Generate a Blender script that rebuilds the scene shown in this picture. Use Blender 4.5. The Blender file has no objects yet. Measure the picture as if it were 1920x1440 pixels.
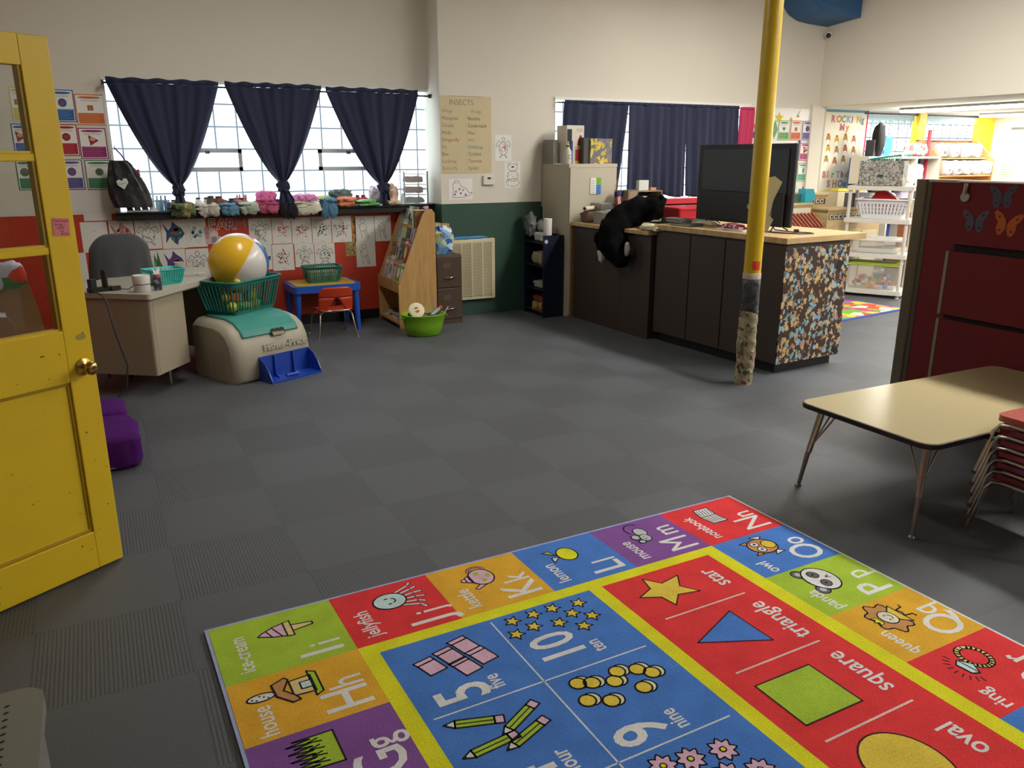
import bpy, bmesh, math, random
from mathutils import Vector, Matrix, noise
PI = math.pi
R = math.radians
sc = bpy.context.scene

# ---------------------------------------------------------------- camera
CAM_H, PITCH, YAW, FPX = 1.66, .2775, .4735, 1503.0
cam = bpy.data.cameras.new('camera'); camo = bpy.data.objects.new('camera', cam)
sc.collection.objects.link(camo); sc.camera = camo
cam.sensor_width = 36; cam.lens = 36 * FPX / 1920; cam.clip_start = .05; cam.clip_end = 100
camo.location = (0, 0, CAM_H); camo.rotation_euler = (PI / 2 - PITCH, 0, -YAW)

# ---------------------------------------------------------------- world, exposure
W = bpy.data.worlds.new('world'); sc.world = W; W.use_nodes = True
bg = W.node_tree.nodes['Background']; bg.inputs[0].default_value = (.75, .87, 1, 1); bg.inputs[1].default_value = 1.0
sc.view_settings.view_transform = 'Standard'; sc.view_settings.look = 'None'
sc.view_settings.gamma = 1; sc.view_settings.exposure = 0.38; sc.view_settings.use_curve_mapping = False
try:
    sc.cycles.use_denoising = True; sc.cycles.max_bounces = 10; sc.cycles.diffuse_bounces = 5
    sc.cycles.sample_clamp_indirect = 6
except Exception: pass
TUBE = 88.0        # fluorescent diffusers of the main room
TUBE_FAR = 37.0    # fluorescent diffusers of the far room
DAY = 2.7          # glass block windows in daylight
DAY_TINT = (.80, .93, 1.0)

# ---------------------------------------------------------------- camera rays (a pixel of the photo -> point on a real plane)
_f0 = Vector((math.sin(YAW), math.cos(YAW), 0)); _rt = Vector((math.cos(YAW), -math.sin(YAW), 0))
_fw = _f0 * math.cos(PITCH) - Vector((0, 0, math.sin(PITCH))); _up = _f0 * math.sin(PITCH) + Vector((0, 0, math.cos(PITCH)))
_C = Vector((0, 0, CAM_H))
def ray(x, y): return _fw + _rt * ((x - 960) / FPX) - _up * ((y - 720) / FPX)
def wy(x, y, Y): d = ray(x, y); return _C + d * (Y / d.y)
def wx(x, y, X): d = ray(x, y); return _C + d * (X / d.x)
def fl(x, y, z=0.): d = ray(x, y); return _C + d * ((z - CAM_H) / d.z)

# ---------------------------------------------------------------- materials
def lin(c): return c / 12.92 if c <= .04045 else ((c + .055) / 1.055) ** 2.4
def hx(s):
    s = s.lstrip('#'); return tuple(lin(int(s[i:i + 2], 16) / 255) for i in (0, 2, 4)) + (1,)
_M = {}
def mat(col, rough=.6, metal=0., var=0., vs=6., bump=0., bs=60., trans=0., alpha=1., spec=.5, sheen=0., coat=0., emit=None, est=0.):
    key = (col, rough, metal, var, vs, bump, bs, trans, alpha, spec, sheen, coat, emit, est)
    if key in _M: return _M[key]
    m = bpy.data.materials.new('m_' + str(len(_M))); m.use_nodes = True; nt = m.node_tree; N = nt.nodes; L = nt.links
    b = N['Principled BSDF']; c = hx(col)
    b.inputs['Base Color'].default_value = c; b.inputs['Roughness'].default_value = rough
    b.inputs['Metallic'].default_value = metal; b.inputs['Specular IOR Level'].default_value = spec
    if trans: b.inputs['Transmission Weight'].default_value = trans
    if alpha < 1: b.inputs['Alpha'].default_value = alpha
    if sheen: b.inputs['Sheen Weight'].default_value = sheen
    if coat: b.inputs['Coat Weight'].default_value = coat
    if emit: b.inputs['Emission Color'].default_value = hx(emit); b.inputs['Emission Strength'].default_value = est
    if var or bump:
        tc = N.new('ShaderNodeTexCoord')
    if var:
        n = N.new('ShaderNodeTexNoise'); n.inputs['Scale'].default_value = vs; n.inputs['Detail'].default_value = 5
        L.new(tc.outputs['Object'], n.inputs['Vector'])
        mx = N.new('ShaderNodeMix'); mx.data_type = 'RGBA'
        mx.inputs[6].default_value = tuple(v * (1 - var) for v in c[:3]) + (1,)
        mx.inputs[7].default_value = tuple(min(1, v * (1 + var)) for v in c[:3]) + (1,)
        L.new(n.outputs['Fac'], mx.inputs[0]); L.new(mx.outputs[2], b.inputs['Base Color'])
    if bump:
        n2 = N.new('ShaderNodeTexNoise'); n2.inputs['Scale'].default_value = bs; n2.inputs['Detail'].default_value = 3
        L.new(tc.outputs['Object'], n2.inputs['Vector'])
        bp = N.new('ShaderNodeBump'); bp.inputs['Strength'].default_value = bump; bp.inputs['Distance'].default_value = .01
        L.new(n2.outputs['Fac'], bp.inputs['Height']); L.new(bp.outputs['Normal'], b.inputs['Normal'])
    _M[key] = m; return m
def nodemat(name, build):
    m = bpy.data.materials.new(name); m.use_nodes = True; nt = m.node_tree
    build(nt, nt.nodes, nt.links, nt.nodes['Principled BSDF']); return m
def ramp(nt, fac, stops, interp='LINEAR'):
    r = nt.nodes.new('ShaderNodeValToRGB'); r.color_ramp.interpolation = interp
    e = r.color_ramp.elements
    while len(e) > 1: e.remove(e[0])
    e[0].position = stops[0][0]; e[0].color = hx(stops[0][1])
    for p, c in stops[1:]: k = e.new(p); k.color = hx(c)
    nt.links.new(fac, r.inputs[0]); return r
def wood(base='#C99A5B', dark='#A97A40', sc_=(1, 1, 14), rough=.45):
    def f(nt, N, L, b):
        tc = N.new('ShaderNodeTexCoord'); mp = N.new('ShaderNodeMapping'); mp.inputs['Scale'].default_value = sc_
        n = N.new('ShaderNodeTexNoise'); n.inputs['Scale'].default_value = 4; n.inputs['Detail'].default_value = 6; n.inputs['Distortion'].default_value = .6
        L.new(tc.outputs['Object'], mp.inputs[0]); L.new(mp.outputs[0], n.inputs['Vector'])
        r = ramp(nt, n.outputs['Fac'], [(.3, dark), (.65, base)]); L.new(r.outputs[0], b.inputs['Base Color'])
        b.inputs['Roughness'].default_value = rough
    k = ('wood', base, dark, sc_, rough)
    if k not in _M: _M[k] = nodemat('wood', f)
    return _M[k]
def voro(base, cols, scale, thr=.5, rough=.5, stretch=(1, 1, 1), patches=.5):
    """prints and mottles: voronoi cells coloured from a palette over a ground colour"""
    def f(nt, N, L, b):
        tc = N.new('ShaderNodeTexCoord'); mp = N.new('ShaderNodeMapping'); mp.inputs['Scale'].default_value = stretch
        nz = N.new('ShaderNodeTexNoise'); nz.inputs['Scale'].default_value = scale * 1.2
        ad = N.new('ShaderNodeMix'); ad.data_type = 'RGBA'; ad.inputs[0].default_value = .06
        v = N.new('ShaderNodeTexVoronoi'); v.inputs['Scale'].default_value = scale
        L.new(tc.outputs['Object'], mp.inputs[0]); L.new(mp.outputs[0], nz.inputs['Vector'])
        L.new(mp.outputs[0], ad.inputs[6]); L.new(nz.outputs['Color'], ad.inputs[7]); L.new(ad.outputs[2], v.inputs['Vector'])
        sp = N.new('ShaderNodeSeparateColor'); L.new(v.outputs['Color'], sp.inputs[0])
        st = [(i / len(cols), c) for i, c in enumerate(cols)]
        r = ramp(nt, sp.outputs[0], st, 'CONSTANT')
        lt = N.new('ShaderNodeMath'); lt.operation = 'LESS_THAN'; lt.inputs[1].default_value = thr; L.new(v.outputs['Distance'], lt.inputs[0])
        l2 = N.new('ShaderNodeMath'); l2.operation = 'LESS_THAN'; l2.inputs[1].default_value = patches + .3; L.new(sp.outputs[1], l2.inputs[0])
        ml = N.new('ShaderNodeMath'); ml.operation = 'MULTIPLY'; L.new(lt.outputs[0], ml.inputs[0]); L.new(l2.outputs[0], ml.inputs[1])
        mx = N.new('ShaderNodeMix'); mx.data_type = 'RGBA'; mx.inputs[6].default_value = hx(base)
        L.new(r.outputs[0], mx.inputs[7]); L.new(ml.outputs[0], mx.inputs[0]); L.new(mx.outputs[2], b.inputs['Base Color'])
        b.inputs['Roughness'].default_value = rough
    k = ('voro', base, tuple(cols), scale, thr, rough, stretch, patches)
    if k not in _M: _M[k] = nodemat('print', f)
    return _M[k]
def glow(col, s):
    k = ('glow', col, s)
    if k not in _M:
        m = bpy.data.materials.new('glow'); m.use_nodes = True; nt = m.node_tree; nt.nodes.clear()
        e = nt.nodes.new('ShaderNodeEmission'); e.inputs[0].default_value = col; e.inputs[1].default_value = s
        o = nt.nodes.new('ShaderNodeOutputMaterial'); nt.links.new(e.outputs[0], o.inputs[0]); _M[k] = m
    return _M[k]

WHITEWALL = mat('#D8D2C4', .85, var=.03, vs=1.3)
REDWALL = mat('#B5371F', .55, var=.10, vs=3)
GREENWALL = mat('#27473A', .6, var=.06, vs=2)
YEL = mat('#F2CE28', .38, var=.05, vs=5)
BLACK = mat('#0E0E10', .45); DARK = mat('#1B1B1D', .6)
WHITE = mat('#E6E4DE', .5); PAPER = mat('#DAD8D0', .85); PAPER2 = mat('#E8E6DF', .85)
CHROME = mat('#B8B4AC', .22, 1.); STEEL = mat('#8C8A86', .35, 1.)
NAVY = mat('#1D2440', .85, bump=.15, bs=300, sheen=.1)
INK = mat('#1A1718', .8)
def P(col): return mat(col, .85)          # flat paper or printed colour

# ---------------------------------------------------------------- geometry
class MB:
    def __init__(s): s.v = []; s.f = []; s.m = []; s.mats = []; s.sm = []; s.M = Matrix.Identity(4)
    def mi(s, m):
        if m not in s.mats: s.mats.append(m)
        return s.mats.index(m)
    def add(s, vs, fs, m, smooth=False):
        o = len(s.v); s.v += [s.M @ Vector(v) for v in vs]; k = s.mi(m)
        for f in fs: s.f.append([i + o for i in f]); s.m.append(k); s.sm.append(smooth)
        return s
    def box(s, x0, x1, y0, y1, z0, z1, m):
        vs = [(x, y, z) for z in (z0, z1) for y in (y0, y1) for x in (x0, x1)]
        return s.add(vs, [(0, 2, 3, 1), (4, 5, 7, 6), (0, 1, 5, 4), (2, 6, 7, 3), (0, 4, 6, 2), (1, 3, 7, 5)], m)
    def obox(s, c, size, m, rot=(0, 0, 0)):
        from mathutils import Euler
        M0 = s.M; s.M = M0 @ Matrix.Translation(Vector(c)) @ Euler(rot).to_matrix().to_4x4()
        a, b, d = (q / 2 for q in size); s.box(-a, a, -b, b, -d, d, m); s.M = M0; return s
    def rbox(s, x0, x1, y0, y1, z0, z1, m, r=.02, n=4, taper=1.0):
        """box with rounded vertical corners; taper scales the bottom outline"""
        def ring(z, k):
            cx, cy = (x0 + x1) / 2, (y0 + y1) / 2; out = []
            for (px, py, a0) in ((x1 - r, y1 - r, 0), (x0 + r, y1 - r, PI / 2), (x0 + r, y0 + r, PI), (x1 - r, y0 + r, 1.5 * PI)):
                for i in range(n + 1):
                    a = a0 + PI / 2 * i / n; out.append((cx + (px + r * math.cos(a) - cx) * k, cy + (py + r * math.sin(a) - cy) * k, z))
            return out
        return s.loft([ring(z0, taper), ring(z1, 1)], m)
    def loft(s, rings, m, cap=True, smooth=False, closed=True):
        n = len(rings[0]); vs = [p for r in rings for p in r]; fs = []
        for k in range(len(rings) - 1):
            for i in range(n if closed else n - 1):
                j = (i + 1) % n; fs.append((k * n + i, k * n + j, (k + 1) * n + j, (k + 1) * n + i))
        s.add(vs, fs, m, smooth)
        if cap and closed:
            s.add(rings[0], [tuple(range(n))[::-1]], m); s.add(rings[-1], [tuple(range(n))], m)
        return s
    def cyl(s, p0, p1, r0, m, r1=None, n=16, cap=True, smooth=True):
        p0, p1 = Vector(p0), Vector(p1); r1 = r0 if r1 is None else r1
        d = (p1 - p0).normalized(); a = d.orthogonal().normalized(); b = d.cross(a)
        R_ = [[p + (a * math.cos(2 * PI * i / n) + b * math.sin(2 * PI * i / n)) * r for i in range(n)] for p, r in ((p0, r0), (p1, r1))]
        return s.loft(R_, m, cap, smooth)
    def tube(s, pts, r, m, n=8, cap=True, rs=None, closed=False):
        pts = [Vector(p) for p in pts]; rings = []; a = None; N_ = len(pts)
        for i, p in enumerate(pts):
            if closed: d = (pts[(i + 1) % N_] - pts[i - 1]).normalized()
            else: d = (pts[min(i + 1, N_ - 1)] - pts[max(i - 1, 0)]).normalized()
            if a is None: a = d.orthogonal().normalized()
            else: a = (a - d * a.dot(d)).normalized()
            b = d.cross(a); q = rs[i] if rs else r
            rings.append([p + (a * math.cos(2 * PI * k / n) + b * math.sin(2 * PI * k / n)) * q for k in range(n)])
        if closed: rings.append(rings[0]); cap = False
        return s.loft(rings, m, cap, True)
    def lathe(s, prof, m, c=(0, 0, 0), n=24, smooth=True, sx=1., sy=1.):
        c = Vector(c); rings = [[c + Vector((r * sx * math.cos(2 * PI * i / n), r * sy * math.sin(2 * PI * i / n), z)) for i in range(n)] for r, z in prof]
        return s.loft(rings, m, False, smooth)
    def ball(s, c, r, m, n=16, k=10, sx=1, sy=1, sz=1):
        return s.lathe([(max(1e-4, r * math.sin(PI * i / k)), -r * sz * math.cos(PI * i / k)) for i in range(k + 1)], m, c, n, True, sx, sy)
    def prism(s, poly, a, b, m, axis='y'):
        """extrude a 2D outline along an axis: poly gives the other two coordinates"""
        if axis == 'y': g = lambda p, t: (p[0], t, p[1])
        elif axis == 'x': g = lambda p, t: (t, p[0], p[1])
        else: g = lambda p, t: (p[0], p[1], t)
        n = len(poly); vs = [g(p, a) for p in poly] + [g(p, b) for p in poly]
        fs = [tuple(range(n)), tuple(range(2 * n - 1, n - 1, -1))] + [(i, i + n, (i + 1) % n + n, (i + 1) % n) for i in range(n)]
        return s.add(vs, fs, m)
    def grid(s, fn, nu, nv, m, smooth=True):
        vs = [fn(i / nu, j / nv) for j in range(nv + 1) for i in range(nu + 1)]
        fs = [(j * (nu + 1) + i, j * (nu + 1) + i + 1, (j + 1) * (nu + 1) + i + 1, (j + 1) * (nu + 1) + i) for j in range(nv) for i in range(nu)]
        return s.add(vs, fs, m, smooth)
    def lump(s, c, size, m, e=.55, amp=.12, seed=0, n=22, k=12, fr=6., rot=0.):
        """soft rounded mass of cloth: a superellipsoid pushed about by noise"""
        c = Vector(c); a, b, h = (q / 2 for q in size); vs = []; cr, sr = math.cos(rot), math.sin(rot)
        pw = lambda x, p: math.copysign(abs(x) ** p, x)
        for j in range(k + 1):
            t = -PI / 2 + PI * j / k
            for i in range(n):
                u = 2 * PI * i / n
                x, y, z = pw(math.cos(t), e) * pw(math.cos(u), e), pw(math.cos(t), e) * pw(math.sin(u), e), pw(math.sin(t), e)
                q = Vector((x * a, y * b, z * h)); d = noise.noise(q * fr * 4 + Vector((seed * 7.1, 0, 0))) + .5 * noise.noise(q * fr * 9 + Vector((0, seed * 3.3, 0)))
                q *= 1 + amp * d * 1.6; vs.append(c + Vector((q.x * cr - q.y * sr, q.x * sr + q.y * cr, q.z)))
        fs = [(j * n + i, j * n + (i + 1) % n, (j + 1) * n + (i + 1) % n, (j + 1) * n + i) for j in range(k) for i in range(n)]
        return s.add(vs, fs, m, True)
    def build(s, name, parent=None, loc=None, rz=0., bevel=0., sub=0, solid=0.):
        me = bpy.data.meshes.new(name); me.from_pydata([tuple(v) for v in s.v], [], s.f)
        for m in s.mats: me.materials.append(m)
        me.polygons.foreach_set('material_index', s.m); me.polygons.foreach_set('use_smooth', s.sm)
        me.update()
        if any(s.sm): me.set_sharp_from_angle(angle=R(50))
        o = bpy.data.objects.new(name, me); sc.collection.objects.link(o)
        if parent: o.parent = parent
        if loc is not None: o.location = loc
        o.rotation_euler.z = rz
        if solid: q = o.modifiers.new('s', 'SOLIDIFY'); q.thickness = solid; q.offset = 0
        if bevel: q = o.modifiers.new('b', 'BEVEL'); q.width = bevel; q.segments = 2; q.limit_method = 'ANGLE'; q.angle_limit = R(40)
        if sub: q = o.modifiers.new('u', 'SUBSURF'); q.levels = q.render_levels = sub
        return o
def tag(o, label=None, cat=None, group=None, kind=None):
    if label: o['label'] = label
    if cat: o['category'] = cat
    if group: o['group'] = group
    if kind: o['kind'] = kind
    return o
def thing(name, label, cat, loc=(0, 0, 0), rz=0., group=None):
    o = bpy.data.objects.new(name, None); sc.collection.objects.link(o); o.empty_display_size = .1
    o.location = loc; o.rotation_euler = (0, 0, rz); return tag(o, label, cat, group)
def struct(name, mb, **k): return tag(mb.build(name, **k), kind='structure')
def solo(name, mb, label, cat, group=None, **k): return tag(mb.build(name, **k), label, cat, group)
def dup(root, loc, rz, label=None, group=None):
    def cp(o, par):
        c = o.copy(); sc.collection.objects.link(c)
        if par: c.parent = par
        for ch in list(o.children): cp(ch, c)
        return c
    r = cp(root, None); r.location = loc; r.rotation_euler = (0, 0, rz)
    if label: r['label'] = label
    if group: r['group'] = group
    return r

# ---------------------------------------------------------------- flat artwork
_T = {}
def glyphs(text, size, align='LEFT', heavy=0.):
    k = (text, align, heavy)
    if k not in _T:
        c = bpy.data.curves.new('t', 'FONT'); c.body = text; c.size = 1; c.align_x = align; c.resolution_u = 3; c.offset = heavy
        o = bpy.data.objects.new('t', c); sc.collection.objects.link(o); bpy.context.view_layer.update()
        me = bpy.data.meshes.new_from_object(o)
        _T[k] = ([tuple(v.co) for v in me.vertices], [tuple(p.vertices) for p in me.polygons])
        bpy.data.objects.remove(o); bpy.data.curves.remove(c); bpy.data.meshes.remove(me)
    vs, fs = _T[k]; return [(v[0] * size, v[1] * size) for v in vs], fs
class Art:
    """draws on a plane: origin o, right r, up u; each layer a hair above the last"""
    def __init__(s, mb, o, r, u, step=.0004, lift=.0004):
        s.b = mb; s.o = Vector(o); s.r = Vector(r); s.u = Vector(u); s.n = s.r.cross(s.u).normalized(); s.k = 0; s.step = step; s.lift = lift
    def p(s, x, y, k): return s.o + s.r * x + s.u * y + s.n * (s.lift + s.step * k)
    def fill(s, pts, m, k=0):
        s.b.add([s.p(x, y, k) for x, y in pts], [tuple(range(len(pts)))], m)
    def rect(s, x0, y0, x1, y1, m, k=0): s.fill([(x0, y0), (x1, y0), (x1, y1), (x0, y1)], m, k)
    def line(s, pts, w, m, k=1, closed=False):
        P_ = [Vector(q) for q in pts]
        if closed: P_ = P_ + [P_[0]]
        w /= 2
        for a, b in zip(P_[:-1], P_[1:]):
            d = b - a
            if d.length < 1e-6: continue
            d.normalize(); n = Vector((-d.y, d.x)) * w; e = d * w * .6
            s.fill([tuple(a - e - n), tuple(b + e - n), tuple(b + e + n), tuple(a - e + n)], m, k)
    def blob(s, pts, m, k=0, out=None, w=.004):
        s.fill(pts, m, k)
        if out: s.line(pts, w, out, k + 1, True)
    def text(s, t, x, y, size, m, k=1, align='LEFT', heavy=0., ang=0., xs=1.):
        vs, fs = glyphs(t, size, align, heavy); c, d = math.cos(ang), math.sin(ang)
        s.b.add([s.p(x + a * xs * c - b * d, y + a * xs * d + b * c, k) for a, b in vs], fs, m)
def ell(cx, cy, a, b, n=20, t0=0., t1=2 * PI, rot=0.):
    full = abs(t1 - t0 - 2 * PI) < 1e-6; N_ = n if full else n + 1; out = []
    for i in range(N_):
        t = t0 + (t1 - t0) * i / n; x, y = a * math.cos(t), b * math.sin(t)
        out.append((cx + x * math.cos(rot) - y * math.sin(rot), cy + x * math.sin(rot) + y * math.cos(rot)))
    return out
def star(cx, cy, r, q=.45, n=5, a0=PI / 2):
    return [(cx + (r if i % 2 == 0 else r * q) * math.cos(a0 + PI * i / n), cy + (r if i % 2 == 0 else r * q) * math.sin(a0 + PI * i / n)) for i in range(2 * n)]

# ================================================================ THE ROOM
YL, YG, YF = 8.15, 7.83, 8.5       # back wall behind the left window, behind the counter, of the far room
XP, XS, XE = 3.2, 8.42, 13.0       # pillar side, soffit to the far room, far end wall
ZC, ZF = 3.5, 2.28
TS = .4933; TO = fl(287.5, 885)
def carpet(nt, N, L, b):
    tc = N.new('ShaderNodeTexCoord'); sx = N.new('ShaderNodeSeparateXYZ'); L.new(tc.outputs['Object'], sx.inputs[0])
    def mth(op, a, b2=None, c=None):
        n = N.new('ShaderNodeMath'); n.operation = op
        for i, q in enumerate((a, b2, c)):
            if q is None: continue
            if isinstance(q, (int, float)): n.inputs[i].default_value = q
            else: L.new(q, n.inputs[i])
        return n.outputs[0]
    u = mth('DIVIDE', mth('SUBTRACT', sx.outputs[0], TO.x), TS); v = mth('DIVIDE', mth('SUBTRACT', TO.y, sx.outputs[1]), TS)
    fu, fv = mth('FLOOR', u), mth('FLOOR', v)
    chk = mth('SUBTRACT', 1, mth('MODULO', mth('ADD', mth('ADD', fu, fv), 100), 2))     # 1 = ribbed tile
    rib = mth('ADD', mth('MULTIPLY', mth('SINE', mth('MULTIPLY', u, 2 * PI * 37)), .5), .5)
    cb = N.new('ShaderNodeCombineXYZ'); L.new(fu, cb.inputs[0]); L.new(fv, cb.inputs[1])
    wn = N.new('ShaderNodeTexWhiteNoise'); wn.noise_dimensions = '3D'; L.new(cb.outputs[0], wn.inputs['Vector'])
    nz = N.new('ShaderNodeTexNoise'); nz.inputs['Scale'].default_value = 150; nz.inputs['Detail'].default_value = 4; nz.inputs['Roughness'].default_value = .8; L.new(tc.outputs['Object'], nz.inputs['Vector'])
    nb = N.new('ShaderNodeTexNoise'); nb.inputs['Scale'].default_value = .7; L.new(tc.outputs['Object'], nb.inputs['Vector'])
    ribv = mth('SUBTRACT', 1, mth('MULTIPLY', chk, mth('ADD', .02, mth('MULTIPLY', mth('POWER', rib, 2), .46))))
    val = mth('MULTIPLY', ribv, mth('ADD', .25, mth('MULTIPLY', nz.outputs['Fac'], 1.5)))
    val = mth('MULTIPLY', val, mth('ADD', .93, mth('MULTIPLY', wn.outputs['Value'], .12)))
    val = mth('MULTIPLY', val, mth('ADD', .9, mth('MULTIPLY', nb.outputs['Fac'], .2)))
    eu = mth('ABSOLUTE', mth('SUBTRACT', mth('FRACT', u), .5)); ev = mth('ABSOLUTE', mth('SUBTRACT', mth('FRACT', v), .5))
    seam = mth('GREATER_THAN', mth('MAXIMUM', eu, ev), .4955)
    val = mth('MULTIPLY', val, mth('SUBTRACT', 1, mth('MULTIPLY', seam, .22)))
    mx = N.new('ShaderNodeMix'); mx.data_type = 'RGBA'; mx.inputs[6].default_value = (0, 0, 0, 1); mx.inputs[7].default_value = hx('#4A4E54')
    L.new(val, mx.inputs[0]); L.new(mx.outputs[2], b.inputs['Base Color']); b.inputs['Roughness'].default_value = .5
    b.inputs['Specular IOR Level'].default_value = .5; b.inputs['Sheen Weight'].default_value = .10
    bp = N.new('ShaderNodeBump'); bp.inputs['Strength'].default_value = .5; bp.inputs['Distance'].default_value = .004; L.new(val, bp.inputs['Height']); L.new(bp.outputs[0], b.inputs['Normal'])
CARPET = nodemat('carpet', carpet)
struct('floor', MB().box(-2.2, XE + .2, -3.2, 8.8, -.1, 0, CARPET))
struct('ceiling', MB().box(-2.2, XS + .1, -3.2, 8.6, ZC, ZC + .1, mat('#D6D3CA', .9)))
struct('ceiling_far', MB().box(XS + .06, XE + .2, -3.2, 8.8, ZF, ZF + .1, mat('#DAD7CE', .85)))
b = MB()   # back wall with the left window: red below, cream above
b.box(-2.2, XP + .1, YL, YL + .3, 0, 1.16, REDWALL)
b.box(-2.2, .22, YL, YL + .3, 1.16, ZC, WHITEWALL); b.box(.22, XP + .1, YL, YL + .3, 2.29, ZC, WHITEWALL)
struct('wall_back', b)
b = MB()   # the pillar and the wall behind the counter
b.box(XP, 4.37, YG, YL + .3, 1.18, ZC, WHITEWALL); b.box(XP, 4.37, YG, YL + .3, 0, 1.18, GREENWALL)
b.box(4.37, 8.28, YG + .01, YL + .3, 0, 1.12, GREENWALL)
b.box(4.37, 4.54, YG + .01, YL + .3, 1.12, ZC, WHITEWALL); b.box(7.24, 8.28, YG + .01, YL + .3, 1.12, ZC, WHITEWALL)
b.box(4.54, 7.24, YG + .01, YL + .3, 2.24, ZC, WHITEWALL)
b.box(8.28, 8.52, YG - .03, YL + .3, 0, ZF, WHITEWALL); b.box(8.28, 8.52, YG + .01, YL + .3, ZF, ZC, WHITEWALL)
struct('wall_behind_counter', b)
struct('wall_right', MB().box(XS, XS + .12, -3.2, YG + .02, ZF - .02, ZC, WHITEWALL))
b = MB()
b.box(8.52, 10.05, YF, YF + .2, 0, ZF, WHITEWALL); b.box(10.05, XE, YF, YF + .2, 0, 1.2, WHITEWALL)
b.box(11.2, 11.36, YF - .04, YF + .2, 1.2, ZF, YEL); b.box(12.66, XE, YF - .04, YF + .2, .0, ZF, YEL)
b.box(10.05, XE, YF, YF + .2, 2.25, ZF, WHITEWALL)
struct('wall_far_back', b)
struct('wall_far_right', MB().box(XE, XE + .2, -3.2, 8.8, 0, ZF, WHITEWALL))
struct('wall_left', MB().box(-2.2, -2.05, -3.2, 8.4, 1.16, ZC, WHITEWALL).box(-2.2, -2.05, -3.2, 8.4, 0, 1.16, REDWALL))
struct('wall_front', MB().box(-2.2, XE + .2, -3.2, -3.05, 1.18, ZC, WHITEWALL).box(-2.2, XE + .2, -3.2, -3.05, 0, 1.18, GREENWALL))
struct('wall_doorway', MB().box(-2.05, -.9, 2.98, 3.1, 0, ZC, WHITEWALL))
struct('baseboard_back', MB().box(-2.05, XP, YL - .012, YL, 0, .1, BLACK))
struct('trim_1', MB().box(8.50, 8.52, YG - .034, YG - .03, 0, ZF, mat('#BDB8AA', .7)))

# glass block windows
def blockglass(s, ox, oz, tint, base):
    def f(nt, N, L, b):
        N.remove(b); tc = N.new('ShaderNodeTexCoord'); sx = N.new('ShaderNodeSeparateXYZ'); L.new(tc.outputs['Object'], sx.inputs[0])
        def ed(out, o):
            a = N.new('ShaderNodeMath'); a.operation = 'SUBTRACT'; L.new(out, a.inputs[0]); a.inputs[1].default_value = o
            d = N.new('ShaderNodeMath'); d.operation = 'DIVIDE'; L.new(a.outputs[0], d.inputs[0]); d.inputs[1].default_value = s
            fr = N.new('ShaderNodeMath'); fr.operation = 'FRACT'; L.new(d.outputs[0], fr.inputs[0])
            h = N.new('ShaderNodeMath'); h.operation = 'SUBTRACT'; L.new(fr.outputs[0], h.inputs[0]); h.inputs[1].default_value = .5
            ab = N.new('ShaderNodeMath'); ab.operation = 'ABSOLUTE'; L.new(h.outputs[0], ab.inputs[0]); return ab.outputs[0]
        mxx = N.new('ShaderNodeMath'); mxx.operation = 'MAXIMUM'; L.new(ed(sx.outputs[0], ox), mxx.inputs[0]); L.new(ed(sx.outputs[2], oz), mxx.inputs[1])
        r = N.new('ShaderNodeValToRGB'); e = r.color_ramp.elements; e[0].position = .448; e[0].color = (1, 1, 1, 1); e[1].position = .468; e[1].color = (.10, .11, .12, 1)
        L.new(mxx.outputs[0], r.inputs[0])
        m2 = N.new('ShaderNodeMix'); m2.data_type = 'RGBA'; m2.blend_type = 'MULTIPLY'; m2.inputs[0].default_value = 1; L.new(r.outputs[0], m2.inputs[6]); m2.inputs[7].default_value = tint + (1,)
        em = N.new('ShaderNodeEmission'); em.inputs[1].default_value = base; L.new(m2.outputs[2], em.inputs[0]); L.new(em.outputs[0], N['Material Output'].inputs[0])
    return nodemat('glass_blocks', f)
GB = blockglass(.2, .11, .12, DAY_TINT, DAY)
FRAME = mat('#C2CED0', .5)
def hopper(w, x0, x1, z0, z1, Y):
    b = MB()
    t = .035
    for q in ((x0, x1, z0, z0 + t), (x0, x1, z1 - t, z1), (x0, x0 + t, z0, z1), (x1 - t, x1, z0, z1)): b.box(q[0], q[1], Y - .03, Y, q[2], q[3], FRAME)
    b.box(x0 + .28, x0 + .32, Y - .045, Y - .03, z1 - .045, z1 - .015, STEEL)
    fr = b.build('window_frame', w)
    MB().box(x0 + t, x1 - t, Y - .012, Y, z0 + t, z1 - t, glow((.9, .97, 1, 1), DAY)).build('pane', fr)
w1 = tag(MB().box(.22, XP, YL + .1, YL + .12, 1.16, 2.29, GB).build('window_1'), kind='structure')
hopper(w1, .72, 1.33, 1.52, 1.72, YL + .1); hopper(w1, 2.06, 2.66, 1.52, 1.72, YL + .1)
MB().box(.20, XP, YL - .01, YL + .12, 2.285, 2.31, mat('#DDE4E2', .5)).box(.2, .225, YL - .005, YL + .12, 1.14, 2.29, mat('#DDE4E2', .5)).build('window_frame', w1)
MB().box(.18, XP - .001, YL - .13, YL + .1, 1.155, 1.175, BLACK).box(.18, XP - .001, YL - .11, YL - .001, 1.10, 1.155, mat('#111013', .5)).build('window_sill', w1, bevel=.004)
w2 = tag(MB().box(4.54, 7.24, YG + .14, YG + .16, 1.12, 2.24, GB).build('window_2'), kind='structure')
MB().box(4.52, 7.28, YG - .10, YG + .14, 1.115, 1.175, mat('#C4202C', .4)).build('window_sill', w2)
MB().box(4.52, 7.26, YG - .012, YG + .14, 2.235, 2.262, WHITE).build('window_frame', w2)
w3 = tag(MB().box(10.05, 11.2, YF + .08, YF + .1, 1.2, 2.25, GB).build('window_3'), kind='structure')
w4 = tag(MB().box(11.36, 12.66, YF + .08, YF + .1, 1.2, 2.25, GB).build('window_4'), kind='structure')
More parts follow.
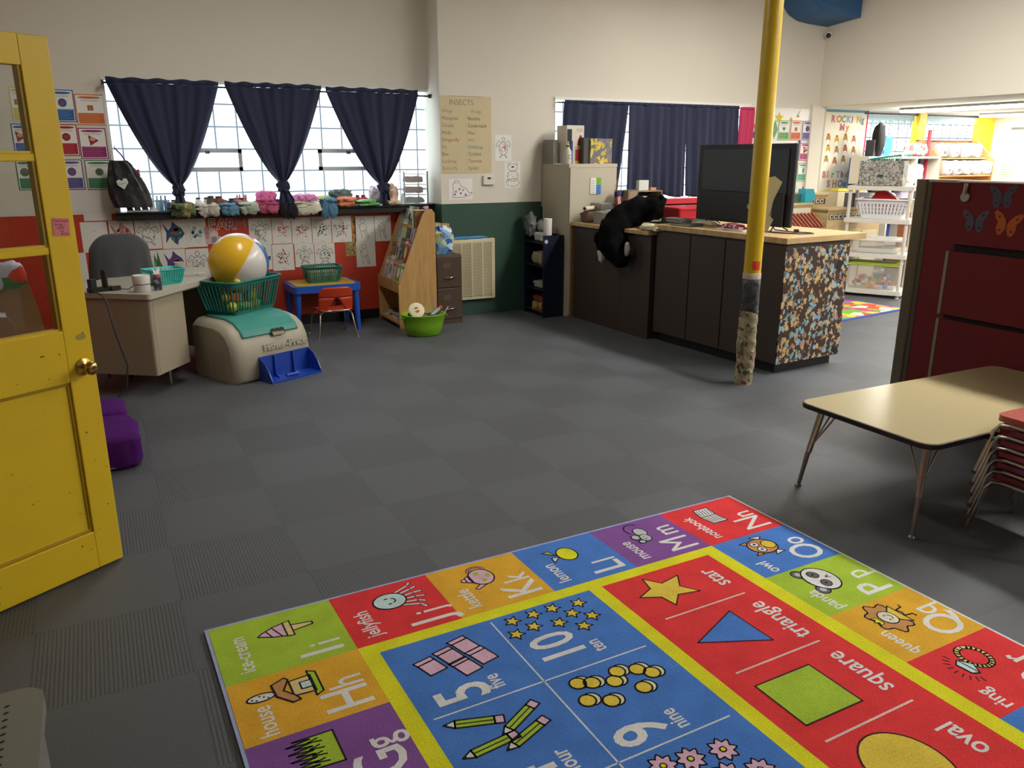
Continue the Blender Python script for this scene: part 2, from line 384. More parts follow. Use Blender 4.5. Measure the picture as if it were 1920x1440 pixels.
for w, xa, xb in ((w3, 10.05, 11.2), (w4, 11.36, 12.66)):
    MB().box(xa, xb, YF - .01, YF + .02, 2.235, 2.26, mat('#2A2430', .5)).build('window_frame', w)

# ceiling lights
FIX = mat('#E4E2DC', .5)
def fixture(x, y, z, L_, label, strength, w=.3, parent=None):
    t = thing('ceiling_light', label, 'ceiling light', (x, y, z), 0, 'fluorescent ceiling lights')
    MB().prism([(-w / 2, -.03), (w / 2, -.03), (w / 2 - .03, .0), (-w / 2 + .03, 0)], -L_ / 2 - .01, L_ / 2 + .01, FIX).build('housing', t)
    MB().box(-w / 2 + .02, w / 2 - .02, -L_ / 2, L_ / 2, -.055, -.031, glow((1, .965, .90, 1), strength)).build('diffuser', t)
    return t
for i, (x, y, k, l) in enumerate([(5.9, 5.9, .34, 'overhead fluorescent light above the wall window behind the counter'), (6.0, 4.2, 1.0, 'overhead fluorescent light above the television'), (6.0, 2.5, 1.0, 'overhead fluorescent light above the low table'), (6.0, .3, .85, 'overhead fluorescent light right of the rug'), (6.0, -1.8, .15, 'overhead fluorescent light farthest back behind the camera'), (1.2, 5.6, .33, 'dimmer overhead light above the toy box')]):  # the last entry is an added fill that lifts the upper left wall
    fixture(x, y, ZC, 1.2, l, TUBE * k)
fixture(10.05, 6.6, ZF, 2.4, 'long fluorescent ceiling light in the far room, nearer strip', TUBE_FAR, .34)
fixture(12.35, 7.0, ZF, 2.4, 'long fluorescent ceiling light by the end wall, farther strip', TUBE_FAR, .34)
fixture(10.05, 2.6, ZF, 2.4, 'fluorescent ceiling light in the far room beyond the red partition', TUBE_FAR, .34)  # unseen strip, added to make the far room brighter
fixture(12.35, 3.0, ZF, 2.4, 'fluorescent ceiling light in the far room beside the end wall', TUBE_FAR, .34)  # also added out of view, extra brightness for the far room

# ================================================================ ALPHABET RUG
RO = Vector((.1808, 2.7563, 0)); RY = .0231
rug_root = thing('alphabet_rug', 'large alphabet rug with numbers on blue and shapes on red, yellow borders', 'rug', RO, RY)
# local: u = x (from I to N), v = -y (from I down to G)
CU, CC, CV, CE = .4404, .4014, .3627, .3197
def pile(nt, N, L, b, col):
    pass
def rugmat(c):
    k = ('rug', c)
    if k in _M: return _M[k]
    def f(nt, N, L, b):
        tc = N.new('ShaderNodeTexCoord'); n = N.new('ShaderNodeTexNoise'); n.inputs['Scale'].default_value = 170; n.inputs['Detail'].default_value = 4; n.inputs['Roughness'].default_value = .8
        L.new(tc.outputs['Object'], n.inputs['Vector']); n3 = N.new('ShaderNodeTexNoise'); n3.inputs['Scale'].default_value = 9; L.new(tc.outputs['Object'], n3.inputs['Vector'])
        ad = N.new('ShaderNodeMath'); ad.operation = 'MULTIPLY_ADD'; L.new(n3.outputs['Fac'], ad.inputs[0]); ad.inputs[1].default_value = .35; L.new(n.outputs['Fac'], ad.inputs[2])
        cc = hx(c); mx = N.new('ShaderNodeMix'); mx.data_type = 'RGBA'
        mx.inputs[6].default_value = tuple(q * .30 for q in cc[:3]) + (1,); mx.inputs[7].default_value = tuple(min(1, q * 1.95 + .012) for q in cc[:3]) + (1,)
        L.new(ad.outputs[0], mx.inputs[0]); L.new(mx.outputs[2], b.inputs['Base Color']); b.inputs['Roughness'].default_value = .95; b.inputs['Specular IOR Level'].default_value = .15
        
        bp = N.new('ShaderNodeBump'); bp.inputs['Strength'].default_value = .6; bp.inputs['Distance'].default_value = .004; L.new(n.outputs['Fac'], bp.inputs['Height']); L.new(bp.outputs[0], b.inputs['Normal'])
    _M[k] = nodemat('rug_pile', f); return _M[k]
rG, rR, rO, rB, rP, rY = (rugmat(c) for c in ('#8DA82E', '#CF2E30', '#DC9228', '#3C69AE', '#6E4482', '#E6D21A'))
rW, rK, rPk, rTan, rLb, rGy, rBr, rGo = (rugmat(c) for c in ('#E9E3D2', '#17131A', '#D99AAE', '#E0AC74', '#A9C6DA', '#9DA3A6', '#A97A4A', '#E3A93C'))
RT = .012
b = MB()
UW, VL = 2 * CU + 4 * CC, 2 * CV + 7 * CE
us = [0, CU] + [CU + CC * i for i in range(1, 5)] + [UW]; vs_ = [0, CV] + [CV + CE * i for i in range(1, 8)] + [VL]
b.box(.0, UW, -VL, 0, .0005, RT - .001, rP)
b.build('backing', rug_root)
b = MB(); ar = Art(b, (0, 0, RT), (0, -1, 0), (-1, 0, 0), .0003, 0)
b.box(-.012, 0, -VL - .012, .012, 0, RT - .001, rugmat('#8C97BE')); b.box(UW, UW + .012, -VL - .012, .012, 0, RT - .001, rugmat('#B9BDD2'))
b.box(0, UW, 0, .012, 0, RT - .001, rugmat('#8C97BE')); b.box(0, UW, -VL - .012, -VL, 0, RT - .001, rugmat('#8C97BE'))
b.build('binding', rug_root)
b = MB()
# reading frame: x runs along +? : reading direction is -v, up is -u. point (u, v) -> art coords
ar = Art(b, (0, 0, RT), (0, 1, 0), (-1, 0, 0), .0003, .0002)
ar.n = Vector((0, 0, 1))
def A(u, v): return (-v, -u)
def AR(u0, v0, u1, v1, m, k=0): ar.fill([A(u0, v0), A(u1, v0), A(u1, v1), A(u0, v1)][::-1], m, k)
def cell(iu, iv, col, big, small, word, pic, wd=1.):
    u0, u1, v0, v1 = us[iu], us[iu + 1], vs_[iv], vs_[iv + 1]; AR(u0, v0, u1, v1, col, 0)
    du, dv = u1 - u0, v1 - v0
    if not big: return
    ar.text(word, -(v0 + min(dv, .34) * .95), -(u0 + .105), .082 * wd, rW, 2, heavy=.014, xs=.76)
    ar.text(big, -(v0 + .335 * dv / .36), -(u0 + min(.404, du * .915)), .215, rW, 2, heavy=0 if big in 'MN' else .010, xs=.76)
    gap = {'I': .055, 'J': .07, 'L': .082, 'M': .145, 'N': .118, 'O': .125, 'Q': .125}.get(big, .112)
    ar.text(small, -(v0 + .335 * dv / .36) + gap, -(u0 + min(.404, du * .915)), .165, rW, 2, heavy=.008, xs=.74)
    if pic: pic(-(v0 + dv * .34), -(u0 + {'I': .25, 'J': .245, 'H': .205}.get(big, .195)))
def icecream(x, y):
    ar.blob([(x - .02, y - .02), (x + .02, y - .02), (x + .008, y - .095), (x - .008, y - .095)], rTan, 1, rK, .006)
    ar.blob([(x - .045, y - .0), (x - .03, y + .05), (x - .005, y + .10), (x + .01, y + .085), (x + .035, y + .04), (x + .045, y)], rPk, 1, rK, .006)
    ar.line([(x - .04, y + .02), (x + .03, y + .045)], .005, rK, 3); ar.line([(x - .025, y + .055), (x + .02, y + .07)], .005, rK, 3)
    ar.blob([(x - .05, y - .02), (x + .05, y - .02), (x + .046, y + .004), (x - .046, y + .004)], rTan, 3, rK, .005)
def jelly(x, y):
    for i in range(6):
        q = -.05 + i * .02; ar.line([(x + q, y), (x + q * 1.5 + .004, y - .06), (x + q * 1.9, y - .1 + abs(q) * .5)], .014, rK, 1); ar.line([(x + q, y), (x + q * 1.5 + .004, y - .06), (x + q * 1.9, y - .098 + abs(q) * .5)], .008, rW, 2)
    ar.blob(ell(x, y + .04, .055, .065), rLb, 3, rK, .006)
    ar.line([(x - .02, y + .05), (x - .02, y + .04)], .007, rK, 5); ar.line([(x + .02, y + .055), (x + .02, y + .045)], .007, rK, 5); ar.line(ell(x, y + .03, .015, .012, 8, PI, 2 * PI), .005, rK, 5)
def kettle(x, y):
    ar.blob([(x - .055, y - .01), (x - .085, y + .05), (x - .075, y + .06), (x - .045, y + .02)], rPk, 1, rK, .005)
    ar.line(ell(x + .055, y, .03, .035, 12, -PI / 2, PI / 2), .014, rK, 1); ar.line(ell(x + .055, y, .03, .035, 12, -PI / 2, PI / 2), .008, rPk, 2)
    ar.blob(ell(x, y, .062, .052), rPk, 3, rK, .006); ar.blob([(x - .03, y + .045), (x + .03, y + .045), (x + .018, y + .068), (x - .018, y + .068)], rPk, 3, rK, .005); ar.blob(ell(x, y + .078, .012, .01, 10), rPk, 5, rK, .004)
    for a, c in ((-.03, .0), (.03, .01), (0, -.03)): ar.fill(ell(x + a, y + c, .014, .011, 10), rG, 6)
def lemon(x, y):
    ar.blob([(x - .07, y), (x - .05, y + .03)] + ell(x, y, .055, .045, 18, 2.3, -2.3 + 4 * PI * 0 + 0)[0:0] + ell(x, y - .005, .055, .045, 18), rY, 1) if False else ar.blob(ell(x, y - .01, .055, .045, 18), rY, 1, rK, .006)
    ar.blob([(x - .01, y + .035), (x - .045, y + .075), (x - .005, y + .07)], rW, 3, rK, .005); ar.blob([(x + .005, y + .04), (x + .05, y + .085), (x + .055, y + .055)], rG, 3, rK, .005)
    for i in range(6): ar.fill(ell(x + .01 + .01 * (i % 3), y - .02 - .01 * (i // 3), .002, .002, 5), rK, 4)
def mouse(x, y):
    ar.line(ell(x + .05, y, .05, .045, 12, -.8, 2.2), .007, rK, 1)
    ar.blob(ell(x + .015, y - .01, .04, .03, 14), rGy, 2, rK, .005); ar.blob(ell(x - .04, y, .032, .026, 14), rGy, 4, rK, .005); ar.blob(ell(x - .02, y + .04, .022, .02, 12), rGy, 4, rK, .005); ar.blob(ell(x - .065, y + .035, .016, .016, 12), rGy, 4, rK, .005)
    for q in (-.05, -.03): ar.fill(ell(x + q, y + .004, .004, .004, 6), rK, 7)
def book(x, y):
    ar.blob([(x - .075, y + .03), (x, y + .045), (x, y - .045), (x - .075, y - .055)], rW, 1, rK, .006); ar.blob([(x + .075, y + .03), (x, y + .045), (x, y - .045), (x + .075, y - .055)], rW, 1, rK, .006)
    for i in range(5):
        for s in (-1, 1): ar.line([(x + s * .012, y + .03 - i * .016), (x + s * .062, y + .02 - i * .016)], .004, rK, 4)
def owl(x, y):
    for s in (-1, 1): ar.blob([(x + s * .05, y - .03), (x + s * .085, y + .0), (x + s * .075, y - .06)], rW, 1, rK, .005); ar.blob([(x + s * .03, y + .05), (x + s * .055, y + .085), (x + s * .06, y + .045)], rBr, 1, rK, .005)
    ar.blob(ell(x, y, .062, .07), rBr, 3, rK, .006); ar.blob(ell(x, y - .035, .035, .032, 14), rGo, 5, rK, .004)
    for s in (-1, 1): ar.blob(ell(x + s * .024, y + .025, .02, .02, 12), rW, 6, rK, .004); ar.fill(ell(x + s * .024, y + .025, .007, .007, 8), rK, 9)
    ar.fill([(x - .006, y + .008), (x + .006, y + .008), (x, y - .006)], rGo, 9)
def panda(x, y):
    for s in (-1, 1): ar.blob(ell(x + s * .065, y + .06, .03, .028, 14), rugmat('#55565A'), 1, rK, .005); ar.fill(ell(x + s * .065, y + .06, .015, .014, 10), rGy, 3)
    ar.blob(ell(x, y, .085, .07, 22), rW, 4, rK, .006)
    for s in (-1, 1): ar.blob(ell(x + s * .035, y + .008, .025, .022, 14, rot=s * .5), rugmat('#55565A'), 6, rK, .004); ar.fill(ell(x + s * .035, y + .01, .006, .006, 8), rK, 9)
    ar.fill(ell(x, y - .03, .008, .005, 8), rK, 6); ar.line([(x - .012, y - .045), (x, y - .038), (x + .012, y - .045)], .004, rK, 6)
def queen(x, y):
    hair = [(x + (.085 + .012 * math.sin(7 * t)) * math.cos(t), y + .012 + (.07 + .01 * math.sin(7 * t)) * math.sin(t)) for t in [2 * PI * i / 40 for i in range(40)]]
    ar.blob(hair, rBr, 1, rK, .006); ar.blob([(x - .06, y - .055), (x + .055, y - .055), (x + .03, y - .02), (x - .03, y - .02)], rGo, 3, rK, .005)
    for s in (-1, 1): ar.line([(x + s * .02, y - .06), (x + s * .025, y - .095), (x + s * .04, y - .098)], .006, rK, 4)
    ar.blob(ell(x, y + .01, .04, .035, 16), rugmat('#EBC7A8'), 5, rK, .004)
    for s in (-1, 1): ar.fill(ell(x + s * .014, y + .016, .004, .004, 6), rK, 8)
    ar.line(ell(x, y + .004, .014, .01, 8, PI, 2 * PI), .003, rK, 8)
    ar.blob([(x - .02, y + .055), (x - .025, y + .08), (x - .01, y + .068), (x, y + .085), (x + .01, y + .068), (x + .025, y + .08), (x + .02, y + .055)], rY, 5, rK, .003)
def ring(x, y):
    ar.line(ell(x + .02, y - .04, .055, .05, 22), .022, rK, 1); ar.line(ell(x + .02, y - .04, .055, .05, 22), .013, rTan, 2)
    ar.blob([(x - .035, y + .055), (x + .02, y + .06), (x + .035, y + .035), (x - .005, y + .005), (x - .045, y + .03)], rLb, 4, rK, .005); ar.line([(x - .045, y + .03), (x + .035, y + .035)], .004, rK, 6)
    for i in range(9): t = .2 + i * .34; ar.line([(x - .005 + .055 * math.cos(t), y + .04 + .045 * math.sin(t)), (x - .005 + .078 * math.cos(t), y + .04 + .066 * math.sin(t))], .004, rK, 3)
def house(x, y):
    ar.blob([(x - .055, y - .07), (x + .055, y - .07), (x + .07, y - .045), (x - .07, y - .045)], rG, 1, rK, .006)
    ar.blob([(x - .045, y - .05), (x + .045, y - .05), (x + .04, y + .02), (x - .04, y + .02)], rTan, 2, rK, .006); ar.blob([(x - .018, y - .045), (x + .018, y - .045), (x + .018, y - .01), (x - .018, y - .01)], rLb, 4, rK, .005)
    ar.blob([(x - .065, y + .005), (x - .07, y + .03), (x - .02, y + .07), (x + .045, y + .075), (x + .065, y + .03), (x + .05, y + .02), (x, y + .045), (x - .04, y + .015)], rBr, 5, rK, .006)
    ar.blob(ell(x + .0, y + .115, .02, .045, 14), rW, 1, rK, .006)
    for i in range(5): ar.fill(ell(x - .01 + .009 * (i % 3), y + .095 + .012 * i, .004, .004, 6), rK, 3)
def grass(x, y):
    pts = [(x - .07, y - .05), (x + .07, y - .05)]
    for i in range(9): pts += [(x + .07 - i * .0165, y + .07 + .02 * (i % 2)), (x + .062 - i * .0165, y + .02)]
    ar.blob(pts[:-1], rG, 1, rK, .006)
    for i in range(4): ar.line([(x - .05 + i * .03, y - .01), (x - .042 + i * .03, y + .03), (x - .034 + i * .03, y)], .005, rK, 3)
seq_top = [(rG, 'I', 'i', 'ice-cream', icecream, .92), (rR, 'J', 'j', 'jellyfish', jelly, 1), (rO, 'K', 'k', 'kettle', kettle, 1), (rB, 'L', 'l', 'lemon', lemon, 1), (rP, 'M', 'm', 'mouse', mouse, 1), (rR, 'N', 'n', 'notebook', book, .92)]
for i, q in enumerate(seq_top): cell(i, 0, q[0], q[1], q[2], q[3], q[4], q[5])
for i, q in enumerate([(rB, 'O', 'o', 'owl', owl, 1), (rG, 'P', 'p', 'panda', panda, 1), (rO, 'Q', 'q', 'queen', queen, .95), (rR, 'R', 'r', 'ring', ring, 1), (rB, '', '', '', None, 1), (rG, '', '', '', None, 1), (rP, '', '', '', None, 1), (rR, '', '', '', None, 1)]): cell(5, i + 1, *q)
for i, q in enumerate([(rO, 'H', 'h', 'house', house, 1), (rP, 'G', 'g', 'grass', grass, 1), (rR, '', '', '', None, 1), (rG, '', '', '', None, 1), (rB, '', '', '', None, 1), (rO, '', '', '', None, 1), (rP, '', '', '', None, 1), (rG, '', '', '', None, 1)]): cell(0, i + 1, *q)
for i, c in enumerate((rR, rO, rB, rG)): cell(i + 1, 8, c, '', '', '', None)
AR(us[1], vs_[1], us[5], vs_[8], rY, 0)
V0, V1 = .42, VL - .42
AR(.50, V0, 1.365, V1, rB, 1); AR(1.425, V0, 1.975, V1, rR, 1)
ar.line([A(.92, .44), A(.91, V1 - .03)], .006, rugmat('#B9C6DA'), 3)
for i in range(4):
    v = .826 + .414 * i; ar.line([A(.53, v), A(1.33, v)], .006, rugmat('#B9C6DA'), 3)
for i in range(5):
    v = .727 + .366 * i; ar.line([A(1.50, v), A(1.888, v)], .008, rugmat('#E9A9A0'), 3)
for (u, v) in ((1.014, .47), (1.105, .466), (1.188, .464), (1.296, .479), (1.237, .527), (1.304 - .01, .576), (1.067, .536), (1.161, .559), (1.23, .619), (.987, .55)):
    ar.blob([A(p[0], p[1]) for p in star(u - .02, v, .034)], rGo, 3, rK, .005)
ar.text('10', -.77, -1.14, .24, rW, 3, heavy=.012, xs=.72); ar.text('ten', -.775, -1.205, .078, rW, 3, heavy=.016, xs=.68)
ar.text('5', -.80, -.745, .255, rW, 3, heavy=.012, xs=.74); ar.text('five', -.785, -.80, .078, rW, 3, heavy=.016, xs=.68)
ar.text('9', -1.215, -1.135, .255, rW, 3, heavy=.012, xs=.74); ar.text('nine', -1.215, -1.20, .078, rW, 3, heavy=.016, xs=.68)
ar.text('4', -1.225, -.755, .255, rW, 3, heavy=.012, xs=.74); ar.text('four', -1.205, -.815, .078, rW, 3, heavy=.016, xs=.68)
for (u0, v0) in ((.585, .56), (.665, .535), (.735, .50), (.69, .615), (.765, .585)):
    ar.blob([A(u0, v0), A(u0 + .065, v0 - .015), A(u0 + .085, v0 + .05), A(u0 + .02, v0 + .065)], rPk, 3, rK, .006)
    ar.blob([A(u0, v0), A(u0 + .065, v0 - .015), A(u0 + .058, v0 - .035), A(u0 - .01, v0 - .02)], rPk, 3, rK, .006)
for (a, c) in (((.543, .865), (.72, .923)), ((.682, .985), (.842, .899)), ((.537, 1.017), (.725, 1.0)), ((.663, 1.048), (.834, .981))):
    a, c = Vector(a), Vector(c); d = (c - a).normalized(); n = Vector((-d.y, d.x)) * .017; q = a + d * .035; e = c - d * .03
    ar.blob([A(*(q - n)), A(*(e - n)), A(*(e + n)), A(*(q + n))], rG, 3, rK, .006); ar.blob([A(*a), A(*(q - n)), A(*(q + n))], rW, 3, rK, .006)
    ar.blob([A(*(e - n)), A(*(c - n)), A(*(c + n)), A(*(e + n))], rPk, 3, rK, .006); ar.line([A(*(q)), A(*(e))], .004, rK, 5); ar.fill([A(*a), A(*(a + d * .012 - n * .35)), A(*(a + d * .012 + n * .35))], rK, 6)
for (u, v) in ((1.008, .888), (1.051, .907), (1.157, .897), (1.12, .935), (1.223, .919), (1.257, .956), (1.185, 1.005), (.989, .974), (1.055, 1.01)):
    ar.blob(ell(-v - .0, -u - .016, .03, .03, 14), rugmat('#D8C9A0'), 2, rK, .006); ar.blob(ell(-v, -u, .028, .028, 14), rGo, 4, rK, .006)
for (u, v) in ((1.213, 1.34), (1.106, 1.325), (1.02, 1.31), (1.16, 1.42), (1.05, 1.42), (1.25, 1.45)):
    ar.blob([A(u + (.038 + .008 * math.sin(8 * t)) * math.cos(t), v + (.038 + .008 * math.sin(8 * t)) * math.sin(t)) for t in [2 * PI * i / 32 for i in range(32)]], rPk, 3, rK, .005); ar.blob(ell(-v, -u, .01, .01, 8), rY, 5, rK, .004)
OL = rugmat('#3A1420')
ar.blob([A(*q) for q in ((1.601, .451), (1.65, .515), (1.747, .494), (1.70, .566), (1.747, .632), (1.653, .613), (1.597, .669), (1.583, .597), (1.506, .561), (1.583, .527))], rGo, 3, OL, .006)
ar.blob([A(*q) for q in ((1.745, .797), (1.749, 1.012), (1.503, .899))], rB, 3, OL, .006)
ar.blob([A(*q) for q in ((1.504, 1.172), (1.747, 1.173), (1.748, 1.386), (1.503, 1.383))], rG, 3, OL, .006)
ar.blob([A(1.625 + .125 * math.cos(t), 1.64 + .14 * math.sin(t)) for t in [2 * PI * i / 36 for i in range(36)]], rGo, 3, OL, .006)
for t, v in (('star', .645), ('triangle', 1.05), ('square', 1.39), ('oval', 1.71)): ar.text(t, -v, -1.90, .108, rW, 3, heavy=.014, xs=.78)
b.build('printed_pile', rug_root)

# ================================================================ YELLOW DOOR
d = thing('yellow_door', 'open yellow wooden door with glass panes and a brass knob', 'door', (-.853, 3.051, 0), R(31.75))
def door_wood(b, x0, x1, z0, z1, y0=-.022, y1=.022): b.box(x0, x1, y0, y1, z0, z1, YEL)
b = MB()
door_wood(b, .802, .91, .01, 2.07); door_wood(b, 0, .11, .01, 2.07)
door_wood(b, .11, .802, 1.965, 2.07); door_wood(b, .11, .802, .81, 1.015); door_wood(b, .11, .802, .01, .175)
b.build('frame', d, bevel=.003)
b = MB()
for z in (1.305, 1.64): b.box(.11, .802, -.018, .018, z, z + .028, YEL)
b.box(.442, .470, -.018, .018, 1.015, 1.965, YEL)
b.build('muntins', d, bevel=.004)
b = MB()
for (x0, x1) in ((.11, .442), (.47, .802)):
    for (z0, z1) in ((1.015, 1.305), (1.333, 1.64), (1.668, 1.965)):
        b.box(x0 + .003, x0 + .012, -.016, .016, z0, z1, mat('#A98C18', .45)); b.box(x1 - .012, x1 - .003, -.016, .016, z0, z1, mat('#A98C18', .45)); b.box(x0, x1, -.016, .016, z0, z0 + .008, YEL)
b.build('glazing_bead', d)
GLASS = nodemat('clear_glass', lambda nt, N, L, b: None)
def _g(nt, N, L, b):
    N.remove(b); t = N.new('ShaderNodeBsdfTransparent'); g = N.new('ShaderNodeBsdfGlossy'); g.inputs['Roughness'].default_value = .02; m = N.new('ShaderNodeMixShader'); f = N.new('ShaderNodeFresnel'); f.inputs[0].default_value = 1.45
    t.inputs[0].default_value = (.93, .95, .94, 1); L.new(f.outputs[0], m.inputs[0]); L.new(t.outputs[0], m.inputs[1]); L.new(g.outputs[0], m.inputs[2]); L.new(m.outputs[0], N['Material Output'].inputs[0])
GLASS = nodemat('clear_glass', _g)
for (x0, x1) in ((.11, .442), (.47, .802)):
    for (z0, z1) in ((1.015, 1.305), (1.333, 1.64), (1.668, 1.965)): MB().box(x0, x1, -.002, .002, z0, z1, GLASS).build('pane', d)
b = MB(); b.box(.11, .802, -.008, .008, .175, .81, YEL); b.build('lower_panel', d)
b = MB()
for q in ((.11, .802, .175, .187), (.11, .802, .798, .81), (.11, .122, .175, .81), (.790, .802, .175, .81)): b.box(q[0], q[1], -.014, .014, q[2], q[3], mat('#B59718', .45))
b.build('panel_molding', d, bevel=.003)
BRASS = mat('#B8955A', .22, 1.)
b = MB(); b.M = Matrix.Translation((.862, -.022, .862)) @ Matrix.Rotation(PI / 2, 4, 'X')
b.lathe([(.0, 0), (.034, 0), (.033, .006), (.02, .011), (.012, .014), (.012, .03), (.02, .036), (.027, .046), (.027, .056), (.02, .064), (.006, .066), (.0, .066)], BRASS, n=28)
k = b.build('door_knob', d, None); k['label'] = 'round brass door knob'
b = MB(); b.box(.858, .866, -.0895, -.088, .8605, .8635, INK); b.box(.908, .9115, -.008, .008, .83, .90, BRASS); b.build('latch_plate', d)
b = MB(); 
for z in (.25, 1.05, 1.85): b.cyl((-.004, -.024, z - .045), (-.004, -.024, z + .045), .007, BRASS)
b.build('hinge', d)
# chips and scuffs of the paint belong to a mesh of their own on the door face
b = MB(); a = Art(b, (0, -.022, 0), (1, 0, 0), (0, 0, 1), .0001, .0003); CH = mat('#6B5A2A', .7); a2 = Art(b, (0, -.008, 0), (1, 0, 0), (0, 0, 1), .0001, .0003)
rnd = random.Random(4)
for i in range(26):
    x, z = rnd.choice([(rnd.uniform(.81, .905), rnd.uniform(.05, 2.0)), (rnd.uniform(.15, .8), rnd.uniform(.02, .16)), (rnd.uniform(.15, .8), rnd.uniform(.83, .98))])
    a.fill(ell(x, z, rnd.uniform(.0015, .004), rnd.uniform(.001, .006), 7, rot=rnd.uniform(0, 3)), CH)
for i in range(12): a2.fill(ell(rnd.uniform(.3, .78), rnd.uniform(.2, .75), rnd.uniform(.001, .007), .0016, 7, rot=rnd.uniform(-.6, .6)), CH)
a.fill(ell(.868, .98, .022, .012, 14), mat('#B3A24A', .5)); a.fill([(.70, .93), (.72, .932), (.715, .937), (.705, .936)], CH); a.fill(ell(.826, .03 + .15, .006, .0012, 8), CH)
b.build('paint_chips', d)
n = thing('sticky_note', 'pink sticky note with handwriting stuck on the yellow door', 'sticky note', (-.853, 3.051, 0), R(31.75))
b = MB(); a = Art(b, (.822, -.0235, 1.372), (.997, 0, -.07), (.07, 0, .997), .0002, .0002); a.rect(0, 0, .064, .066, P('#E88B92'))
for t, x, y, s in (('Turn Knob', .004, .052, .0125), ('to the', .008, .039, .012), ('LEFT', .016, .026, .014), ('and', .026, .016, .010), ('PUSH', .030, .004, .012)): a.text(t, x, y, s, P('#3A1E4A'), 2)
b.build('note_paper', n)

# ================================================================ PAPERS ON THE BACK WALL
def sheet(px, Y, name, label, cat, fn=None, group=None, col=None, frame=None, curl=0.):
    """a flat sheet on a wall at depth Y; px = left, top, right, bottom in the photo"""
    a0, a1 = wy(px[0], (px[1] + px[3]) / 2, Y), wy(px[2], (px[1] + px[3]) / 2, Y)
    z1, z0 = wy((px[0] + px[2]) / 2, px[1], Y).z, wy((px[0] + px[2]) / 2, px[3], Y).z
    x0, w, h = a0.x, a1.x - a0.x, z1 - z0
    b = MB(); b.box(0, w, -.0012, 0, 0, h, col or PAPER)
    if fn: fn(Art(b, (0, -.0012, 0), (1, 0, 0), (0, 0, 1), .0003, .0003), w, h)
    return tag(b.build(name, None, (x0, Y - .0005, z0)), label, cat, group)
YP = YL - .0005
def poster(c, light, shape):
    def f(a, w, h):
        a.rect(.008, .008, w - .008, h - .008, PAPER2, 0); a.fill(ell(w / 2, h - .026, w * .40, .010, 16), P(c), 1)
        for i in range(2): a.rect(w * .2, h - .048 - .008 * i, w * .8, h - .045 - .008 * i, P('#9A969A'), 1)
        a.rect(.014, .014, w - .014, h * .40, P(c), 1)
        for i in range(5): a.rect(.022, h * .36 - i * .016, w * (.75 if i % 2 else .85), h * .36 + .003 - i * .016, P(light), 2)
        cx, cy = w / 2, h * .60
        if shape == 'circle': a.blob(ell(cx, cy, .032, .034), P(c), 1, P('#40454A'), .002); a.fill(ell(cx, cy, .016, .02, 12), P('#8C4A62'), 2)
        elif shape == 'square': a.blob([(cx - .022, cy - .03), (cx + .022, cy - .03), (cx + .022, cy + .012), (cx - .022, cy + .012)], P('#9A5A2A'), 1); a.fill(ell(cx, cy - .01, .013, .013, 10), P('#B87A48'), 2)
        elif shape == 'oct': a.fill(ell(cx, cy, .034, .034, 8, rot=.39), P(c), 1); a.fill(ell(cx, cy, .02, .018, 10), P('#7C5148'), 2)
        elif shape == 'tri': a.fill([(cx - .035, cy + .045), (cx + .045, cy), (cx - .025, cy - .045)], P('#8E3040'), 1); a.fill(ell(cx - .002, cy + .01, .022, .016, 12), P('#D29A7E'), 2)
        elif shape == 'heart': a.fill([(cx, cy - .03), (cx + .028, cy), (cx + .02, cy + .02), (cx, cy + .008), (cx - .02, cy + .02), (cx - .028, cy)], P('#567A5A'), 1)
        elif shape == 'oval': a.fill(ell(cx, cy, .02, .036), P(c), 1)
    return f
FD = 'food shape posters on the wall'
sheet((95, 168, 140, 229), YP, 'shape_poster', 'blue bordered shape poster with a round plate, top left of the food posters', 'poster', poster('#2B5FA0', '#7FA3CC', 'circle'), FD, P('#2B5FA0'))
sheet((142, 177, 197, 235), YP, 'shape_poster', 'orange bordered shape poster with a square cracker', 'poster', poster('#C56A2E', '#E2A67C', 'square'), FD, P('#C56A2E'))
sheet((103, 233, 147, 292), YP, 'shape_poster', 'red bordered shape poster with a red octagon, below the blue one', 'poster', poster('#A31E2C', '#D06A70', 'oct'), FD, P('#A31E2C'))
sheet((149, 240, 201, 298), YP, 'shape_poster', 'magenta bordered shape poster with a triangular pizza slice by the left window', 'poster', poster('#8E2A62', '#BF78A0', 'tri'), FD, P('#8E2A62'))
sheet((114, 299, 157, 356), YP, 'shape_poster', 'violet bordered shape poster with a round grey dish', 'poster', poster('#54508F', '#8E8BBE', 'circle'), FD, P('#54508F'))
sheet((161, 300, 213, 356), YP, 'shape_poster', 'green bordered shape poster with an octagon, lowest beside the left window', 'poster', poster('#3C7A56', '#7FB094', 'oct'), FD, P('#3C7A56'))
sheet((20, 163, 46, 228), YP, 'shape_poster', 'yellow bordered poster seen through the top door pane', 'poster', poster('#C9C26A', '#E6E0A0', 'square'), FD, P('#C9C26A'))
sheet((24, 232, 54, 292), YP, 'shape_poster', 'blue bordered poster partly behind the door muntin', 'poster', poster('#3F62A0', '#7FA3CC', 'tri'), FD, P('#3F62A0'))
sheet((32, 300, 62, 357), YP, 'shape_poster', 'green bordered poster seen through the middle door pane', 'poster', poster('#3C7A56', '#7FB094', 'circle'), FD, P('#3C7A56'))
sheet((98, 358, 153, 397), YP, 'blank_paper', 'blank white paper between the door and the tall blank sheet', 'paper')
sheet((154, 359, 207, 414), YP - .002, 'blank_paper', 'tall blank white sheet hanging over the red paint by the sill', 'paper', lambda a, w, h: (a.line([(0, h * .3), (w, h * .32)], .002, P('#BDBAB2')), a.line([(w * .5, 0), (w * .5, h * .3)], .002, P('#BDBAB2'))))
sheet((112, 398, 137, 470), YP, 'blank_paper', 'white paper on red wall just beside the open door', 'paper')
BL = P('#3A3A42')
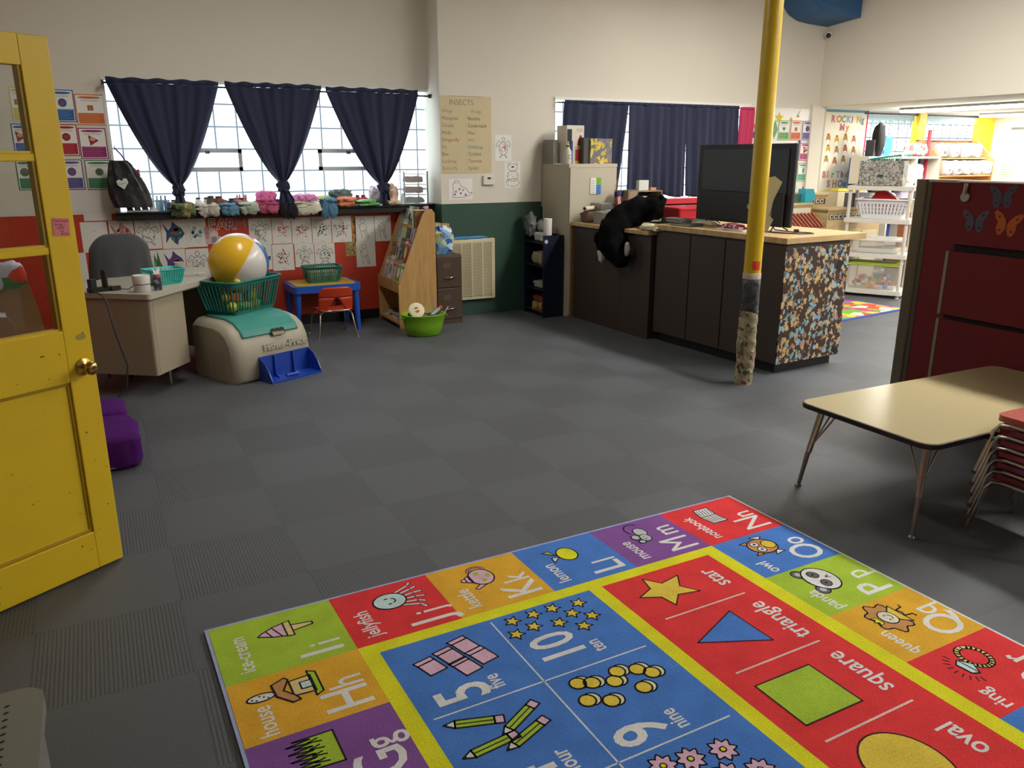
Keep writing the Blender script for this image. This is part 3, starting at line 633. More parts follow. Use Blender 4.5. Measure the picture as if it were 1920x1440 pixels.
def dots(a, pts, r, cols, n, seed, cx, cy, R_, k=3):
    q = random.Random(seed)
    for i in range(n):
        t, rr = q.uniform(0, 2 * PI), R_ * math.sqrt(q.random()); a.fill(ell(cx + rr * math.cos(t), cy + rr * math.sin(t), r * q.uniform(.6, 1.3), r * q.uniform(.5, 1), 7, rot=q.uniform(0, 3)), P(q.choice(cols)), k)
def turtle(cols, seed, n=22, dark=False):
    def f(a, w, h):
        cx, cy = w * .5, h * .48; lc = BL
        a.line(ell(cx, cy, w * .25, h * .24, 22), .004, lc, 1, True); a.line(ell(cx, h * .83, w * .09, h * .08, 12), .004, lc, 1, True)
        for s in (-1, 1):
            a.line([(cx + s * w * .12, h * .70), (cx + s * w * .30, h * .78), (cx + s * w * .43, h * .60), (cx + s * w * .38, h * .54), (cx + s * w * .26, h * .64)], .004, lc, 1)
            a.line([(cx + s * w * .1, h * .24), (cx + s * w * .22, h * .16), (cx + s * w * .2, h * .12), (cx + s * w * .06, h * .22)], .004, lc, 1)
        dots(a, None, w * .028, cols, n, seed, cx, cy, w * .22)
    return f
def dotstar(cols, seed):
    def f(a, w, h):
        q = random.Random(seed); cx, cy = w * .5, h * .52
        for i in range(70):
            t = q.uniform(0, 2 * PI); ph = (t - PI / 2) % (2 * PI / 5); m_ = abs(ph - PI / 5) / (PI / 5); lim = .14 + .30 * m_ ** 1.3
            rr = w * lim * math.sqrt(q.random()) * 1.05; a.fill(ell(cx + rr * math.cos(t), cy + rr * math.sin(t) * 1.15, w * .032, w * .021, 6, rot=q.uniform(0, 3)), P(q.choice(cols)), 2)
        a.line([(w * .4, h * .07), (w * .62, h * .07)], .002, BL, 1)
    return f
def fish(body, cols, seed, out=None):
    def f(a, w, h):
        c = P(body); cx, cy = w * .5, h * .5
        a.blob([(w * .08, h * .85), (w * .2, h * .55), (w * .15, h * .2), (w * .33, h * .42), (w * .5, h * .2), (w * .62, h * .12), (w * .66, h * .28), (w * .82, h * .38), (w * .93, h * .5), (w * .82, h * .68), (w * .62, h * .8), (w * .48, h * .93), (w * .42, h * .75), (w * .28, h * .62)], c, 1, out or c, .003)
        q = random.Random(seed)
        for i in range(9): a.fill(ell(w * q.uniform(.3, .75), h * q.uniform(.32, .68), w * q.uniform(.05, .11), h * q.uniform(.03, .08), 9, rot=q.uniform(0, 3)), P(q.choice(cols)), 4)
        a.fill(ell(w * .78, h * .55, w * .03, w * .03, 8), PAPER2, 6)
    return f
def figure(seed):
    def f(a, w, h):
        q = random.Random(seed); a.line(ell(w * .4, h * .8, w * .12, h * .08, 12), .003, BL, 1, True); a.line(ell(w * .42, h * .55, w * .2, h * .15, 14), .003, P('#77747A'), 1, True)
        a.line([(w * .45, h * .45), (w * .62, h * .1), (w * .7, h * .12), (w * .55, h * .5)], .004, BL, 1); a.line([(w * .3, h * .45), (w * .34, h * .1)], .004, P('#8A7D80'), 1); a.line([(w * .15, h * .7), (w * .3, h * .6), (w * .2, h * .55)], .003, BL, 1)
    return f
KD = 'children drawings on the red wall'
wall_dr = [
 ((153, 416, 203, 473), 'nearly blank drawing above the office chair', lambda a, w, h: a.line([(w * .4, h * .7), (w * .45, h * .75), (w * .5, h * .68), (w * .6, h * .76)], .003, P('#B9AEB4'), 1)),
 ((135, 474, 165, 540), 'blank sheet peeking out left of the office chair', None),
 ((206, 413, 252, 470), 'drawing of a red scribbled fish', fish('#C98C8C', ['#B4474B', '#E3B3B0', '#A33A40'], 1, P('#9C4A50'))),
 ((254, 412, 302, 467), 'turtle outline with black blots, right of the red fish', turtle(['#1E1E22', '#4A4A50', '#222222'], 2, 14)),
 ((303, 411, 349, 466), 'bright fish painted blue, green and red', fish('#2C4A78', ['#3C7E48', '#B0413C', '#2C4A78', '#3F8A5A'], 3, P('#A34038'))),
 ((349, 410, 387, 463), 'pale fish drawing with yellow tail and green dabs', fish('#D3D7C6', ['#7FA287', '#D8D47E', '#8CA3B8', '#5A6A86'], 4, P('#A9B09A'))),
 ((283, 469, 305, 502), 'drawing of a green plant behind the desk', lambda a, w, h: (a.fill([(w * .2, 0), (w * .3, h * .8), (w * .5, h * .4), (w * .6, h * .95), (w * .8, h * .3), (w, 0)], P('#3E6B48'), 1), a.fill(ell(w * .3, h * .2, w * .1, h * .2, 8), P('#7BA079'), 2))),
 ((306, 467, 349, 520), 'fish painted purple and orange above the turquoise basket', fish('#5B3A7A', ['#B0603A', '#6E3C8E', '#2F2F6A', '#C77C44'], 5, P('#3C2A5A'))),
 ((350, 466, 393, 520), 'turtle with brown and green dots near the white cup', turtle(['#7A5A48', '#4F6A4A', '#5A3A34', '#8A6A50'], 6, 26)),
 ((467, 409, 509, 459), 'turtle with many dots, first to the right of the farm letters', turtle(['#8C4A44', '#4F5A48', '#B58A50', '#3A3A42'], 7, 34)),
 ((510, 408, 546, 457), 'star made of orange red dots, beside the dotted turtle', dotstar(['#C8401E', '#D85A2A', '#B83420'], 8)),
 ((547, 407, 584, 457), 'star of orange dots with green tips', dotstar(['#CC5638', '#C0503A', '#6E7A3C'], 9)),
 ((585, 406, 621, 456), 'star made of dark green dots', dotstar(['#2F4A30', '#3E6038', '#24382A'], 10)),
 ((622, 405, 659, 454), 'star made of dark red dots, rightmost star of the top row', dotstar(['#8C2A34', '#A53A40', '#5A2430'], 11)),
 ((471, 459, 510, 506), 'sheet with dark blue blots half behind the beach ball', lambda a, w, h: (a.fill([(w * .4, h * .75), (w * .7, h * .9), (w * .75, h * .7), (w * .5, h * .6)], P('#2B3A58'), 1), a.fill([(w * .7, h * .5), (w * .95, h * .55), (w * .9, h * .35)], P('#34506E'), 1), a.fill(ell(w * .6, h * .5, w * .1, h * .08, 9), P('#6E8FA8'), 1))),
 ((511, 458, 551, 507), 'star of dark red dots in the lower row', dotstar(['#8C2430', '#6E2230', '#A83440'], 12)),
 ((553, 457, 589, 500), 'turtle with black dots in the lower row, above the green basket', turtle(['#23232A', '#7A3A34', '#3A3A42'], 13, 22)),
 ((590, 456, 628, 500), 'turtle with small grey dots, last in the lower row', turtle(['#3A3A42', '#55555C', '#4A3A3A'], 14, 34)),
 ((665, 405, 702, 452), 'pencil drawing of a figure beside the book display', figure(15)),
 ((703, 404, 733, 452), 'faint pencil drawing partly behind the book display', figure(16)),
 ((668, 452, 704, 500), 'sketched figure with pink legs low beside the book display', figure(17)),
]
for px, lab, fn in wall_dr: sheet(px, YP, 'child_drawing', lab, 'drawing', fn, KD)
def patt(a, w, h):
    q = random.Random(5)
    for i in range(30): a.fill(ell(q.uniform(.01, w - .01), q.uniform(.01, h - .01), .008, .01, 7), P(q.choice(['#C9A24A', '#B84A34', '#5E7A4A', '#D9C98A'])), 1)
sheet((660, 404, 667, 455), YP, 'pattern_strip', 'narrow strip of yellow and red patterned paper between drawings', 'paper', patt, None, P('#B98A5A'))
sheet((648, 453, 667, 480), YP, 'pattern_card', 'small brown patterned card on the red wall', 'paper', patt, None, P('#9C8A5A'))
# FARM letters and animals
for ch, x0, col, lab in (('F', 391, '#8C7C6C', 'grey patterned letter F of the word farm'), ('A', 407, '#A4583C', 'rust coloured letter A of the word farm'), ('R', 424, '#8A4468', 'purple letter R of the word farm'), ('M', 441, '#8A7868', 'brown striped letter M of the word farm')):
    o = wy(x0, 430, YP); b = MB(); a = Art(b, (0, -.001, 0), (1, 0, 0), (0, 0, 1), .0006, 0)
    hv = 0 if ch == 'M' else 1; a.text(ch, 0, 0, .14, P('#E6D8C0'), 0, heavy=.045 * hv); a.text(ch, .001, .0, .14, P(col), 1, heavy=.008 * hv)
    solo('paper_letter', b, lab, 'letter', 'letters spelling farm', loc=(o.x, YP, o.z))
o = wy(386, 458, YP); b = MB(); a = Art(b, (0, -.002, 0), (1, 0, 0), (0, 0, 1), .0005, 0)
a.rect(0, 0, .14, .07, P('#C9A6A8'), 0); a.fill([(.02, .06), (.02, .11), (.05, .15), (.09, .15), (.12, .11), (.12, .06)], P('#C9A6A8'), 1); a.rect(0, .05, .035, .165, P('#B98A90'), 2); a.rect(0, .10, .035, .105, P('#7C5A60'), 3)
a.fill(ell(.08, .07, .035, .055, 14), P('#DCC9C4'), 3); a.rect(.055, .01, .105, .07, P('#8C8A8C'), 4)
for i in range(5): a.line([(.058, .018 + i * .011), (.102, .018 + i * .011)], .002, P('#5A585C'), 5)
solo('barn_cutout', b, 'pink paper barn cutout with a grey door, left below the farm letters', 'cutout', 'farm cutouts', loc=(o.x, YP, o.z))
def animal(px, lab, name, fn):
    o = wy(px[0], px[1], YP); b = MB(); a = Art(b, (0, -.002, 0), (1, 0, 0), (0, 0, 1), .0005, 0); fn(a); solo(name, b, lab, 'cutout', 'farm cutouts', loc=(o.x, YP, o.z))
PW = P('#E2DACB')
def cow(a):
    a.blob([(.005, .0), (.015, .0), (.016, .02), (.035, .02), (.036, .0), (.046, .0), (.048, .04), (.044, .055), (.02, .055), (.012, .075), (.0, .07), (.0, .055), (.006, .04)], PW, 0, BL, .002); a.fill(ell(.03, .042, .009, .007, 8), BL, 3); a.fill(ell(.012, .05, .005, .006, 8), BL, 3)
def giraffe(a):
    a.blob([(.02, 0), (.03, 0), (.033, .03), (.055, .03), (.057, 0), (.067, 0), (.067, .055), (.06, .062), (.032, .06), (.022, .10), (.008, .105), (.004, .092), (.016, .08), (.02, .05)], PW, 0, BL, .002)
    for x, y in ((.03, .05), (.045, .048), (.058, .045), (.022, .08), (.025, .065)): a.fill(ell(x, y, .004, .004, 7), P('#9A7A5A'), 3)
def farmer(a):
    a.blob([(.01, 0), (.05, 0), (.055, .05), (.045, .07), (.015, .07), (.005, .05)], P('#8C6A54'), 0, BL, .002); a.blob(ell(.03, .085, .02, .022, 14), PW, 2, BL, .002); a.blob([(.0, .098), (.06, .098), (.045, .115), (.015, .115)], P('#D9C79A'), 4, BL, .002); a.fill(ell(.02, .08, .014, .012, 8), P('#4A342C'), 1)
animal((419, 461), 'small black and white paper cow on the red wall', 'cow_cutout', cow)
animal((437, 458), 'small white paper giraffe shape under the letter M', 'giraffe_cutout', giraffe)
animal((405, 499), 'paper farmer with a straw hat left of the beach ball', 'farmer_cutout', farmer)

# pillar: insects chart, thermostat, drawings
def insects(a, w, h):
    C1 = ['#8C8478', '#8C5A54', '#7A766C', '#6A6860', '#A0524A', '#8C8A80', '#7A5A4A', '#A0766E', '#8C8A78']
    a.text('INSECTS', w * .17, h * .885, .072, P('#8A8272'), 1)
    L_ = ['Wings', 'Mosquito', 'Cicada', 'Moth', 'Dragonfly', 'Fly', 'Bee', 'Ladybug', 'Butterfly']; R__ = ['Wings', 'Beetles', 'Cockroach', 'Flea', 'Ant', 'Stinkbug', 'Cricket', 'Termite', 'Spider']
    C2 = ['#8C8478', '#5A4A4A', '#2E2A2E', '#8C5A54', '#8C8A50', '#3F8C8C', '#55524A', '#B04A3C', '#6A6A60']
    for i, (l, r) in enumerate(zip(L_, R__)):
        y = h * (.785 - .092 * i); a.text(l, .012, y, .048, P(C1[i]), 1); a.text(r, w * .53 + (.03 if i == 0 else 0), y, .048, P(C2[i]), 1)
    a.line([(w * .5, h * .03), (w * .5, h * .8)], .002, P('#A39A86'), 1)
    for i in range(24): a.line([(w * .02, h * (.02 + .037 * i)), (w * .98, h * (.02 + .037 * i))], .0012, P('#BFB294'), 0)
    a.line([(w * .17, h * .995), (w * .82, h * .995)], .002, P('#4A4640'), 1)
sheet((826, 180, 921, 325), YG - .001, 'insects_chart', 'tan handwritten insects chart with two columns of names', 'chart', insects, None, mat('#CDBE97', .8, var=.04, vs=8))
def seal(a, w, h):
    a.line([(w * .15, h * .1), (w * .2, h * .45), (w * .18, h * .7), (w * .28, h * .93), (w * .42, h * .9), (w * .5, h * .65), (w * .75, h * .5), (w * .85, h * .3), (w * .98, h * .35), (w * .9, h * .2), (w * .6, h * .1), (w * .15, h * .1)], .004, BL, 1)
    for x, y, c in ((.25, .25, '#7A4A9A'), (.3, .38, '#B05A9A'), (.5, .3, '#5A6A9A'), (.7, .22, '#3A4A8A'), (.6, .45, '#7A9A5A'), (.45, .5, '#B04A5A')): a.fill(ell(w * x, h * y, .011, .011, 9), P(c), 2)
    a.fill(ell(w * .27, h * .8, .005, .005, 7), INK, 2); a.fill(ell(w * .36, h * .8, .005, .005, 7), INK, 2)
sheet((841, 335, 886, 374), YG - .001, 'child_drawing', 'seal drawing with purple and blue spots left of the thermostat', 'drawing', seal, 'drawings on the pillar', PAPER2)
sheet((928, 253, 959, 302), YG - .001, 'child_drawing', 'small turtle drawing with red dots right of the insects chart', 'drawing', turtle(['#C0603A', '#7A3A34', '#D9A050', '#B04A5A'], 21, 30), 'drawings on the pillar', PAPER2)
def bear(a, w, h):
    a.line(ell(w * .5, h * .78, w * .3, h * .14, 16), .004, BL, 1, True); a.line(ell(w * .5, h * .45, w * .34, h * .2, 16), .004, BL, 1, True); a.line(ell(w * .5, h * .2, w * .4, h * .15, 16), .004, BL, 1, True)
    for s in (-1, 1): a.line(ell(w * (.5 + s * .24), h * .92, w * .09, h * .05, 10), .003, BL, 1, True)
    a.fill(ell(w * .5, h * .8, w * .1, h * .03, 10), INK, 2); dots(a, None, .005, ['#D07A8A', '#7A9A5A', '#3A3A42', '#C98AA0'], 34, 3, w * .5, h * .38, w * .36)
sheet((946, 303, 976, 352), YG - .001, 'child_drawing', 'bear drawing with pink belly dots lowest on the pillar', 'drawing', bear, 'drawings on the pillar', PAPER2)
t = thing('thermostat', 'white wall thermostat with a small grey display under the insects chart', 'thermostat', (3.665, YG, 1.368))
MB().rbox(0, .135, -.028, 0, 0, .09, mat('#DBD7CC', .45), .012).build('case', t, bevel=.004)
MB().box(.045, .085, -.0295, -.028, .055, .075, mat('#4A4C44', .2)).box(.095, .115, -.0295, -.028, .06, .066, mat('#A8A59A', .5)).build('display', t)

# ================================================================ CURTAINS
def tied(name, x0, x1, zt, kx, kz, tail, label, seed):
    q = random.Random(seed); Y = YL - .10; nu, nv = 72, 34; ph = q.uniform(0, 6)
    def f(u, v):
        s = (1 - v) ** .66; L_, R_ = kx + (x0 - kx) * s, kx + (x1 - kx) * s
        if v > .985: L_, R_ = kx - .035, kx + .035
        x = L_ + (R_ - L_) * u; z = zt + (kz - zt) * v
        y = Y + (.006 + .014 * v) * math.sin(2 * PI * 4.3 * u + ph + 1.6 * math.sin(4 * u + seed)) + .006 * math.sin(2 * PI * 9 * u + seed) * (1 - .5 * v) + .010 * math.sin(2 * PI * 1.7 * u + seed * 2) - .05 * v * math.sin(PI * u)
        if v < .04: y += .004 * math.sin(60 * u)
        return (x, y, z)
    t = thing(name, label, 'curtain', (0, 0, 0), 0, 'navy curtains tied in knots')
    b = MB(); b.grid(f, nu, nv, NAVY)
    b.grid(lambda u, v: (x0 + (x1 - x0) * u, Y + .008 * math.sin(50 * u + seed), zt + .04 * v + .006 * math.sin(29 * u + seed) * v), 60, 2, NAVY)
    b.build('panel', t, solid=.003)
    b = MB(); b.lump((kx, Y - .03, kz - .02), (.11, .08, .11), NAVY, .8, .35, seed, fr=12); b.build('knot', t)
    b = MB(); w0, w1, zb, dx = tail
    b.grid(lambda u, v: (kx + dx * v + (u - .5) * (w0 + (w1 - w0) * v), Y - .035 + .014 * math.sin(14 * u + seed) * (0.3 + v), kz - .03 + (zb - kz + .03) * v + .012 * math.sin(9 * u) * v), 20, 8, NAVY); b.build('tail', t, solid=.003)
tied('tied_curtain', .235, 1.15, 2.265, .72, 1.38, (.05, .10, 1.23, 0), 'left navy curtain of the window over the red wall, tied in a knot', 1)
tied('tied_curtain', 1.205, 2.085, 2.265, 1.655, 1.40, (.06, .18, 1.19, .03), 'middle navy curtain tied in a knot above the pink clothes', 2)
tied('tied_curtain', 2.125, 3.06, 2.255, 2.655, 1.37, (.07, .13, 1.18, 0), 'right navy curtain tied in a knot beside the clear drawers', 3)
solo('curtain_rod', MB().cyl((.2, YL - .078, 2.262), (3.195, YL - .078, 2.24), .008, DARK).cyl((3.17, YL - .10, 2.24), (3.199, YL - .10, 2.24), .02, DARK).cyl((.2, YL - .10, 2.262), (.215, YL - .10, 2.262), .02, DARK).cyl((.215, YL - .10, 2.255), (.215, YL - .01, 2.255), .006, DARK), 'dark curtain rod over the left window', 'curtain rod')
def panel(x0, x1, zt, xb0, xb1, zb0, zb1, label, seed, m=NAVY, Y=YG - .08, folds=7, grp='navy curtain panels'):
    def f(u, v):
        xa, xb_ = x0 + (x1 - x0) * u, xb0 + (xb1 - xb0) * u; zb = zb0 + (zb1 - zb0) * u + .012 * math.sin(11 * u + seed)
        vv = v ** 1.0; return (xa + (xb_ - xa) * vv, Y + (.006 + .012 * v) * math.sin(2 * PI * folds * u + seed + 1.4 * math.sin(5 * u + seed)) + .012 * math.sin(2 * PI * 2.3 * u + seed * 2 + v * 2), zt + (zb - zt) * v)
    b = MB(); b.grid(f, 70, 24, m); b.grid(lambda u, v: (x0 + (x1 - x0) * u, Y + .006 * math.sin(60 * u), zt + .03 * v), 50, 1, m)
    tag(b.build('window_curtain', solid=.003), label, 'curtain', grp)
panel(4.60, 5.42, 2.20, 4.56, 5.30, 1.20, 1.20, 'navy curtain panel behind the boxes on the beige cabinet', 1)
panel(5.42, 6.235, 2.20, 5.43, 6.27, 1.26, 1.19, 'middle navy curtain panel right of the bright slit', 2)
panel(6.225, 7.02, 2.20, 6.285, 7.05, 1.20, 1.2, 'navy curtain panel behind the television', 3)
panel(7.02, 7.24, 2.19, 7.02, 7.2, 1.25, 1.25, 'pink curtain at the right end of the counter window', 4, mat('#B8325A', .8), YG - .10, 3, None)
solo('curtain_rod', MB().cyl((4.53, YG - .055, 2.205), (7.28, YG - .055, 2.205), .008, DARK).cyl((4.535, YG - .08, 2.205), (4.535, YG - .004, 2.205), .006, DARK), 'dark curtain rod over the window behind the counter', 'curtain rod')

# ================================================================ THINGS ON THE LEFT SILL
YS = YL - .03; ZS = 1.176
def sx(px, py=385, Y=YS): return wy(px, py, Y).x
def cloth(name, px0, px1, py0, py1, col, label, seed, cat='clothes', layers=2, over=.0, grp='clothes and shoes piled on the window sill', m=None, Y=YS - .04, depth=.2):
    x0, x1 = sx(px0, (py0 + py1) / 2, Y), sx(px1, (py0 + py1) / 2, Y); z1, z0 = wy((px0 + px1) / 2, py0, Y).z, wy((px0 + px1) / 2, py1, Y).z
    z0b = max(z0, ZS) if not over else ZS; w, h = x1 - x0, z1 - z0b; b = MB(); m = m or mat(col, .9, var=.12, vs=18, bump=.25, bs=90)
    h = max(h, .03)
    q = random.Random(seed)
    for i in range(layers):
        hh = h / layers * 1.25
        b.lump((x0 + w / 2 + q.uniform(-.08, .08) * w, Y + .004 * i, z0b + h * (i + .5) / layers), (w * q.uniform(.86, 1.02), depth, hh), m, .82, .2, seed * 3 + i, n=34, k=14, fr=7, rot=q.uniform(-.12, .12))
        b.lump((x0 + w * q.uniform(.25, .75), Y - depth * .32, z0b + h * (i + .45) / layers), (w * q.uniform(.55, .8), depth * .45, hh * .8), m, .85, .25, seed * 5 + i, n=26, k=12, fr=9, rot=q.uniform(-.4, .4))
    if over:   # a part drapes over the front edge of the sill
        zl = z0
        for k in range(2): b.lump((x0 + w * (.32 + .36 * k), YL - .150 - .012 * k, (ZS + zl) / 2 + .02 + q.uniform(0, .012)), (w * q.uniform(.5, .7), .05, (ZS - zl) * q.uniform(.8, 1.05) + .04), m, .85, .22, seed + 9 + k, n=26, k=12, fr=9, rot=q.uniform(-.15, .15))
    solo(name, b, label, cat, grp)
def shoe(px0, px1, py0, py1, col, label, seed, rz=0., sole='#D9D6CC', kind='shoe', Y=YS - .03, z=None, L_=.15):
    x = (sx(px0, (py0 + py1) / 2, Y) + sx(px1, (py0 + py1) / 2, Y)) / 2; z = ZS if z is None else z
    t = thing(kind, label, 'shoe', (x, Y, z), rz, 'clothes and shoes piled on the window sill'); up = mat(col, .75, var=.1, vs=20)
    secs = [(-.5, .20, .6), (-.42, .26, .95), (-.2, .25, 1.0), (.05, .27, .62), (.28, .32, .42), (.43, .27, .34), (.5, .12, .2)]; H_ = .065 * L_ / .15
    def ringf(sx_, w, h, z0, f=1): return [Vector((sx_ * L_, w * L_ * .62 * math.cos(a) * f, z0 + (max(0, math.sin(a)) * h * H_ if True else 0))) for a in [2 * PI * i / 14 for i in range(14)]]
    MB().loft([ringf(s_, w, h, .012) for s_, w, h in secs], up, smooth=True).build('upper', t)
    MB().loft([[Vector((s_ * L_ * 1.03, w * L_ * .66 * math.cos(a), .013 if math.sin(a) > 0 else 0)) for a in [2 * PI * (i + .5) / 14 for i in range(14)]] for s_, w, h in secs], mat(sole, .7)).build('sole', t)
    MB().ball((-.27 * L_, 0, .012 + H_ * .93), .04 * L_ / .15, DARK, 12, 6, .9, .55, .25).build('opening', t)
    return t
CL = 'clothes and shoes piled on the window sill'
# hanging bag
t = thing('drawstring_bag', 'black drawstring bag with a heart emblem hanging by the left window', 'bag', (.32, YL - .14, 1.22))
BAGM = mat('#151416', .5, bump=.5, bs=22)
b = MB(); rg = []
for k in range(15):
    v = k / 14; w = (.075 + .085 * math.sin(PI * min(1, (1 - v) * .62 + .02)) ** 1.1) * (1 if v < .93 else .8); dpt = .03 + .03 * (1 - v); cx0 = -.075 * v + .01
    rg.append([Vector((cx0 + w * math.copysign(abs(math.cos(q)) ** .7, math.cos(q)) + .008 * math.sin(7 * q + 6 * v), -.02 + dpt * math.copysign(abs(math.sin(q)) ** .8, math.sin(q)) + .006 * math.sin(9 * q + 4 * v), .40 * v)) for q in [2 * PI * i / 30 for i in range(30)]])
b.loft(rg, BAGM, smooth=True); b.build('sack', t)
b = MB(); a = Art(b, (-.09, -.088, .15), (.97, 0, .2), (-.2, 0, .97), .0006, .004); a.fill([(.04, 0), (.09, .05), (.085, .085), (.06, .09), (.045, .07), (.025, .09), (0, .08), (0, .045)], mat('#C9D3CC', .6), 0); a.text('Dayton', .006, .045, .022, P('#4A6A5A'), 1)
b.build('emblem', t)
b = MB(); b.tube([(.0, -.02, .37), (-.04, -.01, .45), (-.085, .0, .505)], .007, mat('#6A5AA8', .6)); b.build('strap', t)
b = MB(); b.tube([(.0, -.055, .38), (.06, -.075, .22), (.13, -.05, .05)], .003, mat('#9A98A4', .5)); b.build('piping', t)
solo('wall_hook', MB().cyl((.235, YL - .14, 1.725), (.235, YL, 1.725), .004, STEEL).tube([(.235, YL - .14, 1.725), (.235, YL - .155, 1.74), (.235, YL - .15, 1.75)], .004, STEEL), 'small metal hook holding the purple strap', 'hook')
solo('red_bow', MB().lump((sx(264), YL + .02, 1.50), (.05, .03, .09), mat('#C23A4C', .7), .7, .4, 3, fr=14).lump((sx(270), YL + .02, 1.44), (.04, .03, .05), mat('#C23A4C', .7), .7, .4, 5, fr=14).cyl((sx(268), YL + .03, ZS), (sx(268), YL + .03, 1.45), .003, mat('#8C3A44', .7)), 'red cloth bow between the black bag and the window', 'bow')
t = thing('pamphlet_holder', 'clear pamphlet holder of dark slots under the black bag', 'holder', (sx(238), YS - .04, ZS))
CLEAR = mat('#C9D6DA', .15, alpha=.35, spec=.6)
for i in range(4): MB().prism([(0, 0), (.05, 0), (.02, .12), (-.03, .12)], -.06, .06, [mat('#2C2C34', .4), mat('#7E8288', .4), mat('#55586A', .4), mat('#C8D3D6', .4)][i]).build('slot', t, (i * .062, 0, 0))
MB().box(-.01, .25, -.07, -.065, 0, .018, mat('#D8E0E4', .3)).build('tray', t)
t = thing('caddy', 'light blue basket of small bottles on the left sill', 'basket', (sx(302), YS - .02, ZS))
BLU = mat('#7FB4CC', .4); b = MB()
b.rbox(-.07, .07, -.05, .05, 0, .004, BLU, .02, taper=1)
for i in range(14):
    a_ = 2 * PI * i / 14; b.cyl((.058 * math.cos(a_), .042 * math.sin(a_), 0), (.072 * math.cos(a_), .052 * math.sin(a_), .09), .003, BLU, n=6)
b.tube([(.075 * math.cos(q), .055 * math.sin(q), .092) for q in [2 * PI * i / 20 for i in range(20)]], .005, BLU, closed=True); b.build('basket_frame', t)
for i, (x, c, l) in enumerate(((-.03, '#B9CAD2', 'pale bottle at the left of the blue caddy'), (.005, '#8FA3B0', 'grey bottle in the middle of the blue caddy'), (.04, '#8E86B8', 'violet capped bottle at the right of the blue caddy'))):
    solo('bottle', MB().lathe([(.0, 0), (.017, .0), (.018, .08), (.008, .10), (.008, .13), (.0, .13)], mat(c, .3), (sx(302) + x, YS - .02 + .01 * (i % 2), ZS + .005), 14), l, 'bottle', 'bottles in the blue caddy')
cloth('camo_cap', 318, 367, 380, 409, '#5E7A44', 'green and brown camouflage cap hanging over the sill edge', 1, 'cap', 1, 1, m=voro('#5E6B3C', ['#8C7248', '#3E4A2C', '#B09A74', '#4F7A3C', '#1E2018'], 22, .6, .9, patches=.6))
cloth('folded_shirt', 368, 412, 383, 407, '#B9B2A6', 'grey shirt hanging below the white clogs', 2, layers=2, over=1)
cloth('folded_shirt', 411, 446, 380, 405, '#5F87A0', 'blue shirt with orange print below the brown shoes', 3, layers=2, over=1)
cloth('folded_shirt', 446, 482, 379, 402, '#A9B5A2', 'pale green folded cloth beside the pink clothes', 4, layers=2, over=1)
cloth('folded_trousers', 478, 522, 377, 400, '#B0506E', 'dark pink folded trousers on the sill', 5, layers=2, over=1)
cloth('pink_blouse', 478, 515, 360, 379, '#D86AA0', 'bright pink ruffled top on the dark pink trousers', 6, layers=1)
cloth('folded_towel', 548, 600, 376, 403, '#D5D2BE', 'thick cream towel folded over the sill edge', 7, layers=3, over=1)
cloth('folded_dress', 548, 595, 365, 378, '#D98AC0', 'light pink dress on the cream towel', 8, layers=1)
cloth('denim_trousers', 597, 631, 371, 408, '#4E7890', 'blue denim trousers draped over the sill', 9, layers=2, over=1)
cloth('folded_shirt', 594, 624, 368, 379, '#A8B86A', 'yellow green shirt behind the denim', 10, layers=1, Y=YS + .05)
cloth('net_bag', 618, 660, 357, 373, '#5E6E6E', 'grey green net bundle above the orange fleece', 11, layers=1, Y=YS + .04)
cloth('orange_fleece', 630, 666, 369, 392, '#D98A6A', 'rolled orange fleece right of the denim', 12, layers=2, Y=YS - .05)
cloth('striped_cloth', 664, 709, 374, 392, '#5FA85A', 'green and white striped cloth beneath the pink shoes', 13, layers=2, Y=YS - .05, m=voro('#5FA85A', ['#DCE8D8', '#4E9A4E', '#86C07E'], 30, .7, .9, (.3, 1, 1.6)))
shoe(322, 338, 368, 382, '#C9C9C4', 'grey sandal on the camouflage cap, left one', 1, .6, z=ZS + .035, kind='sandal', L_=.11)
shoe(338, 356, 368, 382, '#9A9A92', 'grey sandal on the camouflage cap, right one', 2, .9, z=ZS + .035, kind='sandal', L_=.11)
shoe(355, 370, 365, 378, '#6FA8D8', 'light blue small shoe behind the white clogs', 3, .4, '#86B8DC', Y=YS + .03, L_=.12)
shoe(366, 385, 363, 388, '#DCD5C4', 'left cream clog on the grey shirt', 4, -1.2, z=ZS + .03, kind='clog')
shoe(384, 402, 366, 390, '#D2C8B4', 'right cream clog on the grey shirt', 5, -1.0, z=ZS + .03, kind='clog')
shoe(392, 412, 362, 378, '#5A4A42', 'brown strap shoe, left of the brown pair', 6, .5, '#3A2C26', z=ZS + .045)
shoe(408, 428, 366, 382, '#7A4A38', 'brown strap shoe, right of the brown pair', 7, .2, '#5A3A30', z=ZS + .04)
shoe(432, 448, 372, 384, '#3A3A48', 'dark small shoe beside the pink rabbit slippers', 8, .7, '#9A9AA4', z=ZS + .02)
t = shoe(442, 458, 362, 384, '#C98A8C', 'pink slipper with rabbit ears, left one', 9, -.9, '#8A4A44', z=ZS + .02, kind='slipper'); MB().ball((-.02, -.015, .085), .012, mat('#D99AA0', .8), 10, 6, 1, .6, 2.6).ball((-.02, .018, .085), .012, mat('#D99AA0', .8), 10, 6, 1, .6, 2.6).build('ear', t)
t = shoe(455, 471, 364, 384, '#C98A8C', 'pink slipper with rabbit ears, right one', 10, -.7, '#8A4A44', z=ZS + .02, kind='slipper'); MB().ball((-.02, -.015, .085), .012, mat('#D99AA0', .8), 10, 6, 1, .6, 2.6).ball((-.02, .018, .085), .012, mat('#D99AA0', .8), 10, 6, 1, .6, 2.6).build('ear', t)
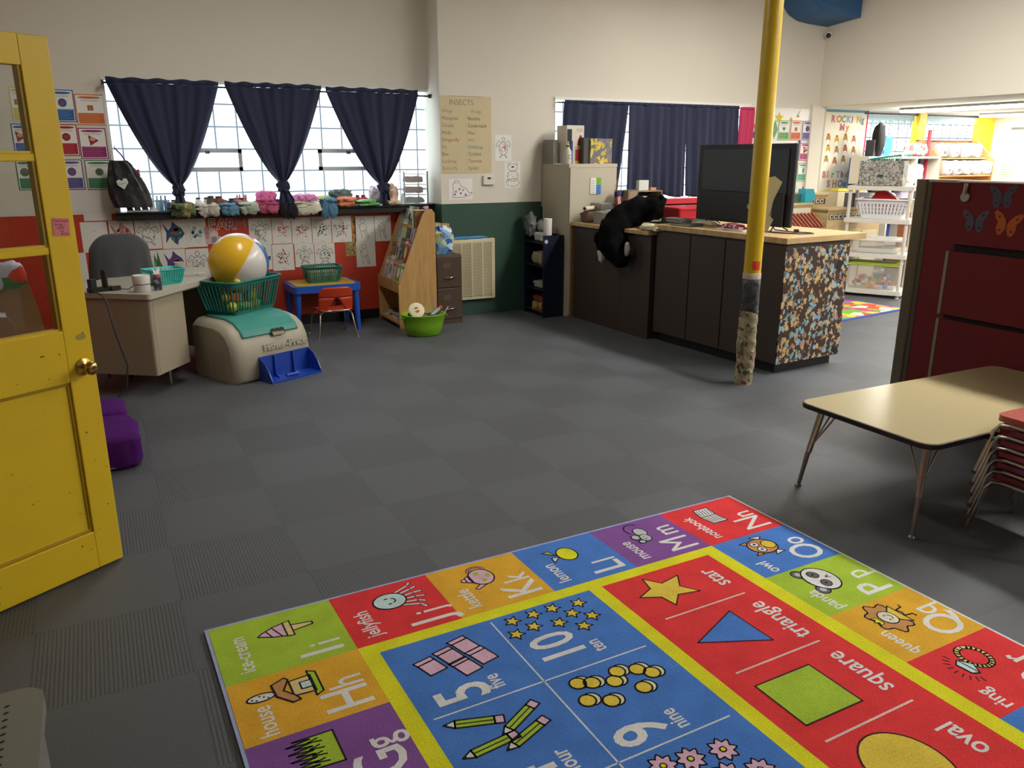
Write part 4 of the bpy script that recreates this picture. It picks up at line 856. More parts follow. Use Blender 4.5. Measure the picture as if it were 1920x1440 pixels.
shoe(516, 532, 370, 384, '#4A6AA8', 'blue small shoe in front of the middle curtain tail', 11, -1.2, Y=YS - .03)
shoe(530, 548, 372, 388, '#2A2A34', 'dark sneaker with white toe beside the cream towel', 12, -1.3, Y=YS - .06)
shoe(668, 680, 358, 378, '#C0405C', 'glossy deep pink shoe on the striped cloth, left one', 13, -1.2, '#C0405C', z=ZS + .035, L_=.12)
shoe(680, 692, 360, 378, '#C0405C', 'glossy deep pink shoe on the striped cloth, right one', 14, -.9, '#C0405C', z=ZS + .035, L_=.12)
cloth('black_shoe_bag', 522, 556, 394, 411, '#141318', 'black shoe bag with a white cord hanging off the sill', 14, 'bag', 1, 1)
cloth('clear_bag', 690, 712, 352, 378, '#C9B0B8', 'pale bag of toys left of the right curtain knot', 15, 'bag', 1, m=mat('#CDBDC8', .35, var=.3, vs=20), Y=YS + .07)
cloth('clear_bag', 722, 745, 350, 380, '#D0A28C', 'bag of orange toys right of the curtain knot', 16, 'bag', 1, m=mat('#D2A890', .35, var=.3, vs=20), Y=YS + .07)
cloth('paper_star', 722, 748, 374, 390, '#C9B49A', 'tan crumpled paper beside the white bottle', 17, 'paper', 1)
solo('bottle', MB().lathe([(0, 0), (.022, 0), (.023, .07), (.012, .09), (.012, .11), (0, .11)], mat('#DCE8EA', .3), (sx(753), YS - .05, ZS), 16), 'white bottle on the sill left of the clear drawers', 'bottle')
t = thing('drawer_tower', 'stack of clear drawers full of craft things at the sill end', 'drawers', (sx(755), YS - .07, ZS))
for i, c in enumerate(('#6F8F6A', '#9A5A58', '#B0705E')):
    f = MB().box(0, .24, 0, .15, i * .105 + .004, i * .105 + .09, mat('#C4CED0', .15, alpha=.4)).build('drawer', t)
    MB().lump((.12, .07, i * .105 + .038), (.20, .12, .06), mat(c, .6, var=.5, vs=25), .5, .15, i).build('contents', f)
    MB().box(0, .24, -.004, .15, i * .105 + .09, i * .105 + .097, WHITE).build('rim', f)
for x in (.0, .255): MB().cyl((x, 0, 0), (x, 0, .33), .009, mat('#A8B0B4', .3)).build('post', t)

# ================================================================ DESK CORNER
BEIGE = mat('#A89C86', .42, var=.05, vs=4)
dk = thing('metal_desk', 'beige metal office desk with a pale top in front of the red wall', 'desk', (.27, 6.05, 0), R(54))
# local x along the long front, y towards the wall; the drawer unit stands at x = 0
b = MB(); b.rbox(-.02, 1.34, -.02, .77, .70, .738, mat('#B8B2A2', .3, var=.03, vs=3), .03); b.build('desktop', dk, bevel=.006)
MB().box(-.022, 1.342, -.022, .772, .694, .702, mat('#6E6656', .4)).build('edge_strip', dk)
b = MB(); b.rbox(0, .44, .0, .75, .15, .695, BEIGE, .02); pd = b.build('pedestal', dk, bevel=.004)
MB().box(.03, .033, -.0008, .0, .16, .69, mat('#6E6656', .5)).build('seam', pd)
MB().box(.92, 1.32, .02, .75, .15, .695, BEIGE).build('pedestal', dk, bevel=.004)
MB().box(.44, .92, .70, .72, .3, .695, BEIGE).build('modesty_panel', dk)
for x, y in ((.30, .10), (.03, .68), (.40, .68), (.96, .05), (1.28, .05), (.96, .68), (1.28, .68)): MB().cyl((x, y, 0), (x, y, .16), .013, CHROME).build('leg', dk)
b = MB(); a = Art(b, (-.0005, .62, .48), (0, -1, 0), (0, 0, 1), 0, .001); a.rect(0, 0, .13, .17, mat('#C3BCA8', .5)); solo('notice_paper', b, 'pale paper taped to the end of the beige desk', 'paper', loc=(.27, 6.05, 0), rz=R(54))
def on_desk(x, y): c, s = math.cos(R(54)), math.sin(R(54)); return (.27 + x * c - y * s, 6.05 + x * s + y * c, .7385)
p = on_desk(.09, .10); WP = mat('#CFC9C4', .4)
t = thing('round_speaker', 'round white speaker with a dark band on the desk corner', 'speaker', p)
MB().lathe([(0, 0), (.052, 0), (.055, .004), (.055, .052), (.0, .052)], WP, n=32).build('lower_body', t)
MB().lathe([(0, .052), (.056, .053), (.056, .057), (0, .058)], mat('#4A474A', .5), n=32).build('band', t)
MB().lathe([(0, .057), (.058, .058), (.059, .11), (.055, .117), (.05, .115), (0, .112)], WP, n=32).build('upper_body', t)
p = on_desk(.17, .03)
t = thing('spray_bottle', 'dark printed bottle with a red cap and a tissue on the desk', 'bottle', p, .3)
MB().rbox(-.028, .028, -.02, .02, 0, .09, voro('#3A3A4A', ['#5A6A8A', '#7A5A5A', '#8A8A90', '#2A2A34'], 40), .015, taper=.95).build('body', t)
MB().lathe([(.03, .09), (.026, .105), (.012, .113), (0, .113)], mat('#8A2A30', .4), n=18).build('cap', t)
MB().add([(-.01, 0, .108), (.022, 0, .105), (.026, .005, .165), (-.024, .01, .155), (-.005, .012, .13)], [(0, 1, 2, 4), (0, 4, 3)], mat('#E6E6EC', .8)).build('tissue', t, solid=.002)
p = on_desk(.05, .40)
t = thing('power_strip', 'black charger and adapter cluster at the left of the desk', 'charger', p, R(20))
MB().rbox(-.08, .09, -.03, .03, 0, .03, BLACK, .01).build('body', t, bevel=.003)
MB().rbox(-.07, -.02, -.02, .03, .03, .09, DARK, .01).build('plug', t); MB().box(.03, .05, -.035, .04, .03, .15, DARK).build('dock', t, bevel=.006)
MB().rbox(.06, .13, -.05, -.01, .0, .03, mat('#3A3A3E', .2), .01).build('mouse', t)
MB().tube([(-.05, -.03, .01), (-.06, -.2, -.0), (-.055, -.235, -.03), (-.03, -.25, -.25), (.02, -.26, -.5), (.0, -.24, -.66), (-.05, -.2, -.725)], .006, mat('#3A3A38', .6)).build('cable', t)
MB().tube([(.09, 0, .012), (.14, -.03, .006), (.16, -.09, .006), (.20, -.10, .03)], .003, DARK).build('thin_cable', t)
def lattice(root, w0, d0, w1, d1, h, m, rows, cols, band=.18, name='basket_body', vert_only=False, z0=.0, rim=.006, bw=1.):
    """open plastic basket: floor, bands, bars and rim, narrower below"""
    b = MB(); th = .0035
    def sz(t): return (w0 + (w1 - w0) * t) / 2, (d0 + (d1 - d0) * t) / 2
    def ringp(t, off=0):
        a, c = sz(t); r = min(a, c) * .22; out = []
        for (px, py, a0) in ((a - r, c - r, 0), (-a + r, c - r, PI / 2), (-a + r, -c + r, PI), (a - r, -c + r, 1.5 * PI)):
            for i in range(4): q = a0 + PI / 2 * i / 3; out.append((px + (r + off) * math.cos(q), py + (r + off) * math.sin(q), z0 + h * t))
        return out
    b.add(ringp(0), [tuple(range(16))], m)
    def bandf(t0, t1):
        for o in (0, -th): b.loft([ringp(t0, o), ringp(t1, o)], m, cap=False)
        A0, A1 = ringp(t0), ringp(t0, -th); B0, B1 = ringp(t1), ringp(t1, -th); n = 16
        for (q0, q1) in ((A0, A1), (B0, B1)): b.add(q0 + q1, [(i, (i + 1) % n, n + (i + 1) % n, n + i) for i in range(n)], m)
    bandf(0, band); bandf(1 - band * .9, 1)
    for k in range(1, rows): t = band + (1 - band * 1.9) * k / rows; e = .022 * bw; bandf(t - e, t + e)
    for side in range(4):
        n = cols if side % 2 == 0 else max(3, int(cols * d0 / w0))
        for i in range(n + 1):
            f = -1 + 2 * i / n; f *= .88
            a0, c0 = sz(band - .01); a1, c1 = sz(1 - band * .9 + .01); hw = bw * (.17 if vert_only else .2) * (w0 if side % 2 == 0 else d0) / n
            if side == 0: q = [(f * a0, -c0), (f * a1, -c1)]; ax = (hw, th)
            elif side == 2: q = [(f * a0, c0), (f * a1, c1)]; ax = (hw, th)
            elif side == 1: q = [(a0, f * c0), (a1, f * c1)]; ax = (th, hw)
            else: q = [(-a0, f * c0), (-a1, f * c1)]; ax = (th, hw)
            r_ = [[(x + sx_ * ax[0], y + sy_ * ax[1], z0 + h * t) for sx_, sy_ in ((-1, -1), (1, -1), (1, 1), (-1, 1))] for (x, y), t in zip(q, (band - .01, 1 - band * .9 + .01))]
            b.loft(r_, m, cap=False)
    o = b.build(name, root)
    b = MB(); b.tube(ringp(1, .004), rim, m, n=8, closed=True); b.build('rim', root)
    return o
p = on_desk(.46, .16)
t = thing('turquoise_basket', 'small turquoise lattice basket on the beige desk', 'basket', p, R(20)); lattice(t, .20, .15, .25, .20, .11, mat('#3DB8B0', .35), 5, 11, .10, rim=.004)
p = on_desk(.30, .22)
t = thing('glass_dish', 'clear glass dish behind the bottle on the desk', 'dish', p); MB().lathe([(0, .003), (.04, .003), (.06, .05), (.057, .05), (.038, .008), (0, .008)], mat('#5E8A7E', .1, alpha=.5)).build('bowl', t)
p = on_desk(.92, .30)
t = thing('paper_cup', 'white cup at the back of the desk by the turtle drawing', 'cup', p); MB().lathe([(0, .001), (.03, .001), (.042, .1), (.039, .1), (.028, .006), (0, .006)], mat('#D8D4CC', .6)).build('body', t)
p = on_desk(.84, .18)
t = thing('charging_cable', 'coiled white cable beside the white cup', 'cable', p)
MB().tube([(.05 * math.cos(q) * (1 + .1 * math.sin(3 * q)), .035 * math.sin(q), .006 + .002 * (q / 2)) for q in [i * .35 for i in range(44)]], .0035, WHITE).build('coil', t)
MB().rbox(.06, .12, -.02, .02, 0, .02, WHITE, .008).build('plug', t)

# office chair draped with a grey cloth
t = thing('office_chair', 'office chair draped with dark grey fabric behind the desk', 'chair', (.15, 7.15, 0), R(16))
DG = mat('#3C3E40', .9, var=.08, vs=9, sheen=.2)
def drape(u, v):
    a = -PI * 1.0 + 2 * PI * u; top = 1.07; wd = .20 + .075 * v; sh = .5 + .5 * math.cos(a)
    z = top - v * .62 - .0 * u; r = min(1, (v * 3.2)) ** .5
    if v < .3: z = top - .05 * (v / .3) ** 2 * 2 - .0
    else: z = top - .10 - (v - .3) / .7 * .55
    k = .012 * math.sin(9 * a + 2) * max(0, v - .25) * 2
    return ((wd * r + k) * math.sin(a), (.07 + .05 * v) * r * -math.cos(a) + k, z)
b = MB(); b.grid(drape, 54, 22, DG); b.build('draped_backrest', t)
MB().rbox(-.24, .24, -.45, .03, .43, .50, DARK, .06).build('seat', t, bevel=.01); MB().cyl((0, -.2, .12), (0, -.2, .44), .03, BLACK).build('gas_post', t)
MB().box(-.03, .03, .03, .07, .45, .95, BLACK).build('back_support', t)
for i in range(5):
    q = 2 * PI * i / 5 + .3; b = MB(); b.tube([(0, -.2, .12), (.28 * math.cos(q), -.2 + .28 * math.sin(q), .075)], .02, BLACK); l = b.build('leg', t)
    MB().cyl((.28 * math.cos(q) - .012, -.2 + .28 * math.sin(q), .027), (.28 * math.cos(q) + .012, -.2 + .28 * math.sin(q), .027), .027, BLACK).build('caster', l)

# toy box
TB = mat('#ABA491', .5, var=.04, vs=8, bump=.05, bs=200); TEAL = mat('#3F8E84', .42, var=.03)
tb = thing('toy_box', 'beige plastic toy box with a teal lid and an open blue front tray', 'toy box', (.80, 6.06, 0), R(24))
prof = [(.03, 0), (.0, .03), (.0, .20), (.02, .30), (.07, .385), (.15, .435), (.25, .455), (.55, .455), (.60, .42), (.61, .3), (.61, .03), (.59, 0)]
def psec(x, k, kz=None): cy, cz = .305, .2; return [(x, cy + (y - cy) * k, cz + (z - cz) * (kz or k) if z > .01 else 0) for y, z in prof]
TW = .70
b = MB(); b.loft([psec(0, .82, .8), psec(.015, .91, .9), psec(.05, .98, .97), psec(.10, 1), psec(TW - .10, 1), psec(TW - .05, .98, .97), psec(TW - .015, .91, .9), psec(TW, .82, .8)], TB, smooth=True)
tbb = b.build('body', tb)
b = MB(); lidp = [(.035, .338), (.07, .388), (.15, .439), (.25, .460), (.52, .460)]
b.grid(lambda u, v: (.10 + (TW - .20) * u + (.05 * (1 - v) * (1 if u > .5 else 1) * 0), *[(lambda q: (q[0], q[1] + .004))((lambda k, f: (lidp[k][0] + (lidp[k + 1][0] - lidp[k][0]) * f, lidp[k][1] + (lidp[k + 1][1] - lidp[k][1]) * f))(min(3, int(v * 4)), v * 4 - min(3, int(v * 4))))][0]), 20, 16, TEAL)
ld = b.build('lid', tb, solid=.012)
b = MB(); a = Art(b, (.36, .028, .336), (1, 0, 0), (0, .57, .82), .0006, .011); a.fill([(-.01, -.02), (.10, -.02), (.11, .0), (.11, .035), (.085, .045), (.07, .035), (.05, .045), (.03, .035), (.01, .045), (-.015, .03), (-.015, 0)], mat('#1E2A26', .8), 0); a.fill([(-.005, -.018), (.10, -.018), (.10, .008), (-.005, .014)], mat('#8C8268', .6), 1); b.build('hand_hold', tb)
b = MB(); a = Art(b, (.25, -.002, .225), (1, 0, 0), (0, .12, .993), .0, .006)
a.text('Fisher-Price', .003, -.003, .082, mat('#5E5848', .6), 0, heavy=.02); a.lift = .009; a.text('Fisher-Price', 0, 0, .082, mat('#C4BDAA', .5), 0, heavy=.01)
b.build('raised_lettering', tb)
BT = mat('#1F44A8', .3)
b = MB()
b.box(.20, .66, -.16, .0, 0, .012, BT); b.box(.20, .66, -.004, .002, .0, .185, BT)
for x in (.20, .655):
    b.prism([(0.0, 0), (-.165, .0), (-.155, .03), (-.12, .09), (-.07, .15), (0, .185)], x - .003, x + .003, BT, 'x')
tr = b.build('front_tray', tb)
for x in (.33, .50):
    b = MB(); b.prism([(0.0, 0), (-.09, .0), (-.07, .02), (-.03, .03), (-.02, .18), (0, .18)], x - .006, x + .006, BT, 'x'); b.build('divider', tr)
MB().cyl((.36, -.11, .03), (.47, -.11, .03), .012, BT).build('roller', tr)
MB().box(-.001, .002, .14, .32, .04, .24, mat('#A29B88', .55)).build('side_recess', tb, bevel=.001)

t = thing('laundry_basket', 'large teal slatted basket full of toys on the toy box', 'basket', (.965, 6.665, .462), R(40)); lattice(t, .46, .30, .58, .40, .265, mat('#1E7468', .38), 1, 15, .13, vert_only=True, rim=.009)
rb = random.Random(8)
for i in range(16):
    c = rb.choice(['#C9C43A', '#E0B82A', '#6FA048', '#D98A4A', '#3A6AB0', '#C9C9C0']); lx, ly = rb.uniform(-.19, .19), rb.uniform(-.11, .11); cs, sn = math.cos(R(40)), math.sin(R(40))
    nm = {'#C9C43A': 'lime', '#E0B82A': 'yellow', '#6FA048': 'green', '#D98A4A': 'orange', '#3A6AB0': 'blue', '#C9C9C0': 'white'}[c]
    b = MB(); r = rb.uniform(.028, .042); z = .475 + r + (i // 9) * .07
    (b.ball((0, 0, 0), r, mat(c, .4), 12, 8) if i % 3 else b.lump((0, 0, 0), (r * 2.2, r * 1.5, r * 1.7), mat(c, .5), .6, .1, i))
    solo('toy_piece', b, 'small plastic toy inside the teal slatted basket', 'toy', 'toys in the teal basket', loc=(.965 + lx * cs - ly * sn, 6.665 + lx * sn + ly * cs, z))
b = MB(); BALL_Y, BALL_W, = mat('#E0B22A', .25), mat('#D9D2CC', .22)
n_, k_ = 36, 18; r = .232
ax_ = (_rt * .62 + Vector((0, 0, .76)) + Vector((-.14, -.98, .1)) * .22).normalized(); cv_ = Vector((-.145, -.98, .12)); cv_ = (cv_ - ax_ * cv_.dot(ax_)).normalized(); dv_ = ax_.cross(cv_)
vs2 = [ax_ * (r * math.cos(PI * j / k_)) + (cv_ * math.cos(R(-80) + 2 * PI * i / n_) + dv_ * math.sin(R(-80) + 2 * PI * i / n_)) * (r * math.sin(PI * j / k_)) for j in range(k_ + 1) for i in range(n_)]
for mi_, (lo, hi) in enumerate(((0, 9), (9, 16), (16, 22), (22, 27), (27, 31), (31, 36))):
    fs = [(j * n_ + i, j * n_ + (i + 1) % n_, (j + 1) * n_ + (i + 1) % n_, (j + 1) * n_ + i) for j in range(k_) for i in range(lo, hi)]
    b.add(vs2, fs, [BALL_Y, BALL_W, mat('#3A6AB0', .25), BALL_W, mat('#C23A34', .25), BALL_W][mi_], True)
solo('beach_ball', b, 'inflatable yellow and white beach ball in the teal basket', 'ball', loc=(.985, 6.70, .84))
for i, (x, y, z) in enumerate(((-.11, -.10, .685),)):
    cs, sn = math.cos(R(40)), math.sin(R(40)); b = MB(); b.lump((0, 0, 0), (.10, .07, .06), mat('#D9B42A', .35), .7, .08, 4).ball((-.03, 0, .03), .028, mat('#D9B42A', .35), 12, 8)
    solo('rubber_duck', b, 'yellow rubber toy in front of the beach ball', 'toy', loc=(.965 + x * cs - y * sn, 6.665 + x * sn + y * cs, z), rz=1)

# blue and yellow children table with the red chair
t = thing('kids_table', 'low blue plastic table with a yellow top against the red wall', 'table', (1.585, 7.60, 0))
KB = mat('#1F55B4', .35); MB().rbox(0, .66, 0, .5, .40, .465, KB, .05).build('table_frame', t, bevel=.008); MB().rbox(.04, .62, .04, .46, .465, .469, mat('#C9A83C', .4), .03).build('tabletop', t)
for x, y, sx_, sy_ in ((.05, .05, -1, -1), (.61, .05, 1, -1), (.05, .45, -1, 1), (.61, .45, 1, 1)): MB().cyl((x, y, .41), (x + sx_ * .015, y + sy_ * .0, 0), .032, KB, .022).build('leg', t)
t = thing('storage_basket', 'dark green lattice basket on the blue and yellow table', 'basket', (1.93, 7.86, .470)); lattice(t, .29, .19, .35, .24, .15, mat('#1C6B5A', .4), 3, 14, .13, rim=.006)
for i in range(10):
    solo('marker_tube', MB().box(-.012, .012, -.05, .05, 0, .10, mat(['#B8AA7A', '#9A9484', '#C9BC90'][i % 3], .6)), 'pale strip standing inside the green basket', 'craft strip', 'strips in the green basket', loc=(1.82 + i * .026, 7.86, .474))
def kchair(loc, rz, label, grp, shell='#C03C1C'):
    S = mat(shell, .38); t = thing('school_chair', label, 'chair', loc, rz, grp)
    # local: front towards -y, seat .27 high
    b = MB(); b.grid(lambda u, v: (-.15 + .30 * u * 1.0, -.15 + .30 * v, .27 - .02 * math.sin(PI * u) * math.sin(PI * min(1, v * 1.1)) - .025 * max(0, .2 - v) / .2 * 1), 12, 12, S); b.build('seat', t, solid=.009)
    b = MB(); yb = lambda z: .155 + (z - .25) * .22 + .0
    hw = lambda z: .165 - .025 * max(0, (z - .42)) / .08 - .01 * (z > .3)
    def piece(x0f, x1f, z0, z1, nx=6, nz=6):
        b.grid(lambda u, v: (lambda z: (x0f(z) + (x1f(z) - x0f(z)) * u, yb(z) - .035 * (abs((x0f(z) + (x1f(z) - x0f(z)) * u)) / .16) ** 2 , z))(z0 + (z1 - z0) * v), nx, nz, S)
    open_ = lambda z: .014 + .075 * (1 - (z - .275) / .115)
    full = lambda z: .16 if z < .43 else .16 * math.sqrt(max(.35, 1 - ((z - .43) / .065) ** 2 * .65))
    piece(lambda z: -full(z), lambda z: -open_(z), .255, .39); piece(lambda z: open_(z), lambda z: full(z), .255, .39); piece(lambda z: -full(z), lambda z: full(z), .39, .49, 12, 6); piece(lambda z: -.08, lambda z: .08, .25, .275, 4, 2)
    b.build('backrest', t, solid=.009)
    for s in (-1, 1):
        b = MB(); b.tube([(s * .185, .19, .006), (s * .165, .165, .12), (s * .15, .14, .225), (s * .135, .115, .25), (s * .13, .05, .255), (s * .13, -.06, .255), (s * .14, -.12, .245), (s * .155, -.15, .21), (s * .17, -.17, .10), (s * .18, -.185, .006)], .0085, CHROME, 10); b.build('leg_frame', t)
        for y in (.19, -.185): MB().cyl((s * .185, y, 0), (s * .185, y, .012), .012, mat('#8A8A88', .5)).build('glide', t)
    MB().tube([(-.15, .14, .225), (-.12, .155, .262), (0, .158, .262), (.12, .155, .262), (.15, .14, .225)], .0085, CHROME, 10).build('crossbar', t)
    return t
kchair((1.915, 7.50, 0), PI, 'red plastic child chair tucked at the blue and yellow table', None)
bpy.context.view_layer.update()

# ================================================================ BOOK DISPLAY
WD = wood('#C29A60', '#B0864C', (7, 7, .8)); bs = thing('book_display', 'birch sloping book display shelf standing against the red wall', 'bookshelf', (2.57, 7.45, 0))
sp = [(0, 0), (.40, 0), (.40, 1.12), (.37, 1.16), (.31, 1.155), (.27, 1.10), (0, .43)]
for y in (0, .63): MB().prism(sp, y, y + .018, WD, 'y').build('side_panel', bs, bevel=.003)
MB().box(.38, .398, .018, .63, .02, 1.12, WD).build('back_panel', bs); MB().box(.0, .38, .018, .63, .04, .058, WD).build('bottom_shelf', bs); MB().box(.0, .38, .018, .63, .395, .413, WD).build('shelf', bs)
MB().box(-.004, .012, .018, .63, .36, .47, WD).build('front_rail', bs)
tiers = [(.02, .43), (.10, .62), (.18, .80), (.25, .97)]
for x, z in tiers: MB().box(x, x + .11, .018, .63, z - .012, z, WD).box(x - .004, x + .004, .018, .63, z - .012, z + .022, WD).build('tier', bs)
bc = [('#B9C9B4', 'pale green'), ('#2F5A5E', 'dark teal'), ('#A8483C', 'red'), ('#6E5A7A', 'violet'), ('#C9B9A0', 'tan'), ('#7E9C34', 'bright green'), ('#B8A8A8', 'pinkish'), ('#3F5A8C', 'blue'), ('#D9D4C8', 'white'), ('#4A4A4E', 'grey'), ('#7FA8B8', 'light blue'), ('#8C6A4A', 'brown')]
rb = random.Random(3); tn = ['lowest', 'second lowest', 'third', 'top']; pn = ['nearest the camera', 'second from this side', 'in the middle', 'fourth along', 'at the far end']
pick = [[8, 5, 6, 8, 6], [3, 2, 1, 4, 11], [7, 10, 9, 0, 10], [9, 8, 11, 0, 10]]
for k, (x, z) in enumerate(tiers):
    for j in range(5):
        col, cn = bc[pick[k][j]]; y = .028 + .121 * j; hgt = rb.uniform(.20, .265) if k < 3 else rb.uniform(.17, .21); wd = rb.uniform(.10, .119); b = MB(); th = rb.uniform(.006, .016)
        b.box(0, th, 0, wd, 0, hgt, mat(col, .55)); b.box(.001, th - .001, .002, wd + .001, .002, hgt + .001, PAPER2)
        a = Art(b, (0, wd, 0), (0, -1, 0), (0, 0, 1), .0004, .0004); q = rb.random()
        a.rect(.008, .008, wd - .008, hgt - .008, mat(col, .5), 0); c2 = P(rb.choice(['#E6DCC8', '#3A3A42', '#C9573E', '#4A6A8A', '#E0C060', '#5A8A5A']))
        if j % 2: a.fill(ell(wd / 2, hgt * .45, wd * .3, hgt * .22, 16), c2, 1); a.rect(.015, hgt * .78, wd - .015, hgt * .88, P('#EDE8DC'), 1)
        else:
            a.rect(.015, hgt * .72, wd - .015, hgt * .86, c2, 1)
            for i in range(9): a.fill(ell(rb.uniform(.015, wd - .015), rb.uniform(.02, hgt * .65), .008, .011, 8), P(rb.choice(['#C9574A', '#E6DCC8', '#3A4A5A', '#D9A84A'])), 2)
        o = solo('picture_book', b, '%s picture book on the %s tier of the display, %s' % (cn, tn[k], pn[j]), 'book', 'picture books in the book display', loc=(2.57 + x + .028, 7.45 + y, z)); o.rotation_euler = (0, R(14), rb.uniform(-.05, .05))
for i in range(6):
    solo('paper_stack', MB().box(0, .26, 0, .085, 0, .006 + .003 * (i % 3), mat(['#B9B4A8', '#8A8A8C', '#C9C4B8'][i % 3], .7)).box(.01, .24, .01, .08, .012, .018 + .02 * (i % 2), mat(['#5A5A60', '#A8A39A'][i % 2], .7)), 'thin books and papers lying on the bottom shelf of the display', 'papers', 'papers on the bottom shelf', loc=(2.62, 7.49 + i * .095, .058))
solo('ribbon_bow', MB().lump((0, 0, 0), (.05, .04, .035), mat('#D9A0B0', .6), .7, .3, 2, fr=14), 'small pink ribbon on top of the book display', 'ribbon', loc=(2.90, 7.50, 1.17))
for i, (c, lab) in enumerate((('#8C5A34', 'brown book standing on top of the display'), ('#5A5244', 'dark book standing on top of the display'), ('#D9CC9A', 'cream book standing on top of the display'))):
    solo('book', MB().box(0, .12, 0, .02, 0, .17, mat(c, .6)).box(.003, .117, .002, .018, .002, .171, PAPER2), lab, 'book', loc=(2.80, 7.53 + i * .04, .975))

# green tub
t = thing('green_tub', 'lime green plastic tub full of odds and ends on the floor', 'tub', (2.70, 7.13, 0)); LG = mat('#7CB41E', .3, alpha=.93)
MB().lathe([(0, .004), (.155, .004), (.165, .01), (.19, .10), (.215, .20), (.222, .205), (.218, .21), (.208, .203), (.183, .10), (.158, .014), (0, .012)], LG, n=40, sy=.8).build('body', t)
for s in (-1, 1): MB().tube([(s * .212, -.05, .188), (s * .232, -.03, .175), (s * .235, 0, .172), (s * .232, .03, .175), (s * .212, .05, .188)], .006, LG).build('handle', t)
for i in range(12):
    q = random.Random(i + 30); MB_ = MB().lump((0, 0, 0), (.11, .09, .08), mat(q.choice(['#5A4A34', '#3A3A30', '#8A7A4A', '#2A2A2A', '#A89468', '#6A6A5A']), .6), .45, .12, i); a_ = 2.4 * i
    solo('tub_item', MB_, 'small object half buried in the lime green tub', 'object', 'things in the green tub', loc=(2.70 + .09 * math.cos(a_), 7.13 + .065 * math.sin(a_), .10 + .075 * (i // 6)))
b = MB(); b.lathe([(0, 0), (.074, 0), (.075, .012), (.07, .016), (.0, .014)], mat('#DCD3AE', .5), n=32); a = Art(b, (0, 0, .0142), (1, 0, 0), (0, 1, 0), .0004, .0006); a.rect(-.02, .015, .022, .045, P('#34485E')); a.rect(-.02, -.045, .022, -.005, P('#B8602E')); a.rect(-.02, -.004, .022, .014, P('#E0C890'))
o = solo('cream_disc', b, 'round cream plastic lid with a label leaning in the green tub', 'lid', loc=(2.60, 7.05, .255)); o.rotation_euler = (R(58), R(-12), 0)
b = MB(); b.box(-.05, .05, -.003, .003, -.03, .04, mat('#8C7A34', .5)); o = solo('tan_block', b, 'olive card block sticking out of the green tub', 'block', loc=(2.73, 7.10, .235)); o.rotation_euler = (R(-20), R(25), .2)
b = MB(); b.cyl((-.07, 0, -.04), (.035, 0, .03), .016, mat('#A8B0B4', .3)).cyl((.035, 0, .03), (.06, 0, .047), .018, mat('#B84040', .4)); solo('glue_bottle', b, 'clear bottle with a red cap leaning in the green tub', 'bottle', loc=(2.80, 7.05, .225))
solo('paintbrush', MB().cyl((0, 0, 0), (.07, -.02, .11), .004, WHITE), 'thin white stick leaning over the tub edge', 'stick', loc=(2.85, 7.06, .16))
solo('pencil', MB().cyl((0, 0, 0), (.01, .03, .20), .004, mat('#8A86A8', .4)), 'pale violet stick standing in the green tub', 'stick', loc=(2.80, 7.12, .17))
solo('scissors_handle', MB().tube([(0, 0, 0), (.05, .0, .05), (.10, 0, .075)], .006, DARK), 'black handle leaning out of the green tub', 'handle tool', loc=(2.82, 7.10, .18))

# file cabinet, bag, wall grille
FB = mat('#4A3A2C', .45, var=.05); t = thing('file_cabinet', 'brown two drawer metal file cabinet beside the book display', 'cabinet', (2.985, 7.50, 0))
MB().box(0, .285, 0, .31, 0, .70, FB).build('body', t, bevel=.005)
for z in (.055, .375):
    f = MB().box(.008, .277, -.012, 0, z, z + .31, FB).build('drawer', t, bevel=.004)
    MB().tube([(.09, -.012, z + .10), (.10, -.034, z + .10), (.19, -.034, z + .105), (.20, -.012, z + .105)], .007, CHROME).build('handle', f)
    MB().box(.075, .15, -.016, -.012, z + .195, z + .245, STEEL).box(.08, .145, -.0165, -.016, z + .20, z + .24, mat('#5A4A38', .6)).build('label_holder', f)
MB().cyl((.155, -.014, .44), (.155, -.02, .44), .006, CHROME).build('lock', t)
b = MB(); b.lump((.12, .12, .135), (.22, .16, .27), voro('#8FB4D4', ['#3A6AB0', '#D8E4EC', '#5A96C8', '#C9D4A0'], 12, .7, .2), .6, .16, 5, fr=9, n=30, k=18)
a = Art(b, (.03, .025, .15), (1, 0, .05), (0, 0, 1), .0004, .008); a.line(ell(.06, .05, .022, .016, 14), .007, P('#1F4A9A'), 0, True); a.text('CALM', .03, .012, .034, P('#2A5A9A'), 0)
solo('plastic_bag', b, 'shiny blue and clear plastic bag on the brown file cabinet', 'bag', loc=(2.985, 7.50, .702))
solo('craft_box', MB().box(0, .10, 0, .08, 0, .30, mat('#B08A52', .6)).box(.11, .20, .01, .09, 0, .29, mat('#A08A60', .6)), 'tan cardboard boxes behind the blue bag on the file cabinet', 'box', loc=(3.03, 7.70, .702))
solo('red_mitten', MB().lump((0, 0, 0), (.06, .06, .10), mat('#A8281E', .7), .8, .1, 2), 'red cloth showing between the book display and tan boxes', 'cloth', loc=(2.985 + .03, 7.72, 1.02 - .27 + .0))
t = thing('wall_heater_grille', 'cream louvred heater cover on the green wall', 'grille', (3.235, YG, .175)); CR = mat('#CFC3A0', .5)
MB().box(0, .545, -.055, 0, 0, .64, CR).build('housing', t, bevel=.006)
MB().box(.03, .515, -.057, -.055, .035, .60, mat('#7A6C54', .7)).build('recess', t)
for i in range(36): MB().box(.03, .515, -.066, -.056, .042 + i * .0155, .042 + i * .0155 + .0085, CR).build('slat', t)
for x in (.03, .14, .26, .385, .50): MB().box(x, x + .014, -.069, -.056, .03, .605, CR).build('mullion', t)
